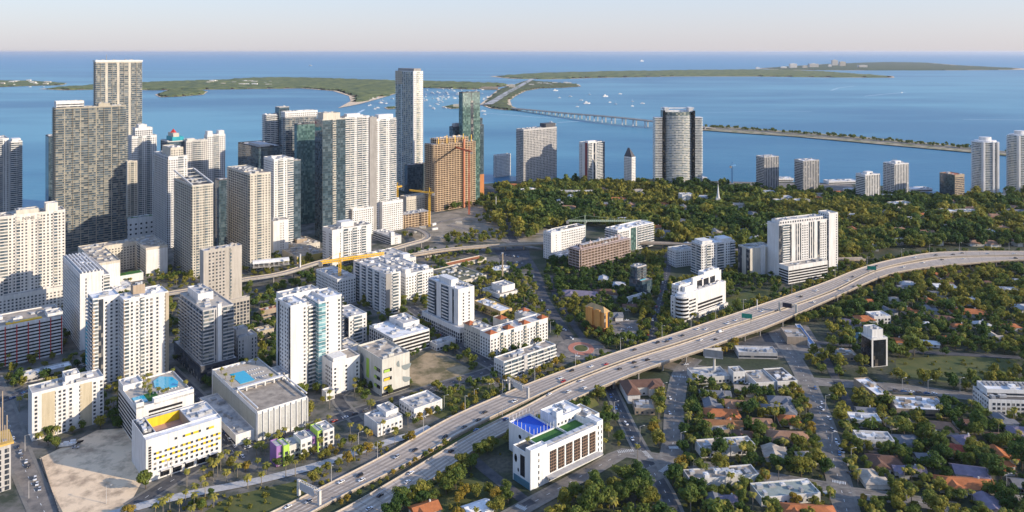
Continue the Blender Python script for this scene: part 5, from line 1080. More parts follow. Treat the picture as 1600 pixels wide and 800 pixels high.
flat('apartment_block', 'white four storey cube standing alone in the woods', 'white cube in the woods', 1063, 1066, 1084, 305, 323, wall='W', right='p g p G', left='g', a=10)
flat('apartment_block', 'beige balconied apartment house in the woods, first of a pair', 'first beige apartments', 1211, 1215, 1234, 314, 325, wall='C', right='b', left='g', a=14)
flat('apartment_block', 'beige balconied apartment house in the woods, wider second of the pair', 'second beige apartments', 1240, 1244, 1266, 314, 325, wall='C', right='b p b', left='g', a=14)
flat('apartment_block', 'long cream three storey row showing above the dense treetops', 'long cream row', 873, 876, 930, 300, 309, wall='C', right='g', left='g', a=0)
flat('apartment_block', 'white terraced houses stepping down by the shore trees', 'white terraced houses', 810, 818, 838, 298, 308, wall='W', right='g', left='g', a=36)
flat('apartment_block', 'low cream row half hidden in trees below the pointed thin tower', 'half hidden cream row', 986, 989, 1016, 304, 311, wall='C', right='g', left='g', a=0)
flat('commercial_building', 'white flat annex in front of the broad slab car park', 'white flat annex', 1262, 1266, 1300, 395, 402, wall='W', right='g', left='g', a=20)
flat('villa', 'flat roofed pale house near the metro line and the dense woods', 'pale flat house', 1228, 1231, 1252, 333, 339, wall='W', right='g', left='g', a=10)
flat('villa', 'flat roofed grey house in the woods beyond the viaduct curve', 'grey flat house', 1390, 1394, 1421, 378, 384, wall='L', right='g', left='g', a=10)
flat('warehouse', 'brown roofed shed between the motorway trees and a blue strip canopy', 'brown roofed shed', 1226, 1230, 1262, 528, 538, wall='T', right='p', left='p', roof=rooftan, a=-6)
flat('warehouse', 'dark shaded flat hall just behind the row of street trees', 'dark shaded hall', 1150, 1154, 1215, 552, 560, wall='L', right='h', left='p', roof=roofgrey, a=-3, units=6)
flat('canopy_building', 'long narrow blue topped canopy between the sheds', 'blue canopy', 1262, 1266, 1275, 540, 545, wall='W', right='p', left='p', roof=mat('blue_roof', (.10, .22, .42), .5, .05, .2), a=-6, units=0, d=55)
flat('commercial_building', 'tan roofed low store across the blue canopy', 'store across the blue canopy', 1300, 1304, 1340, 556, 563, wall='T', right='G', left='p', roof=rooftan, a=-4)
# construction podium by the crane
b = T('building_shell', 'cream concrete podium with dark slot windows by the yellow crane', 'slot windowed podium', 625, 635, 676, 309, 332, wall='C', right='g', left='p', units=6, roof=rooftan, fl=3.6); b.done()
b = T('building_shell', 'low ochre concrete frame with yellow formwork beside the rail curve', 'ochre frame', 628, 632, 672, 336, 357, wall=scaff, right='o', left='o', fl=3.6, units=6, top=0, d=22); b.done()

# ---------------------------------------------------------------- houses
def house(desc, sh, px, py, w, d, rot, roofm, h=3.4, kind='hip', wallm=None, name='house'):
    p = G(px, py); root = empty(name, p, R(rot)); wallm = wallm or offwhite
    LAND.append((px, py, sh)); tag(root, desc, 'house')
    u = Vector((math.cos(R(rot)), math.sin(R(rot)))); v = Vector((-u.y, u.x)); FOOT.append((p.x, p.y, u, v, -w / 2 - .5, w / 2 + .5, -d / 2 - .5, d / 2 + .5))
    MB().box(-w / 2, w / 2, -d / 2, d / 2, 0, h).build('wall', wallm, root)
    e = .7; rh = d * .22
    m = MB(); X, Y = w / 2 + e, d / 2 + e
    if kind == 'hip': k = max(X - Y, .6); m.v = [(-X, -Y, h), (X, -Y, h), (X, Y, h), (-X, Y, h), (-k, 0, h + rh), (k, 0, h + rh)]; m.f = [(0, 1, 5, 4), (1, 2, 5), (2, 3, 4, 5), (3, 0, 4), (3, 2, 1, 0)]
    else: m.v = [(-X, -Y, h), (X, -Y, h), (X, Y, h), (-X, Y, h), (-X, 0, h + rh), (X, 0, h + rh)]; m.f = [(0, 1, 5, 4), (1, 2, 5), (2, 3, 4, 5), (3, 0, 4), (3, 2, 1, 0)]
    m.build('roof', roofm, root)
    if w > 12:   # a wing with its own cross roof
        s = (1 if (int(px) % 2) else -1) * w * .25; ww = d * .36
        MB().box(s - ww, s + ww, -d / 2 - 3.5, -d / 2, 0, h).build('wing', wallm, root)
        m = MB(); m.v = [(s - ww - e, -d / 2 - 3.5 - e, h + .02), (s + ww + e, -d / 2 - 3.5 - e, h + .02), (s + ww + e, 0, h + .02), (s - ww - e, 0, h + .02), (s, -d / 2 - 3.5 + ww * .4, h + rh * .85), (s, 0, h + rh * .85)]; m.f = [(0, 1, 4), (1, 2, 5, 4), (3, 0, 4, 5)]; m.build('wing_roof', roofm, root)
    for i in range(3):
        x = -w / 2 + w * (.2 + .27 * i); MB().box(x, x + 1.5, -d / 2 - .08, -d / 2 + .1, 1, 2.4).build('window', glassd, root)
    MB().box(w / 2 - .1, w / 2 + .08, -1, .2, 0, 2.2).build('door', tan, root)
    if int(px + py) % 3 == 0: MB().box(w * .2, w * .2 + .9, .5, 1.4, h + rh * .3, h + rh + 1).build('chimney', wallm, root)
    return root
HS = [('orange hip roofed house, broadest of the pair by the tree lined street', 'broad orange roof', 1127, 652, 26, 13, -4, tile_o, 3.6, 'hip'), ('brown orange roofed house close behind the blue shaded one', 'brown orange roof', 1129, 668, 28, 10, -4, mat('rust_roof_tiles', (0.33, 0.15, 0.06), .85, .14, .3), 3.4, 'gable'),
 ('small bright orange hip roof between the streets', 'small bright orange roof', 1231, 661, 14, 12, -6, tile_o, 3.3, 'hip'), ('large tan tiled hip house with a projecting wing', 'large tan hip house', 1231, 690, 28, 16, -6, tile_t, 3.8, 'hip'),
 ('grey hip roofed house nearest the small orange one', 'near grey hip house', 1217, 645, 24, 13, -6, tile_g, 3.3, 'hip'), ('grey green hip house with pale walls below the white rimmed hall', 'grey green hip house', 1219, 630, 18, 11, -6, tile_g, 3.3, 'hip'),
 ('dark low roofed bungalow below the billboard store', 'dark bungalow', 1117, 620, 24, 10, -4, tile_g, 3.0, 'gable'), ('grey gabled cottage next to the broad orange roof', 'grey gabled cottage', 1110, 637, 14, 10, 84, tile_g, 3.4, 'gable'),
 ('grey gabled house by the bottom villa', 'low grey gable', 1116, 790, 10, 9, 86, tile_g, 4, 'gable'), ('blue grey roofed shed beside the low grey gable', 'blue grey shed', 1138, 788, 10, 8, 2, tile_p, 3.4, 'gable'),
 ('long orange tiled roof cut by the bottom edge', 'bottom orange roof', 1262, 806, 32, 12, -6, tile_o, 3.5, 'hip'), ('dark brown hip roofed house with white walls', 'dark brown hip house', 1382, 728, 20, 15, -8, tile_b, 3.6, 'hip'),
 ('pale tan hip roofed house under a broad tree', 'pale tan hip house', 1471, 672, 16, 12, -10, tile_t, 3.5, 'hip'), ('red tiled hip house deep among green trees', 'red tiled house', 1498, 709, 14, 12, -20, tile_r, 3.5, 'hip'),
 ('mauve grey multi gabled house among trees', 'mauve gabled house', 1515, 745, 20, 13, -14, tile_p, 4.2, 'gable'), ('large orange tiled villa with several hips', 'large orange villa', 1510, 764, 36, 14, -8, tile_o, 3.8, 'hip'),
 ('blue grey roofed house near the edge below the ribbed office', 'blue grey edge house', 1592, 680, 16, 12, -10, tile_p, 3.6, 'hip'), ('blue grey hipped house with white walls near the black framed tower', 'blue grey hip house', 1327, 508, 20, 12, -30, tile_p, 3.6, 'hip'),
 ('orange tiled white house beside the cubic villa', 'orange roof by the cubic villa', 1350, 506, 18, 13, -4, tile_o, 6, 'hip'), ('small orange roof close under the motorway trees', 'orange roof under motorway trees', 1361, 475, 18, 10, -4, tile_o, 3.4, 'hip'),
 ('tan gabled white house below the motorway curve', 'tan gable below curve', 1413, 455, 18, 11, 4, tile_g, 5, 'gable'), ('teal grey roofed cottage with white gable', 'teal grey cottage', 1343, 533, 14, 11, 70, mat('teal_roof', (0.14, 0.24, 0.26), .85, .1, .3), 4, 'gable'),
 ('orange brown roofed house right beside the black framed tower', 'orange roof by black tower', 1398, 537, 20, 11, -6, tile_o, 3.4, 'hip'), ('wide tan orange villa with stepped hips amid trees', 'wide tan orange villa', 1512, 492, 34, 15, -14, tile_o, 3.6, 'hip'),
 ('pale blue walled bungalow amid dark trees', 'pale blue bungalow', 1456, 511, 22, 10, -6, roofwhite, 3.2, 'hip'), ('small orange hip roof beside the dry lawn woods', 'small orange hip', 1481, 533, 14, 10, -10, tile_o, 3.3, 'hip'),
 ('white ridge roofed bungalow by the lawn trees', 'white ridge bungalow', 1450, 540, 18, 9, -16, roofwhite, 3.2, 'gable'), ('white two storey house with orange hip roof in the woods', 'white house with orange hip', 1392, 371, 22, 16, -4, tile_t, 8, 'hip'),
 ('wide brown roofed mansion beyond the viaduct', 'wide brown mansion', 1535, 383, 44, 16, -2, tile_t, 4, 'hip'), ('grey vaulted double house at the far wood edge', 'grey vaulted house', 1584, 338, 40, 18, -6, tile_g, 8, 'gable'),
 ('white roofed long low house in the far woods', 'white low far house', 1448, 335, 34, 14, -4, roofwhite, 4, 'hip'), ('tan hip roofed mansion near the shore road', 'tan hip mansion', 1552, 344, 30, 18, -6, tile_t, 7, 'hip'),
 ('orange roofed house cut by the edge in the woods', 'edge orange roof', 1596, 374, 26, 14, -30, tile_o, 4, 'gable'), ('white gabled chapel like house in the woods', 'white gabled house', 1158, 334, 20, 14, 70, roofwhite, 7, 'gable'),
 ('small pale hip house below the dense woods', 'small pale hip house', 1076, 385, 18, 12, 10, roofwhite, 4, 'hip'), ('lilac grey hip roofed clinic near the avenue', 'lilac clinic', 908, 464, 46, 16, -12, tile_p, 4, 'hip'),
 ('brown hip roofed house by the orange block', 'brown hip by orange block', 946, 462, 26, 18, -4, tile_b, 4, 'hip'), ('large orange roofed villa at the shoreline trees', 'orange shoreline villa', 808, 293, 40, 14, 0, tile_o, 5, 'hip'),
 ('white low house beside the shoreline trees', 'white shoreline house', 848, 306, 24, 12, 0, roofwhite, 4, 'hip'), ('orange roofed cottage at the bottom edge below the motorway', 'bottom left orange roof', 664, 803, 16, 12, 30, tile_o, 3.6, 'gable'),
 ('pale house with glass roof at the bottom edge', 'pale glass roofed house', 745, 799, 16, 9, 30, roofwhite, 3, 'gable'), ('orange tiled roof in the woods behind the twin lobed block', 'orange roof in woods', 1083, 345, 30, 8, 0, tile_o, 4, 'gable'),
 ('tan roofed house in the woods left of the viaduct curve', 'tan roof in woods', 1345, 358, 22, 12, 0, tile_t, 5, 'hip'), ('small white roofed house in the woods behind the broad slab', 'white roof behind slab', 1330, 380, 20, 10, 0, roofwhite, 5, 'hip'),
 ('white walled orange roofed house behind the tiered car park', 'orange roof behind car park', 1320, 348, 22, 12, -6, tile_o, 5, 'hip'), ('grey roofed house beside the car lined street', 'grey roof by the street', 1353, 648, 14, 10, -8, tile_g, 3.5, 'gable'),
 ('low purple grey house between the dark brown and mauve ones', 'low purple grey house', 1420, 740, 20, 8, -8, tile_p, 3.2, 'gable')]
for desc, sh, px, py, w, d, rot, rm, h, kind in HS: house(desc, sh, px, py, w, d, rot, rm, h, kind)
# many further small houses of the two leafy quarters and in the woods
hrn = random.Random(77)
def clear_of(x, y, pad):
    for fx, fy, u, v, p0, p1, q0, q1 in FOOT:
        dx, dy = x - fx, y - fy; p = dx * u.x + dy * u.y; q = dx * v.x + dy * v.y
        if p0 - pad < p < p1 + pad and q0 - pad < q < q1 + pad: return False
    for a, h in ROADS:
        if ((a[:, 0] - x) ** 2 + (a[:, 1] - y) ** 2).min() < (h + pad) ** 2: return False
    return True
RT = dict(orange=tile_o, tan=tile_t, brown=tile_b, grey=tile_g, red=tile_r, mauve=tile_p, white=mat('aged_white_roof', (0.52, 0.51, 0.50), .85, .12, .2, detail=8, streak=False), pale=rooftan)
for poly, n, kinds, hh, wr, gap in (([(1075, 605), (1280, 612), (1310, 800), (1060, 800)], 16, ['orange', 'tan', 'grey', 'pale', 'brown'], 3.4, (11, 17), 8.5),
                    ([(1330, 640), (1500, 655), (1640, 665), (1660, 800), (1370, 800)], 22, ['orange', 'tan', 'grey', 'pale', 'mauve', 'brown', 'grey'], 3.4, (12, 20), 9),
                    ([(1300, 455), (1420, 436), (1600, 425), (1660, 430), (1660, 545), (1330, 545)], 30, ['orange', 'tan', 'grey', 'white', 'brown', 'pale', 'grey'], 3.8, (14, 24), 11),
                    ([(1300, 338), (1650, 326), (1650, 384), (1420, 386), (1320, 396)], 30, ['tan', 'white', 'orange', 'grey', 'pale', 'white'], 6.5, (18, 30), 18),
                    ([(860, 318), (1210, 326), (1200, 380), (1040, 382), (860, 340)], 20, ['white', 'tan', 'orange', 'pale', 'grey'], 7.5, (18, 30), 20),
                    ([(800, 300), (1600, 302), (1600, 322), (800, 320)], 20, ['white', 'pale', 'tan', 'orange', 'white'], 8, (18, 34), 24),
                    ([(890, 430), (1000, 440), (980, 500), (890, 500)], 5, ['grey', 'white', 'brown'], 4, (14, 20), 11)):
    W_ = [G(*p) for p in poly]; xs = [p.x for p in W_]; ys = [p.y for p in W_]; k = 0; t = 0
    while k < n and t < 900:
        t += 1; x, y = hrn.uniform(min(xs), max(xs)), hrn.uniform(min(ys), max(ys))
        if not inside([(p.x, p.y) for p in W_], x, y) or not clear_of(x, y, gap): continue
        c = hrn.choice(kinds); kd = hrn.choice(['hip', 'hip', 'gable']); w_, d_ = hrn.uniform(*wr), hrn.uniform(9, 13); px, py = PX((x, y, 0)); h_ = hh * hrn.uniform(.9, 1.15); far_ = y > 1150
        lab = unique_label(f'{"small " if w_ < 15 else "long " if w_ > 24 else ""}{c} {"hip" if kd == "hip" else "gable"} roofed house', px, py, None)
        o = house(lab, 'x', px, py, w_, d_, hrn.choice([-8, -4, 4, 82, 88]) + hrn.uniform(-4, 4), RT[c], h_, kd, white if c in ('white', 'grey') else None); o['group'] = 'small houses among the trees'; LAND.pop()
        if far_: FOOT.append((x, y, Vector((1, 0, 0)), Vector((0, 1, 0)), -w_ / 2, w_ / 2, -22 if y < 1300 else -34, 0))
        k += 1
# multi-hipped lodge
r_ = house('big brown multi hipped lodge with a white colonnade beside the underpass', 'multi hipped lodge', 1003, 612, 34, 14, 6, tile_b, 7, 'hip')
m = MB().box(-17, -7, -20, -7, 0, 7); m.build('wing', white, r_); m = MB(); m.v = [(-18, -21, 7.02), (-6, -21, 7.02), (-6, 0, 7.02), (-18, 0, 7.02), (-12, -15, 11), (-12, 0, 11)]; m.f = [(0, 1, 4), (1, 2, 5, 4), (3, 0, 4, 5)]; m.build('wing_roof', tile_b, r_)
# church
p = G(1121, 324); ch = empty('church', p, 0); tag(ch, 'little white church with a tall thin steeple in the dense woods', 'church'); LAND.append((1121, 324, 'church steeple'))
MB().box(-9, 9, 0, 26, 0, 8).build('nave', white, ch); m = MB(); m.v = [(-10, -1, 8), (10, -1, 8), (10, 27, 8), (-10, 27, 8), (0, -1, 14), (0, 27, 14)]; m.f = [(0, 1, 4), (1, 2, 5, 4), (2, 3, 5), (3, 0, 4, 5)]; m.build('roof', roofwhite, ch)
MB().box(-3.5, 3.5, -7, -1, 0, 18).cyl(0, -4, 18, 22, 3.2, 2.6, n=8).build('tower', white, ch); MB().cyl(0, -4, 22, 44, 2.4, .1, n=8).build('steeple', white, ch)
# ================================================================ cranes, gantries, lamps, signs
def lattice(mb, p, q, w, step=3.0, t=0.22):
    p, q = Vector(p), Vector(q); d = (q - p); L = d.length; d.normalize(); u = Vector((0, 0, 1)) if abs(d.z) < .9 else Vector((1, 0, 0))
    a = d.cross(u).normalized() * w / 2; c = a.cross(d).normalized() * w / 2; cs = [-a - c, a - c, a + c, -a + c]
    for k in cs: mb.beam(p + k, q + k, t)
    n = max(1, int(L / step))
    for i in range(n):
        s, e = p + d * (L * i / n), p + d * (L * (i + 1) / n)
        for j in range(4): mb.beam(s + cs[j], e + cs[(j + 1) % 4], t * .7)
def tower_crane(label, px, py, topy, jib_px, back, m, name='tower_crane', jw=1.8, t=.3, jibz=None):
    b0 = G(px, py); H = CAM_H * (1 - (topy - HY) / (py - HY)); r = empty(name, b0, 0); tag(r, label, 'crane')
    mast = MB(); lattice(mast, (0, 0, 0), (0, 0, H), 2.2, 3, t); mast.build('mast', m, r)
    z = H
    J = G(*jib_px, z) - b0; J.z = z; dv = Vector((J.x, J.y, 0)).normalized()
    j = MB(); lattice(j, (0, 0, z), (J.x, J.y, z), jw, 3, t); j.build('jib', m, r)
    k = MB(); lattice(k, (0, 0, z), (-dv.x * back, -dv.y * back, z), jw, 3, t); k.build('counter_jib', m, r)
    MB().box(-2, 2, -1.5, 1.5, -4, 0).build('counterweight', grey, r, loc=(-dv.x * back, -dv.y * back, z))
    c = MB(); c.beam((0, 0, z), (0, 0, z + 8), 1.0); c.build('cat_head', m, r)
    w = MB(); w.beam((0, 0, z + 8), (J.x * .7, J.y * .7, z + 1), .18); w.beam((0, 0, z + 8), (-dv.x * back, -dv.y * back, z + 1), .18); w.build('tie_bar', m, r)
    MB().box(-1, 1, -1, 1, -2.4, 0).build('cab', white, r, loc=(dv.x * 2, dv.y * 2, z)); LAND.append((px, py, 'crane' if 'yellow' not in label else 'yellow crane')); return r
tower_crane('yellow tower crane with a long level jib over the white apartment blocks', 531, 470, 406, (600, 396), 22, crane_y, t=.55, jw=2.4)
tower_crane('yellow crane mast standing against the cream slot windowed podium', 671, 354, 301, (640, 297), 8, crane_y, t=.6)
tower_crane('orange crane mast beside the split condominium', 621, 330, 292, (628, 291), 4, crane_y, t=.6)
tower_crane('pale green crane with a very long horizontal jib over the woods and white hotel', 914, 372, 345, (1012, 345), 26, mat('crane_pale_green', (0.50, 0.58, 0.42), .6, .05, .3), t=.5)
tower_crane('blue lattice mast crane standing on the wharf by the water', 1144, 286, 259, (1149, 258), 6, mat('crane_blue', (.10, .25, .45), .6, .05, .3), t=.9)
tower_crane('red hoist crane climbing the ochre scaffolded tower', 733, 335, 236, (712, 230), 10, mat('crane_red', (.55, .16, .08), .6, .05, .3), t=.8)

def gantry(label, A, B, z, h, face_sign=None, m=offwhite):
    a, b = G(*A, z), G(*B, z); r = empty('sign_gantry', a, math.atan2(b.y - a.y, b.x - a.x)); L = (b - a).length; tag(r, label, 'sign gantry')
    MB().box(-1, 1, -.8, .8, -z, h).build('post', m, r); MB().box(L - 1, L + 1, -.8, .8, -z, h).build('post', m, r)
    t = MB(); lattice(t, (0, 0, h - 1.6), (L, 0, h - 1.6), 2.4, 2.4, .3); t.build('truss', m, r)
    for s in face_sign or ():
        x0, x1, mm, side = s; MB().box(L * x0, L * x1, -1.8 if side < 0 else 1.4, -1.4 if side < 0 else 1.8, h - 4.4, h + .4).build('sign_panel', mm, r)
    return r
green_s = mat('sign_green', (0.02, 0.25, 0.17), .5, .04, .3); dark_s = mat('sign_back', (0.03, 0.03, 0.045), .6, .05, .3)
gantry('white truss sign gantry over the near bottom carriageway among palms', (467, 772), (499, 789), 1.0, 9, [(.15, .85, metal, -1)])
gantry('grey truss sign gantry crossing the upper carriageway beside the gallery slab', (795, 607), (825, 623), 5, 9, [(.3, .8, offwhite, -1)], m=greylt)
gantry('sign gantry carrying a wide black panel above the tree lined carriageway', (1218, 485), (1244, 489), 8, 9, [(.2, .75, dark_s, -1)], m=cream)
LAND += [(480, 780, 'white gantry'), (810, 615, 'grey gantry'), (1231, 487, 'black panel gantry')]
for px, py, lab in ((1167, 505, 'green direction sign above the carriageway near the medical centre trees'), (1362, 428, 'green direction sign where the motorway starts its long curve')):
    p = G(px, py, 8); r = empty('direction_sign', p, R(-20)); tag(r, lab, 'road sign'); MB().box(-5, 5, -.2, .2, 5, 9.5).build('panel', green_s, r); MB().box(-4, -3.6, -.1, .1, -8, 5).build('post', grey, r); MB().box(3.6, 4, -.1, .1, -8, 5).build('post', grey, r)
# billboard
p = G(1116, 590); r = empty('billboard', p, R(-12)); tag(r, 'V shaped billboard on a single thick pole beside the motorway underpass', 'billboard'); LAND.append((1116, 590, 'billboard'))
MB().cyl(0, 0, 0, 20, 1.0, n=12).build('pole', offwhite, r)
m_ = MB(); m_.beam((-9, -3, 22), (6, 3.4, 22), .6, 6); m_.build('panel', offwhite, r); m_ = MB(); m_.beam((-9, -3, 22), (7, -5, 22), .6, 6); m_.build('panel', grey, r); MB().box(-8, 7, -5, 3, 18.4, 18.8).build('catwalk', metal, r)

# street lamps and poles (shared meshes)
lp = MB().cyl(0, 0, 0, 11, .22, .14, n=6).mesh('pole', greylt); la = MB().beam((0, 0, 10.8), (2.6, 0, 11.6), .14).mesh('arm', greylt); lh = MB().box(2.4, 3.6, -.25, .25, 11.45, 11.7).mesh('lamp_head', offwhite)
def lamp(px, py, z=0, rz=0, h=1.0, base='grey street lamp with one arm standing'):
    p = G(px, py, z); o = empty('street_lamp', p, rz); o.scale = (1, 1, h)
    sub('pole', lp, o); ar = sub('arm', la, o); sub('lamp_head', lh, ar)
    tag(o, unique_label(base, px, py, 'lamps'), 'street lamp', 'street lamps along the roads'); return o
A0, _ = CARR[0]; _, B1 = CARR[1]
def lamps_late():
    for i in range(22, 160, 7):
        p = A0[i]; x, y = PX(p); 
        if -20 < x < 1620: lamp(x, y, p.z, R(-60), 1.1, 'grey motorway lamp rising')
    for x, y in ((166, 787), (45, 779), (39, 705), (268, 745), (785, 655), (560, 700), (694, 640), (640, 655), (741, 630), (778, 556), (860, 520), (928, 565), (1099, 626), (1064, 700), (1036, 620), (1290, 640), (1330, 726), (1300, 700), (1410, 612), (1450, 615), (1573, 768), (1500, 612), (960, 650), (1000, 690), (778, 450), (828, 470), (640, 545), (760, 560)): lamp(x, y)
# tall white pylons of the transit line
for px, py, t, lab in ((469, 430, 398, 'tall white pylon rising from the rail viaduct before the ochre balcony slab'), (785, 437, 396, 'tall brown pylon by the metro viaduct and shaded car park'), (775, 334, 308, 'tall white mast over the avenue junction'), (1183, 496, 470, 'tall pale pole beside the lawn and motorway trees')):
    p = G(px, py); H = CAM_H * (1 - (t - HY) / (py - HY)); r = empty('mast', p); tag(r, lab, 'mast'); MB().cyl(0, 0, 0, H, 1.0 if 'pylon' in lab else .5, n=10).build('shaft', tan if 'brown' in lab else white, r); MB().cyl(0, 0, H, H + 1, 1.3 if 'pylon' in lab else .8, n=10).build('cap', greylt, r)

# ================================================================ cars
CARM = {n: mat('car_' + n, c, .25, .02, .2, spec=.6) for n, c in dict(white=(.80, .80, .80), black=(.015, .015, .02), red=(.45, .03, .02), blue=(.04, .12, .30), silver=(.42, .43, .45), grey=(.12, .12, .13)).items()}
tyre = mat('tyre_rubber', (.015, .015, .015), .9, .02, 1); lampm = mat('headlight_glass', (.8, .8, .75), .1, .02, 1); tail = mat('tail_light', (.5, .02, .02), .2, .02, 1)
def car_profile(kind):
    hh, L, wd = {'sedan': (1.42, 4.7, 1.85), 'suv': (1.75, 4.8, 1.95), 'van': (2.5, 5.8, 2.1)}[kind]
    b = MB(); prof = {'sedan': [(-2.35, .35), (-2.35, .85), (-1.6, .95), (1.0, .95), (2.3, .78), (2.35, .35)], 'suv': [(-2.4, .4), (-2.4, 1.0), (1.1, 1.05), (2.3, .9), (2.4, .4)], 'van': [(-2.9, .4), (-2.9, 1.2), (1.8, 1.2), (2.8, 1.0), (2.9, .4)]}[kind]
    def loft(b, pr, w0, w1):
        n = len(pr); k = len(b.v); zs = [z for _, z in pr]; zt, zb = max(zs), min(zs)
        for s_ in (-1, 1): b.v += [(x, s_ * (w0 + (w1 - w0) * (z - zb) / (zt - zb)), z) for x, z in pr]
        b.f += [tuple(range(k + n - 1, k - 1, -1))[::-1], tuple(range(k + n, k + 2 * n))[::-1]] + [(k + i, k + (i + 1) % n, k + n + (i + 1) % n, k + n + i) for i in range(n)]
    loft(b, prof, wd / 2, wd / 2 * .97)
    cb = MB(); cp = {'sedan': [(-1.9, .93), (-1.2, 1.38), (.3, 1.38), (1.15, .93)], 'suv': [(-2.3, 1.0), (-2.1, 1.7), (.4, 1.7), (1.25, 1.0)], 'van': [(.6, 1.2), (.6, 2.2), (1.5, 2.2), (2.2, 1.2)]}[kind]
    loft(cb, cp, wd / 2 * .95, wd / 2 * .76)
    rf = MB(); rr = {'sedan': (-1.15, .28, 1.38), 'suv': (-2.05, .38, 1.7), 'van': (-2.85, 1.45, 2.2)}[kind]
    rf.box(rr[0], rr[1], -wd / 2 * .74, wd / 2 * .74, rr[2] - (1.0 if kind == 'van' else .02), rr[2] + .05)
    return b, cb, rf, wd
CARME = {}
def car(px, py, z, rz, col, kind, label, group):
    if (col, kind) not in CARME:
        b, cb, rf, wd = car_profile(kind); w = MB()
        n = 10; w.v = [(.33 * math.cos(6.2832 * i / n), s, .33 * math.sin(6.2832 * i / n)) for s in (-.11, .11) for i in range(n)]; w.f = [(i, (i + 1) % n, n + (i + 1) % n, n + i) for i in range(n)] + [tuple(range(n)), tuple(range(2 * n - 1, n - 1, -1))]
        CARME[(col, kind)] = (b.mesh('body', CARM[col]), cb.mesh('cabin_glass', glassd), rf.mesh('roof', CARM[col]), w.mesh('wheel', tyre), MB().box(0, .08, -.2, .2, -.08, .08).mesh('headlight', lampm), MB().box(0, .08, -.2, .2, -.08, .08).mesh('tail_light', tail), wd)
    me = CARME[(col, kind)]; p = G(px, py, z); o = empty('car' if kind != 'van' else 'delivery_van', p, rz)
    if px < 700 and py > 700 or True:
        bo = sub('body', me[0], o); sub('cabin_glass', me[1], o); sub('roof', me[2], o)
        for x in (-1.45, 1.45):
            for y in (-1, 1): sub('wheel', me[3], o, (x, y * (me[6] / 2 - .1), .33))
        if p.y < 800:
            fx = 2.88 if kind == 'van' else 2.33
            for y in (-.65, .65): sub('headlight', me[4], bo, (fx, y, .66)); sub('tail_light', me[5], bo, (-fx - .08, y, .72))
    tag(o, label, 'van' if kind == 'van' else 'car', group); return o
crng = random.Random(11)
def car_on_road(px, py, col, carr, kind=None):
    A, B = CARR[carr]; best = None
    z = 8.0
    for _ in range(3):
        p = G(px, py, z); i = min(range(len(A)), key=lambda k: (A[k].lerp(B[k], .5) - p).length); z = A[i].z
    t = A[min(i + 2, len(A) - 1)] - A[max(i - 2, 0)]; rz = math.atan2(t.y, t.x) + (math.pi if carr == 0 else 0)
    kind = kind or crng.choice(['sedan', 'sedan', 'suv'])
    lane = ['far', 'near'][carr]
    lab = unique_label(f'{col} {"van" if kind == "van" else kind if kind == "suv" else "car"} on the {lane} carriageway', px, py, None)
    car(px, py, z + .02, rz, col, kind, lab, 'cars driving on the motorway')
FARC = [(450,793,'white'),(482,785,'silver'),(533,754,'white'),(565,751,'white'),(562,744,'black'),(695,684,'black'),(747,657,'black'),(757,645,'black'),(804,628,'white'),(876,592,'white'),(880,597,'red'),(893,580,'black'),(924,573.5,'white'),(947,570,'red'),(648,704,'black'),
 (991,547,'black'),(1041,534,'black'),(1066,525,'black'),(1027,536,'black'),(1047,531,'blue'),(1090,515,'white'),(1103,515,'white'),(1137,506,'white'),(1150,501,'white'),(1169,495,'red'),(1191,487,'white'),(1251,464,'black'),(1276,455,'white'),(1325,439,'white'),(1332,433,'black'),(1356,422,'black'),(1369,416,'black'),(1430,403,'white'),(1462,399,'black'),(1489,398,'black'),(1503,396,'grey'),(1543,397,'silver'),(1585,397,'white'),(620,715,'silver'),(725,668,'grey')]
NEARC = [(594,775,'black'),(577,796,'white'),(637,754,'white'),(705,706,'black'),(744,673,'blue'),(790,656,'blue'),(858,617,'white'),(888.6,613,'white'),(913,607,'white'),(908,596,'white'),(642,740,'white'),(991,567,'black'),(994,574,'grey'),(968,577,'black'),(1012,563,'black'),(1095,532,'white'),(1118,531,'black'),(1272,473,'white'),(1240,480,'silver'),(1412,418,'white'),(1443,411,'white'),(1472,406,'grey'),(1506,405,'white'),(1587,404,'black'),(1334,448,'grey')]
SITE = []
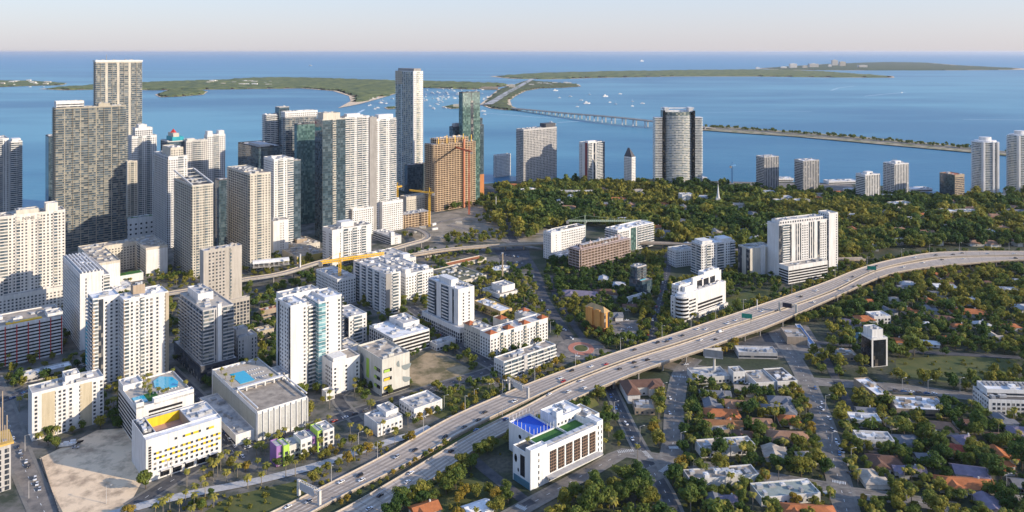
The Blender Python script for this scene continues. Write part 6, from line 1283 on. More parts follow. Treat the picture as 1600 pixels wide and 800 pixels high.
def cars_late():
    for i, (x, y, c) in enumerate(FARC): car_on_road(x, y, c, 0)
    for i, (x, y, c) in enumerate(NEARC): car_on_road(x, y, c, 1)
    car_on_road(1126, 519, 'white', 1, 'van')
    st = [(21,686,'white',-62),(28,699,'black',-62),(32,707,'silver',-62),(34,714,'grey',-62),(41,722,'white',-62),(45,729,'black',-62),(55,749,'white',-62),(58,757,'white',-62),(62,765,'silver',-62),
      (1047,623,'white',-84),(1046,646,'white',-84),(1067,676,'grey',-84),(1087,649,'white',0),(1086,640,'silver',0),(978,663,'white',-64),(982,744,'white',-20),(1259,763,'white',-4),(1072,570,'white',10),(1168,600,'white',0),
      (1295,655,'white',-72),(1301,673,'silver',-72),(1311,697,'white',-72),(1315,706,'white',-72),(1322,725,'silver',-72),(1328,741,'grey',-72),(1284,640,'white',-72),
      (768,600,'white',20),(754,593,'white',20),(984,513,'white',10),(979.5,501,'white',10),(990,522,'silver',10),(972,516,'silver',10),(966,507,'grey',10),(1400,611,'grey',0),(1412,612,'blue',0),(1424,613,'white',0),(1436,614,'grey',0),(1448,615,'blue',0),(1460,616,'white',0),
      (784,398,'white',70),(790,399,'silver',70),(796,400,'grey',70),(803,401,'white',70),(809,402,'blue',70),(786,408,'silver',70),(793,409,'white',70),(800,410,'black',70),(808,411,'white',70),(816,412,'silver',70),(788,416,'grey',70),(797,417,'white',70),(806,418,'blue',70),
      (690,372,'white',10),(698,371,'silver',10),(706,371,'white',10),(714,372,'grey',10),(722,372,'white',10),(730,374,'blue',10),(882,516,'white',-50),(893,530,'white',-50),(902,558,'white',10),(130,572,'white',20),(118,700,'silver',10)]
    for x, y, c, rz in st:
        parked = 'cars parked in the open' if y < 420 or 500 < y < 625 and x < 1000 or x > 1390 else 'cars parked along the streets'
        kd = crng.choice(['sedan', 'suv']); car(x, y, .16, R(rz), c, kd, unique_label(f'{c} {"suv" if kd == "suv" else "car"} parked', x, y, None), parked)
    for pts, off, gap in (([(346, 708), (482, 668), (567, 640), (640, 617)], 3.6, 9), ([(658, 492), (715, 540), (770, 572)], 4, 10), ([(372, 716), (338, 670), (318, 630)], 3, 10), ([(15, 622), (60, 600), (130, 566)], 3, 11), ([(1180, 590), (1280, 597), (1390, 605)], 4.4, 13), ([(1262, 600), (1290, 670), (1308, 741)], -4.6, 13), ([(1060, 722), (1180, 742)], 3.6, 14), ([(1040, 440), (1030, 480), (1015, 535)], 3, 12), ([(838, 430), (848, 462), (870, 500)], 4, 14), ([(960, 620), (980, 663), (1006, 705)], 3, 18), ([(1310, 600), (1330, 640), (1360, 700)], 2.5, 18)):
        P = dense([G(x, y) for x, y in pts], gap); Q = offset(P, off)
        for i in range(len(Q) - 1):
            if crng.random() < .45: continue
            t = P[i + 1] - P[i]; x, y = PX((Q[i].x, Q[i].y, 0)); c = crng.choice(['white', 'white', 'silver', 'grey', 'black', 'blue', 'red']); kd = crng.choice(['sedan', 'suv'])
            car(x, y, .2, math.atan2(t.y, t.x), c, kd, unique_label(f'{c} {"suv" if kd == "suv" else "car"} at the kerb', x, y, None), 'cars parked along the streets')
    # site cabins
    for i in range(12):
        x, y = crng.uniform(640, 740), crng.uniform(334, 366); p = G(x, y)
        if any(abs(p.x - q.location.x) < 12 and abs(p.y - q.location.y) < 12 for q in SITE): continue
        o = MB().box(-5, 5, -1.5, 1.5, .3, 3.2).box(-5.1, 5.1, -1.6, 1.6, 3.2, 3.4).box(-3, -2, -1.7, -1.5, .3, 2.5).build('site_cabin', [white, offwhite, cream][i % 3]); o.location = p; o.rotation_euler = (0, 0, R(crng.choice([0, 35, 60, 90]))); SITE.append(o)
        tag(o, unique_label('pale site cabin on the construction ground', x, y, None), 'site cabin', 'cabins on the construction site')
    # wrecked lorry on the lot, boats on trailers
    for x, y, col, lab in ((105, 698, CARM['white'], 'long white boat hull on a trailer at the back of the sand lot'), (116, 695, CARM['black'], 'dark boat hull beside the white one at the back of the sand lot')):
        p = G(x, y); o = empty('boat_on_trailer', p, R(12)); tag(o, lab, 'boat'); hm_ = MB(); hm_.v = [(-5, -1.3, 1), (-5, 1.3, 1), (5.5, 0, 1.4), (-5, -1.5, 2.4), (-5, 1.5, 2.4), (6.5, 0, 2.9), (1, -1.5, 2.5), (1, 1.5, 2.5), (1, -1.2, .9), (1, 1.2, .9)]
        hm_.f = [(0, 8, 6, 3), (8, 2, 5, 6), (1, 4, 7, 9), (9, 7, 5, 2), (0, 3, 4, 1), (3, 6, 7, 4), (6, 5, 7), (0, 1, 9, 8), (8, 9, 2)]; hm_.build('hull', col, o); MB().box(-2.5, 1, -1, 1, 2.4, 3.6).build('cabin', white, o); MB().box(-5, 4, -.9, .9, .35, .95).build('trailer', grey, o)

# ================================================================ boats
def boat_mesh(k):
    b = MB(); L = [8, 11, 16, 24][k]; w = L * .26
    b.v = [(-L / 2, -w / 2, -.6), (-L / 2, w / 2, -.6), (L * .2, -w / 2, -.6), (L * .2, w / 2, -.6), (L / 2, 0, 0), (-L / 2, -w / 2, L * .12), (-L / 2, w / 2, L * .12), (L * .2, -w / 2, L * .14), (L * .2, w / 2, L * .14), (L / 2, 0, L * .17)]
    b.f = [(0, 2, 7, 5), (2, 4, 9, 7), (1, 6, 8, 3), (3, 8, 9, 4), (0, 5, 6, 1), (5, 7, 8, 6), (7, 9, 8)]
    b.box(-L * .3, L * .15, -w * .35, w * .35, L * .12, L * .26)
    if k == 3: b.box(-L * .25, L * .02, -w * .3, w * .3, L * .26, L * .38)
    if k in (0, 1): b.cyl(L * .05, 0, L * .12, L * 1.15, .22, .12, n=5)
    return b.mesh('boat', white)
BM = [boat_mesh(k) for k in range(4)]
brn = random.Random(5)
def boats_late():
    n = 0
    for reg, cnt, gp, lb in (((662, 764, 137, 168), 74, 'boats moored between the two skyscrapers', 'white boat moored in the crowded anchorage between the two skyscrapers'), ((572, 618, 152, 172), 14, 'boats moored left of the banded skyscraper', 'white boat moored left of the banded skyscraper'), ((655, 700, 150, 172), 16, 'boats moored close beside the banded skyscraper', 'white boat moored close beside the banded skyscraper')):
        while cnt:
            x, y = brn.uniform(*reg[:2]), brn.uniform(*reg[2:])
            if reg[0] == 662 and (y > 158 - 0.0 * x or (x > 740 and y < 150 and x > 755)): continue
            o = bpy.data.objects.new('sailing_boat', BM[brn.choice([0, 1, 1, 2])]); C.objects.link(o); o.location = G(x, y, -.9); o.rotation_euler = (0, 0, brn.uniform(2.6, 3.6)); o.scale = (1.5,) * 3
            tag(o, lb, 'boat', gp); cnt -= 1
    L_ = [(868, 142, 3), (891, 151, 2), (908, 157, 2), (917, 162, 3), (946, 151, 3), (969, 147, 2), (902, 167, 1), (953, 160, 1), (962, 163, 1), (988, 159, 1), (988, 166, 1), (1004, 162, 2), (921, 148, 1), (874, 153, 1), (1409, 145, 1), (755, 174, 2), (757, 179, 1), (862, 195, 3), (836, 200, 2), (23, 134, 3), (47, 136, 2), (1003, 96, 3), (68, 136, 2), (410, 122, 1), (1190, 82.5, 3), (917, 84.2, 3), (485, 103, 2)]
    for x, y, k in L_:
        o = bpy.data.objects.new('motor_boat', BM[k]); C.objects.link(o); o.location = G(x, y, -.9); o.rotation_euler = (0, 0, brn.uniform(-.4, .4)); o.scale = (1.5 if y > 120 else 5,) * 3
        tag(o, unique_label(['small white yacht', 'small white sailing yacht', 'white motor yacht', 'large white motor yacht'][k] + ' on the water', x, y, None), 'boat', 'boats scattered over the open bay')
    # wakes
    foam = mat('wake_foam', (.55, .68, .74), .8, .1, .05)
    for pts, w in (([(1240, 173.5), (1275, 175), (1310, 176)] and [(1200, 173), (1268, 174)], 5), ([(1298, 141), (1310, 137), (1335, 134)], 9), ([(1350, 150), (1380, 147), (1415, 144)], 9), ([(1505, 186), (1600, 187)], 6), ([(758, 176), (830, 182), (905, 186)], 6), ([(550, 181), (568, 171)], 9), ([(870, 191), (920, 188), (1000, 184)], 6), ([(1100, 176), (1200, 173)], 4)):
        P = [G(x, y, 0) for x, y in pts]
        for p in P: p.z = -1.1
        A, B = offset(P, w), offset(P, -w * .4); m_ = MB(); ribbon(m_, A, B); o = m_.build('boat_wake', foam); tag(o, kind='stuff')
# ================================================================ vegetation
def leaf_mat(name, c1, c2, sc=0.35):
    m = bpy.data.materials.new(name); m.use_nodes = True; n = m.node_tree; b = n.nodes['Principled BSDF']; L = n.links
    b.inputs['Roughness'].default_value = .75; b.inputs['Specular IOR Level'].default_value = .15
    g = n.nodes.new('ShaderNodeNewGeometry'); t = n.nodes.new('ShaderNodeTexNoise'); t.inputs['Scale'].default_value = sc; t.inputs['Detail'].default_value = 3; L.new(g.outputs['Position'], t.inputs['Vector'])
    t2 = n.nodes.new('ShaderNodeTexNoise'); t2.inputs['Scale'].default_value = .035; L.new(g.outputs['Position'], t2.inputs['Vector'])
    ad = n.nodes.new('ShaderNodeMath'); ad.operation = 'ADD'; L.new(t.outputs['Fac'], ad.inputs[0]); L.new(t2.outputs['Fac'], ad.inputs[1])
    mr = n.nodes.new('ShaderNodeMapRange'); mr.inputs[1].default_value = .75; mr.inputs[2].default_value = 1.25; L.new(ad.outputs[0], mr.inputs[0])
    r = n.nodes.new('ShaderNodeValToRGB'); r.color_ramp.elements[0].color = (*c1, 1); r.color_ramp.elements[1].color = (*c2, 1); L.new(mr.outputs[0], r.inputs[0])
    L.new(r.outputs[0], b.inputs['Base Color'])
    tr = n.nodes.new('ShaderNodeBsdfTranslucent'); L.new(r.outputs[0], tr.inputs[0]); ms = n.nodes.new('ShaderNodeMixShader'); ms.inputs[0].default_value = .35
    L.new(b.outputs[0], ms.inputs[1]); L.new(tr.outputs[0], ms.inputs[2]); L.new(ms.outputs[0], [q for q in n.nodes if q.type == 'OUTPUT_MATERIAL'][0].inputs[0]); return m
LM = dict(deep=leaf_mat('deep_green_leaves', (.048, .095, .026), (.100, .150, .036)), mid=leaf_mat('mid_green_leaves', (.100, .150, .034), (.210, .225, .048)),
          olive=leaf_mat('olive_leaves', (.165, .180, .036), (.320, .275, .052)), golden=leaf_mat('golden_lit_leaves', (.285, .215, .036), (.440, .300, .052)), palm=leaf_mat('palm_fronds', (.15, .17, .035), (.40, .33, .07)))  # olive, golden and palm tones hold the warm evening light in the colour
def crown_arrays(seed, nleaf, rx, rz, nb, leaf):
    """leaf cards spread over overlapping clumps inside an uneven crown of half width rx and half height rz, its base at z=0"""
    g = np.random.default_rng(seed)
    d = g.normal(size=(nb, 3)); d /= np.linalg.norm(d, axis=1)[:, None]; rad = g.uniform(.35, .78, (nb, 1))
    c = d * rad * [rx, rx, rz]; c[:, 2] = c[:, 2] * .9 + rz; br = g.uniform(.26, .46, nb) * rx
    k = g.integers(0, nb, nleaf); v = g.normal(size=(nleaf, 3)); v[:, 2] += .35; v /= np.linalg.norm(v, axis=1)[:, None]
    rr = br[k] * np.where(g.random(nleaf) < .8, g.uniform(.82, 1.08, nleaf), g.uniform(.2, .8, nleaf))
    pos = c[k] + v * rr[:, None] * [1, 1, .8]; pos[:, 2] = np.maximum(pos[:, 2], .1 * rz)
    nrm = v + g.normal(size=(nleaf, 3)) * .45; nrm /= np.linalg.norm(nrm, axis=1)[:, None]
    t = np.cross(nrm, g.normal(size=(nleaf, 3))); t /= np.linalg.norm(t, axis=1)[:, None]; s = np.cross(nrm, t)
    sz = g.uniform(.6, 1.25, (nleaf, 1)) * leaf
    V = np.stack([pos - t * sz - s * sz * .6, pos + t * sz - s * sz * .6, pos + t * sz * .8 + s * sz * .6, pos - t * sz * .8 + s * sz * .6], 1).reshape(-1, 3)
    return V, np.arange(nleaf * 4).reshape(-1, 4)
def palm_arrays(seed, rx=3.2, nf=18):
    g = np.random.default_rng(seed); V = []; F = []
    for i in range(nf):
        a = 6.2832 * i / nf + g.uniform(-.2, .2); el = g.uniform(-.15, .95); L = rx * g.uniform(.85, 1.15); px = pz = 0; prev = None
        ca, sa = math.cos(a), math.sin(a); segs = 5
        for k in range(segs + 1):
            w = .62 * math.sin(math.pi * min(.97, (k + .5) / (segs + .7))) ; dz = -w * .55
            row = [(px * ca + w * sa, px * sa - w * ca, pz + dz), (px * ca, px * sa, pz), (px * ca - w * sa, px * sa + w * ca, pz + dz)]
            b = len(V); V += row
            if k: F += [(b - 3, b - 2, b + 1, b), (b - 2, b - 1, b + 2, b + 1)]
            st = L / segs; px += st * math.cos(el); pz += st * math.sin(el); el -= .42
    return np.array(V), np.array(F)
def trunk_arrays(h, r, lean=0.0, n=6, limbs=0, seed=0):
    g = random.Random(seed); b = MB(); k = len(b.v); seg = 4; P = [Vector((lean * (i / seg) ** 2, 0, h * i / seg)) for i in range(seg + 1)]
    def tube(P, r0, r1):
        k = len(b.v); m = len(P)
        for i, p in enumerate(P):
            rr = r0 + (r1 - r0) * i / (m - 1); b.v.extend([(p.x + rr * math.cos(6.2832 * j / n), p.y + rr * math.sin(6.2832 * j / n), p.z) for j in range(n)])
        for i in range(m - 1): b.f.extend([(k + i * n + j, k + i * n + (j + 1) % n, k + (i + 1) * n + (j + 1) % n, k + (i + 1) * n + j) for j in range(n)])
    tube(P, r, r * .55)
    for i in range(limbs):
        a = 6.2832 * i / limbs + g.uniform(-.4, .4); L = h * g.uniform(.5, .8); s = P[-2]; tube([s, s + Vector((math.cos(a) * L * .45, math.sin(a) * L * .45, L * .45)), s + Vector((math.cos(a) * L * .9, math.sin(a) * L * .9, L * .75))], r * .45, r * .15)
    return b
# crown meshes at unit half width 5 m
NV = 12
CRV = [crown_arrays(i, 1500, 5.0, 3.6 + (i % 4) * .4, 11 + i % 6, .40) for i in range(NV)]
CRL = [crown_arrays(100 + i, 420, 5.0, 3.6 + (i % 4) * .4, 9 + i % 5, .66) for i in range(NV)]
CRF = [crown_arrays(200 + i, 150, 5.0, 3.6 + (i % 4) * .4, 8 + i % 4, 1.05) for i in range(NV)]
PMV = [palm_arrays(300 + i) for i in range(5)]
CRME = [np_mesh('crown', V, F, LM['mid']) for V, F in CRV]; PMME = [np_mesh('crown', V, F, LM['palm']) for V, F in PMV]
TRME = [trunk_arrays(4.2, .32, limbs=4, seed=i).mesh('trunk', trunk_m) for i in range(4)]
PTME = [trunk_arrays(1.0, .24 if i else .3, n=6).mesh('trunk', ptrunk_m) for i in range(2)]

def foot_hit(x, y, pad):
    for fx, fy, u, v, p0, p1, q0, q1 in FOOT:
        dx, dy = x - fx, y - fy
        if abs(dx) > 140 or abs(dy) > 140: continue
        p = dx * u.x + dy * u.y; q = dx * v.x + dy * v.y
        if p0 - pad < p < p1 + pad and q0 - pad < q < q1 + pad: return True
    return False
RD = [(a, h, a.min(0) - h - 12, a.max(0) + h + 12) for a, h in ROADS]
def road_hit(x, y, pad):
    for a, h, lo, hi in RD:
        if x < lo[0] or y < lo[1] or x > hi[0] or y > hi[1]: continue
        if ((a[:, 0] - x) ** 2 + (a[:, 1] - y) ** 2).min() < (h + pad + 1) ** 2: return True
    return False
# dense sampling of long road polylines for that test
RD2 = []
for a, h, lo, hi in RD:
    if len(a) > 1:
        q = [a[0]]
        for i in range(len(a) - 1):
            n = max(1, int(np.linalg.norm(a[i + 1] - a[i]) / 4)); q += [a[i] + (a[i + 1] - a[i]) * k / n for k in range(1, n + 1)]
        a = np.array(q)
    RD2.append((a, h, lo, hi))
RD = RD2
CLEAR = [[(62, 716), (152, 672), (205, 668), (222, 752), (196, 800), (96, 812)], [(640, 566), (676, 545), (738, 578), (700, 607), (640, 609)], [(1400, 560), (1500, 556), (1590, 562), (1588, 582), (1480, 596), (1400, 588)],
         [(1232, 508), (1262, 508), (1290, 553), (1262, 560), (1150, 556), (1150, 536)], [(770, 388), (826, 388), (832, 420), (790, 420)], [(1395, 604), (1490, 610), (1490, 620), (1395, 615)], [(950, 498), (1000, 498), (998, 532), (955, 530)],
         [(1130, 470), (1180, 458), (1210, 458), (1180, 474), (1135, 492)], [(630, 345), (745, 322), (760, 335), (700, 368), (640, 370)], [(330, 775), (400, 765), (470, 752), (440, 790), (340, 800)]]
CLEARW = [[tuple(G(x, y).xy) for x, y in c] for c in CLEAR]
TREES = []   # x, y, r, tone, type
grid = {}
def try_tree(x, y, r, tone, typ, dens=.72, road=True, foot=True):
    if foot and foot_hit(x, y, r * .22): return False
    if road and road_hit(x, y, -.8 if road == 'l' else -1.2): return False
    for c in CLEARW:
        if inside(c, x, y): return False
    cx, cy = int(x // 12), int(y // 12)
    for i in (-1, 0, 1):
        for j in (-1, 0, 1):
            for (a, b, q) in grid.get((cx + i, cy + j), ()):
                if (a - x) ** 2 + (b - y) ** 2 < ((q + r) * dens) ** 2: return False
    grid.setdefault((cx, cy), []).append((x, y, r)); TREES.append((x, y, r, tone, typ)); return True
trn = random.Random(21)
def zone(poly, spacing, r0, r1, tones, palm=0.0, tries=1.6, dens=.72):
    W_ = [tuple(G(x, y).xy) for x, y in poly]; xs = [p[0] for p in W_]; ys = [p[1] for p in W_]
    area = (max(xs) - min(xs)) * (max(ys) - min(ys)); n = int(area / spacing ** 2 * tries)
    for _ in range(n):
        x, y = trn.uniform(min(xs), max(xs)), trn.uniform(min(ys), max(ys))
        if not inside(W_, x, y): continue
        if trn.random() < palm: try_tree(x, y, trn.uniform(2.7, 4.3), 'palm', 'palm', dens)
        else:
            q = math.sin(x * .021 + 3) + math.sin(y * .017 + x * .008) + math.sin(x * .06 + 1) * math.sin(y * .05) + trn.uniform(-1.1, 1.1)   # patches of one leaf tone
            tn = 'golden' if q > 1.7 and 'deep' not in tones[:1] else 'olive' if q > .5 else 'mid' if q > -.7 else 'deep'
            try_tree(x, y, r0 + (r1 - r0) * trn.random() ** 1.9, tn if len(tones) > 2 else trn.choice(tones), 'tree', dens)
def line(pts, step, r0, r1, tones, palm=0.0, jit=2.0, W_=None):
    P = W_ or dense([G(x, y) for x, y in pts], step)
    for p in P:
        x, y = p.x + trn.uniform(-jit, jit), p.y + trn.uniform(-jit, jit)
        if trn.random() < palm: try_tree(x, y, trn.uniform(2.7, 4.3), 'palm', 'palm', .5, 'l')
        else: try_tree(x, y, trn.uniform(r0, r1), trn.choice(tones), 'tree', .5, 'l')
GD, GM, GO = ['deep'], ['deep', 'mid', 'mid', 'olive'], ['mid', 'olive', 'olive', 'golden']
# rows first
def along(P, d, i0, i1, step): 
    Q = dense(offset(P, d)[i0:i1:4], step); return [Vector((q.x, q.y, 0)) for q in Q]
sgn_ = 1 if (offset(CARR[0][0], 5)[80] - CARR[0][1][80]).length > (CARR[0][0][80] - CARR[0][1][80]).length else -1
line(None, 7, 3, 4.6, ['mid', 'olive', 'golden'], .05, 2, along(CARR[0][0], sgn_ * 6, 42, 160, 7))
line(None, 9, 4, 6, ['mid', 'olive', 'deep'], .05, 3, along(CARR[0][0], sgn_ * 13, 85, 160, 9))
line(None, 8, 4, 6, ['mid', 'olive', 'golden'], 0, 2, along(CARR[1][1], -sgn_ * 7, 84, 140, 8))
line(None, 8, 4.5, 6.5, ['mid', 'olive', 'deep'], 0, 3, along(CARR[1][1], -sgn_ * 6, 18, 66, 8))
line([(500, 830), (560, 812), (610, 800), (650, 790), (690, 768), (735, 730), (780, 690), (790, 680)], 8, 4, 6.5, GM, jit=5)
line([(660, 790), (700, 762), (740, 722), (775, 690), (800, 672)], 8, 5, 7, GM, jit=6)
line([(560, 655), (590, 665), (640, 668)], 8, 2.5, 3.5, GO, .3)
line([(640, 668), (700, 640), (770, 605), (830, 576), (870, 560)], 7, 2.6, 4.2, GO, .1)
line([(780, 612), (830, 590), (880, 566)], 7, 3, 4, GO, .1, 1)
line([(300, 800), (380, 790), (470, 765), (500, 745), (540, 725), (600, 700), (640, 690)], 6, 2.8, 4.4, GO, .45)
line([(240, 812), (300, 780), (360, 760), (430, 742)], 6, 2.4, 3.4, GO, .75, 3)
line([(350, 735), (420, 738), (470, 722), (540, 700), (600, 680)], 6, 2.8, 4, GO, .55, 3)
line([(530, 790), (580, 765), (640, 728), (700, 695)], 6, 1.5, 2.4, GO, 0, 1)
line([(345, 728), (400, 716), (440, 702), (480, 690)], 5.5, 2.4, 3, GO, .9, 1.5)
line([(286, 775), (300, 768), (330, 755)], 4.5, 2.4, 3, GO, 1, 3)
line([(510, 668), (530, 650), (560, 640), (600, 668)], 6, 2.4, 3.6, GO, .6, 3)
line([(1020, 548), (1060, 538), (1105, 524), (1150, 506), (1190, 490), (1216, 476)], 7, 3.5, 5.5, GM, 0, 2)
line([(1195, 478), (1240, 462), (1290, 445), (1340, 424)], 7, 3.5, 5.5, GO, 0, 2)
line([(1145, 545), (1175, 532), (1205, 520), (1240, 504), (1275, 490), (1310, 476), (1350, 452), (1390, 438), (1440, 428), (1490, 424)], 7.5, 4, 6, GO, 0, 3)
line([(1160, 556), (1190, 545), (1230, 520), (1262, 505), (1300, 492), (1340, 470)], 8, 4, 6, GM, 0, 3)
line([(1085, 578), (1150, 584), (1240, 590), (1340, 600)], 9, 5, 7.5, GM, 0, 2)
line([(1300, 596), (1390, 600), (1440, 604), (1510, 612)], 10, 5, 7, GM, 0, 2)
line([(1500, 608), (1560, 618), (1600, 622)], 10, 5, 7, GM, 0, 2)
for k in range(2): line([(1240, 600), (1268, 660), (1286, 720), (1300, 780)][:], 9, 2.5, 4, GO, .5, 3)
line([(1312, 640), (1322, 690), (1338, 740), (1350, 790)], 8, 2.5, 4, GO, .4, 3)
line([(1030, 620), (1028, 660), (1024, 700)], 6, 4, 6, GO, .1, 3)
line([(1080, 612), (1078, 650), (1080, 690)], 9, 3, 4.5, GM, .3, 3)
line([(1060, 735), (1130, 742), (1200, 752), (1290, 764)], 9, 4.5, 6.5, GO, .1, 3)
line([(1050, 720), (1120, 728), (1200, 738), (1300, 752)], 10, 4.5, 6.5, GM, .15, 3)
line([(183, 640), (186, 690), (196, 735)], 6, 4, 6, GD, 0, 3)
line([(60, 694), (90, 700), (120, 690), (160, 680)], 6, 3.5, 5, ['deep', 'mid'], .1, 2)
line([(40, 668), (46, 690), (52, 700)], 6, 3, 4, GO, .6, 1.5)
line([(70, 730), (76, 750), (86, 775)], 9, 1.5, 2.2, ['golden'], .3, 2)
line([(196, 800), (214, 792), (230, 785)], 6, 3, 4, GO, 0, 2)
line([(378, 470), (390, 480), (420, 470), (440, 452), (470, 445), (500, 440)], 7, 4.5, 6.5, ['deep', 'mid'], 0, 6)
line([(100, 585), (60, 600), (130, 570)], 8, 4, 6, GD, 0, 5)
line([(395, 445), (440, 440), (490, 428)], 7, 4, 6, ['deep'], 0, 3)
line([(250, 440), (275, 436), (282, 432)], 7, 4, 6, ['mid'], 0, 3)
line([(286, 762), (300, 757), (320, 750), (345, 742), (365, 738)], 4.2, 3, 4, GO, .95, 3)
line([(270, 775), (300, 768), (340, 757), (372, 748)], 5, 3, 4, GO, .8, 3)
line([(200, 806), (212, 798), (232, 790), (250, 786)], 7, 3.4, 5, ['olive', 'golden', 'mid'], 0, 2)
line([(262, 800), (300, 796), (340, 790), (380, 785), (420, 790)], 7, 3, 5, ['olive', 'golden', 'mid'], .3, 4)
line([(180, 668), (186, 700), (194, 724), (206, 745)], 5.5, 4, 6, GD, 0, 2.5)
line([(76, 728), (110, 778)], 22, 2, 2, GO, 1, 1)
line([(340, 700), (352, 716), (375, 712), (420, 702), (460, 690)], 5, 3, 4, GO, .85, 2)
# zones: (outline, spacing, radii, tones, palms)
zone([(1075, 600), (1170, 612), (1260, 612), (1290, 690), (1310, 770), (1300, 820), (1020, 820), (1040, 745), (1058, 690)], 7.5, 3.2, 8.0, GO + ['mid'], .12, 2.6, .60)
zone([(940, 770), (1000, 740), (1040, 790), (1060, 830), (860, 830), (870, 790)], 9, 5, 8, ['olive', 'mid', 'olive', 'golden'], .04, 3, .58)
zone([(945, 640), (985, 690), (1000, 720), (950, 730), (935, 690)], 9, 4, 6, GO, .2)
zone([(620, 800), (700, 765), (790, 775), (840, 830), (600, 830)], 9, 4, 6.5, GO, .15, 1.6)
zone([(1300, 615), (1400, 625), (1500, 645), (1640, 660), (1680, 830), (1350, 830), (1320, 740)], 7.5, 3.2, 9.5, GM + GO, .10, 3.4, .55)
zone([(1300, 480), (1380, 440), (1480, 428), (1680, 418), (1680, 560), (1400, 560), (1300, 545)], 9.5, 4.0, 10.0, GM + GO, .05, 3, .58)
zone([(1600, 560), (1680, 560), (1680, 640), (1600, 625)], 9.5, 4.0, 10.0, GM + GO, .05, 3, .58)
zone([(770, 345), (850, 330), (1000, 316), (1210, 322), (1300, 330), (1700, 322), (1700, 388), (1500, 386), (1400, 390), (1320, 408), (1300, 398), (1215, 382), (1150, 400), (1060, 386), (920, 352), (850, 360), (830, 376), (790, 372)], 11, 6.5, 12.5, GM + ['olive'], .03, 4, .50)
zone([(770, 300), (870, 288), (1020, 290), (1100, 292), (1180, 300), (1330, 306), (1450, 312), (1700, 308), (1700, 330), (1300, 334), (1200, 326), (1000, 320), (850, 334), (775, 345)], 11, 6.5, 12.0, GM + ['deep', 'olive'], .04, 4, .50)
zone([(1010, 470), (1045, 500), (1060, 530), (1010, 545), (985, 540), (990, 480)], 9, 3.5, 6, GM, 0)
zone([(885, 440), (950, 420), (985, 430), (985, 500), (920, 535), (880, 510), (860, 480), (862, 452)], 9, 3.5, 6, ['deep', 'mid', 'olive'], .1, 1.6)
zone([(770, 430), (835, 430), (845, 470), (860, 500), (820, 490), (800, 470), (765, 455)], 9, 3.5, 6, GM, .08)
zone([(690, 372), (780, 360), (800, 378), (700, 384)], 10, 4, 6, GM, 0)
zone([(690, 330), (770, 306), (800, 320), (790, 360), (740, 345)], 10, 4, 7, GM, 0, 1.3)
zone([(640, 388), (760, 392), (770, 400), (690, 402), (640, 400)], 9, 3, 5, GO, 0)
zone([(1140, 430), (1215, 425), (1218, 455), (1160, 500), (1135, 510)], 9, 4, 7, GM, 0, 1.4)
zone([(1295, 400), (1370, 395), (1360, 412), (1290, 440)], 9, 4, 6, GM, 0, 1.5)
zone([(690, 640), (780, 600), (770, 590), (720, 600)], 8, 3, 5, GO, 0, 1.2)
zone([(780, 600), (790, 575), (850, 570), (870, 560)], 8, 3, 5, GO, 0, 1.2)
zone([(470, 700), (620, 660), (640, 672), (500, 735)], 8, 2.5, 4.5, GO, .3, 1.2)
zone([(1500, 415), (1700, 412), (1700, 425), (1500, 425)], 9, 4, 6, GM, 0, 1.5)
zone([(505, 340), (540, 332), (545, 345), (500, 352)], 9, 4, 6, GM, 0, 1.5)
zone([(458, 318), (480, 314), (520, 316), (520, 330), (460, 335)], 10, 6, 8, GM, 0, 2)
zone([(1040, 398), (1160, 402), (1165, 420), (1150, 440), (1050, 398)], 9, 4, 6, GM, 0, 1)
zone([(1240, 560), (1340, 552), (1352, 590), (1270, 588)], 9, 5, 7, GM, 0, 1.8)
zone([(1400, 588), (1480, 598), (1600, 588), (1640, 610), (1400, 600)], 9, 5, 7, GM, 0, 1.8)
for P_ in ([(640, 500), (680, 545), (740, 575)], [(390, 690), (350, 640), (330, 600)], [(420, 480), (470, 470), (520, 480), (545, 500)], [(0, 640), (60, 596), (120, 560)], [(395, 520), (410, 560), (425, 600)], [(540, 600), (560, 640)], [(660, 440), (668, 480), (665, 520)], [(640, 600), (700, 588), (745, 570)], [(760, 505), (810, 505), (850, 520)], [(745, 480), (800, 474)], [(300, 440), (380, 452), (440, 436)], [(670, 425), (680, 440)], [(600, 380), (640, 370), (655, 360)], [(430, 400), (450, 420), (500, 418)], [(1050, 440), (1042, 490)], [(1010, 420), (1020, 450)], [(560, 590), (555, 620)]):
    line(P_, 9, 3, 5.5, ['deep', 'mid', 'olive'], .1, 4)
zone([(235, 805), (300, 775), (380, 755), (470, 738), (470, 745), (380, 768), (300, 812)], 6.5, 2.2, 3.4, GO, .8, 1.6)
zone([(380, 640), (430, 610), (440, 480), (380, 480), (370, 560)], 10, 4, 6, ['deep', 'mid'], 0, 1.2)
zone([(-40, 640), (0, 560), (150, 440), (400, 400), (700, 395), (860, 470), (890, 540), (700, 640), (560, 660), (380, 700), (250, 780), (210, 790), (230, 680), (60, 690)], 13, 3, 6, ['deep', 'mid', 'olive'], .12, 1.6)
zone([(862, 400), (1040, 396), (1045, 440), (1150, 440), (1140, 470), (1050, 520), (1000, 545), (930, 560), (905, 530), (880, 500), (850, 440)], 9, 3.5, 7, ['deep', 'mid', 'olive'], .06, 2.4, .6)
zone([(745, 410), (840, 420), (860, 500), (800, 500), (750, 470), (735, 440)], 9, 3, 5.5, ['deep', 'mid', 'olive'], .1, 2)
zone([(64, 720), (78, 714), (104, 790), (92, 800)], 7, 1.2, 2.6, ['golden', 'olive'], .1, 2)
zone([(20, 590), (100, 575), (150, 560), (160, 590), (60, 620), (10, 630)], 9, 4, 6, ['deep', 'mid'], 0, 1.4)
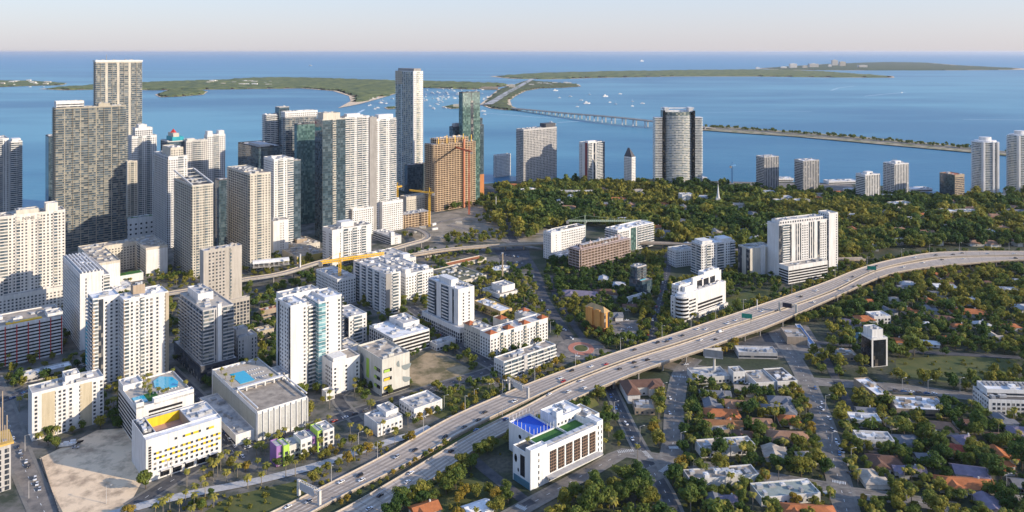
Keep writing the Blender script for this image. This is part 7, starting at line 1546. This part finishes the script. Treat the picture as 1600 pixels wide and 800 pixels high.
# roof palms and island trees are placed one by one
vis = []
for t in TREES:
    x, y, r, tone, typ = t; px, py = 800 + FPX * x / y, HY + FPX * CAM_H / y
    if -40 < px < 1640 and py < 850: vis.append((py, t))
vis.sort(key=lambda k: -k[0] + (2 if k[1][4] == 'palm' else 0)); print('trees', len(vis), 'palms', sum(1 for _, t in vis if t[4] == 'palm'))
DESC = dict(deep='dark green', mid='green', olive='olive green', golden='golden brown')
def plant_tree(x, y, r, tone, typ, i, z=0.0, lab=None, grp=None):
    px, py = PX((x, y, z)); o = empty('palm_tree' if typ == 'palm' else 'tree', (x, y, z), trn.uniform(0, 6.28))
    if typ == 'palm':
        h = (6.5 + (i * 37 % 50) / 9) if z < 1 else 4.5; tr = sub('trunk', PTME[i % 2], o); tr.scale = (1, 1, h); cr = sub('crown', PMME[i % 5], o, (0, 0, h)); cr.scale = (r / 3.2,) * 3
        base = ('tall' if h > 8 else 'short') + ' palm'
    else:
        s = r / 5; tr = sub('trunk', TRME[i % 4], o); tr.scale = (s, s, s * .8); me = CRME[i % NV]; cr = sub('crown', me, o, (0, 0, 2.0 * s)); cr.scale = (s, s, s * trn.uniform(.85, 1.15))
        cr.material_slots[0].link = 'OBJECT'; cr.material_slots[0].material = LM[tone]
        base = ('broad ' if r > 6.3 else 'small ' if r < 3.6 else 'round ' if i % 2 else '') + DESC[tone] + ' tree'
    tag(o, lab or unique_label(base, px, py, None), 'palm tree' if typ == 'palm' else 'tree', grp or ('palms along the streets and ramps' if typ == 'palm' else 'leafy trees of the city'))
nt_, np_, rest = 0, 0, []
def trees_late():
    global nt_, np_
    for py, t in vis:
        if py <= 812:
            if t[4] == 'palm' and np_ < 290: plant_tree(*t, np_); np_ += 1; continue
            if t[4] == 'tree' and nt_ < 295: plant_tree(*t, nt_); nt_ += 1; continue
        rest.append(t)
    for k, (b, x, y, z) in enumerate(ROOFP):
        w = b.F + b.u * x + b.v * y
        plant_tree(w.x, w.y, 2.6, 'palm', 'palm', k, z + .3, unique_label('roof terrace palm', *PX((w.x, w.y, z)), None), 'palms on the rooftop pool decks')
    # everything further off, merged by leaf colour
    acc = {}
    for j, (x, y, r, tone, typ) in enumerate(rest):
        if typ == 'palm':
            V, F = PMV[j % 5]; s = r / 3.2; h = 7.0; T_ = trunk_arrays(h, .25, n=4); acc.setdefault('trunk', []).append((np.array(T_.v) + [x, y, 0], np.array(T_.f)))
            V = V * s + [x, y, h]
        else:
            V, F = (CRL if y < 1150 else CRF)[j % NV]; s = r / 5; a = j * 1.3; c_, s_ = math.cos(a), math.sin(a)
            V = np.stack([V[:, 0] * c_ - V[:, 1] * s_, V[:, 0] * s_ + V[:, 1] * c_, V[:, 2] * (0.85 + .3 * ((j * 7) % 10) / 10)], 1) * s + [x, y, 1.6 * s]
            if y < 1000: T_ = trunk_arrays(3 * s, .3 * s, n=4); acc.setdefault('trunk', []).append((np.array(T_.v) + [x, y, 0], np.array(T_.f)))
        acc.setdefault(tone, []).append((V, F))
    for tone, L in acc.items():
        Vs, Fs, o_ = [], [], 0
        for V, F in L: Vs.append(V); Fs.append(F + o_); o_ += len(V)
        nm = 'woodland_trunks' if tone == 'trunk' else 'palm_grove' if tone == 'palm' else 'woodland_trees'
        ob = bpy.data.objects.new(nm, np_mesh(nm, np.concatenate(Vs), np.concatenate(Fs), trunk_m if tone == 'trunk' else LM[tone])); C.objects.link(ob); ob['kind'] = 'stuff'
    # causeway greenery
    L = []; q = dense([G(x, y, 1) for x, y in [(1110, 199), (1160, 202), (1260, 209.5), (1360, 218), (1460, 227), (1560, 235.5), (1640, 243)]], 16)
    for j, p in enumerate(q):
        for _r in range(3):
            V, F = CRF[j % NV]; s = trn.uniform(.6, 1.4); L.append((V * s + [p.x + trn.uniform(-14, 14), p.y + trn.uniform(-14, 30), 1.5], F))
    Vs, Fs, o_ = [], [], 0
    for V, F in L: Vs.append(V); Fs.append(F + o_); o_ += len(V)
    ob = bpy.data.objects.new('causeway_trees', np_mesh('causeway_trees', np.concatenate(Vs), np.concatenate(Fs), LM['mid'])); C.objects.link(ob); ob['kind'] = 'stuff'
    # low shrubs round houses and on the verges
    Vs, Fs, o_ = [], [], 0; g = random.Random(9); cnt = 0
    for poly, n in (([(1060, 600), (1270, 600), (1330, 830), (1000, 830)], 650), ([(1290, 430), (1680, 420), (1680, 830), (1350, 830), (1290, 600)], 1500), ([(230, 812), (480, 735), (640, 690), (640, 720), (420, 830)], 260), ([(690, 650), (870, 562), (870, 585), (700, 660)], 90), ([(600, 830), (800, 680), (940, 640), (1010, 760), (980, 830)], 300), ([(765, 430), (985, 420), (985, 530), (880, 520)], 200)):
        W_ = [tuple(G(x, y).xy) for x, y in poly]; xs = [p[0] for p in W_]; ys = [p[1] for p in W_]
        for _ in range(n):
            x, y = g.uniform(min(xs), max(xs)), g.uniform(min(ys), max(ys))
            if not inside(W_, x, y) or road_hit(x, y, .5) or foot_hit(x, y, .6): continue
            V, F = CRF[cnt % NV]; cnt += 1; s = g.uniform(.16, .42); V = V * [s, s, s * .8] + [x, y, -.1]; Vs.append(V); Fs.append(F + o_); o_ += len(V)
    ob = bpy.data.objects.new('shrubbery', np_mesh('shrubbery', np.concatenate(Vs), np.concatenate(Fs), LM['olive'])); C.objects.link(ob); ob['kind'] = 'stuff'
lamps_late(); cars_late(); boats_late(); trees_late()
# ---------------------------------------------------------------- haze
HZ = 0.000014
m = bpy.data.materials.new('haze_air'); m.use_nodes = True; n = m.node_tree
for q in list(n.nodes):
    if q.type == 'BSDF_PRINCIPLED': n.nodes.remove(q)
pv = n.nodes.new('ShaderNodeVolumePrincipled'); pv.inputs['Density'].default_value = HZ; pv.inputs['Color'].default_value = (.86, .90, 1, 1); pv.inputs['Anisotropy'].default_value = .2
n.links.new(pv.outputs[0], [q for q in n.nodes if q.type == 'OUTPUT_MATERIAL'][0].inputs['Volume'])
USE_HAZE = True
if USE_HAZE:
    o = MB().box(-60000, 60000, -2900, 90000, -3, 300).build('haze', m); o['kind'] = 'stuff'
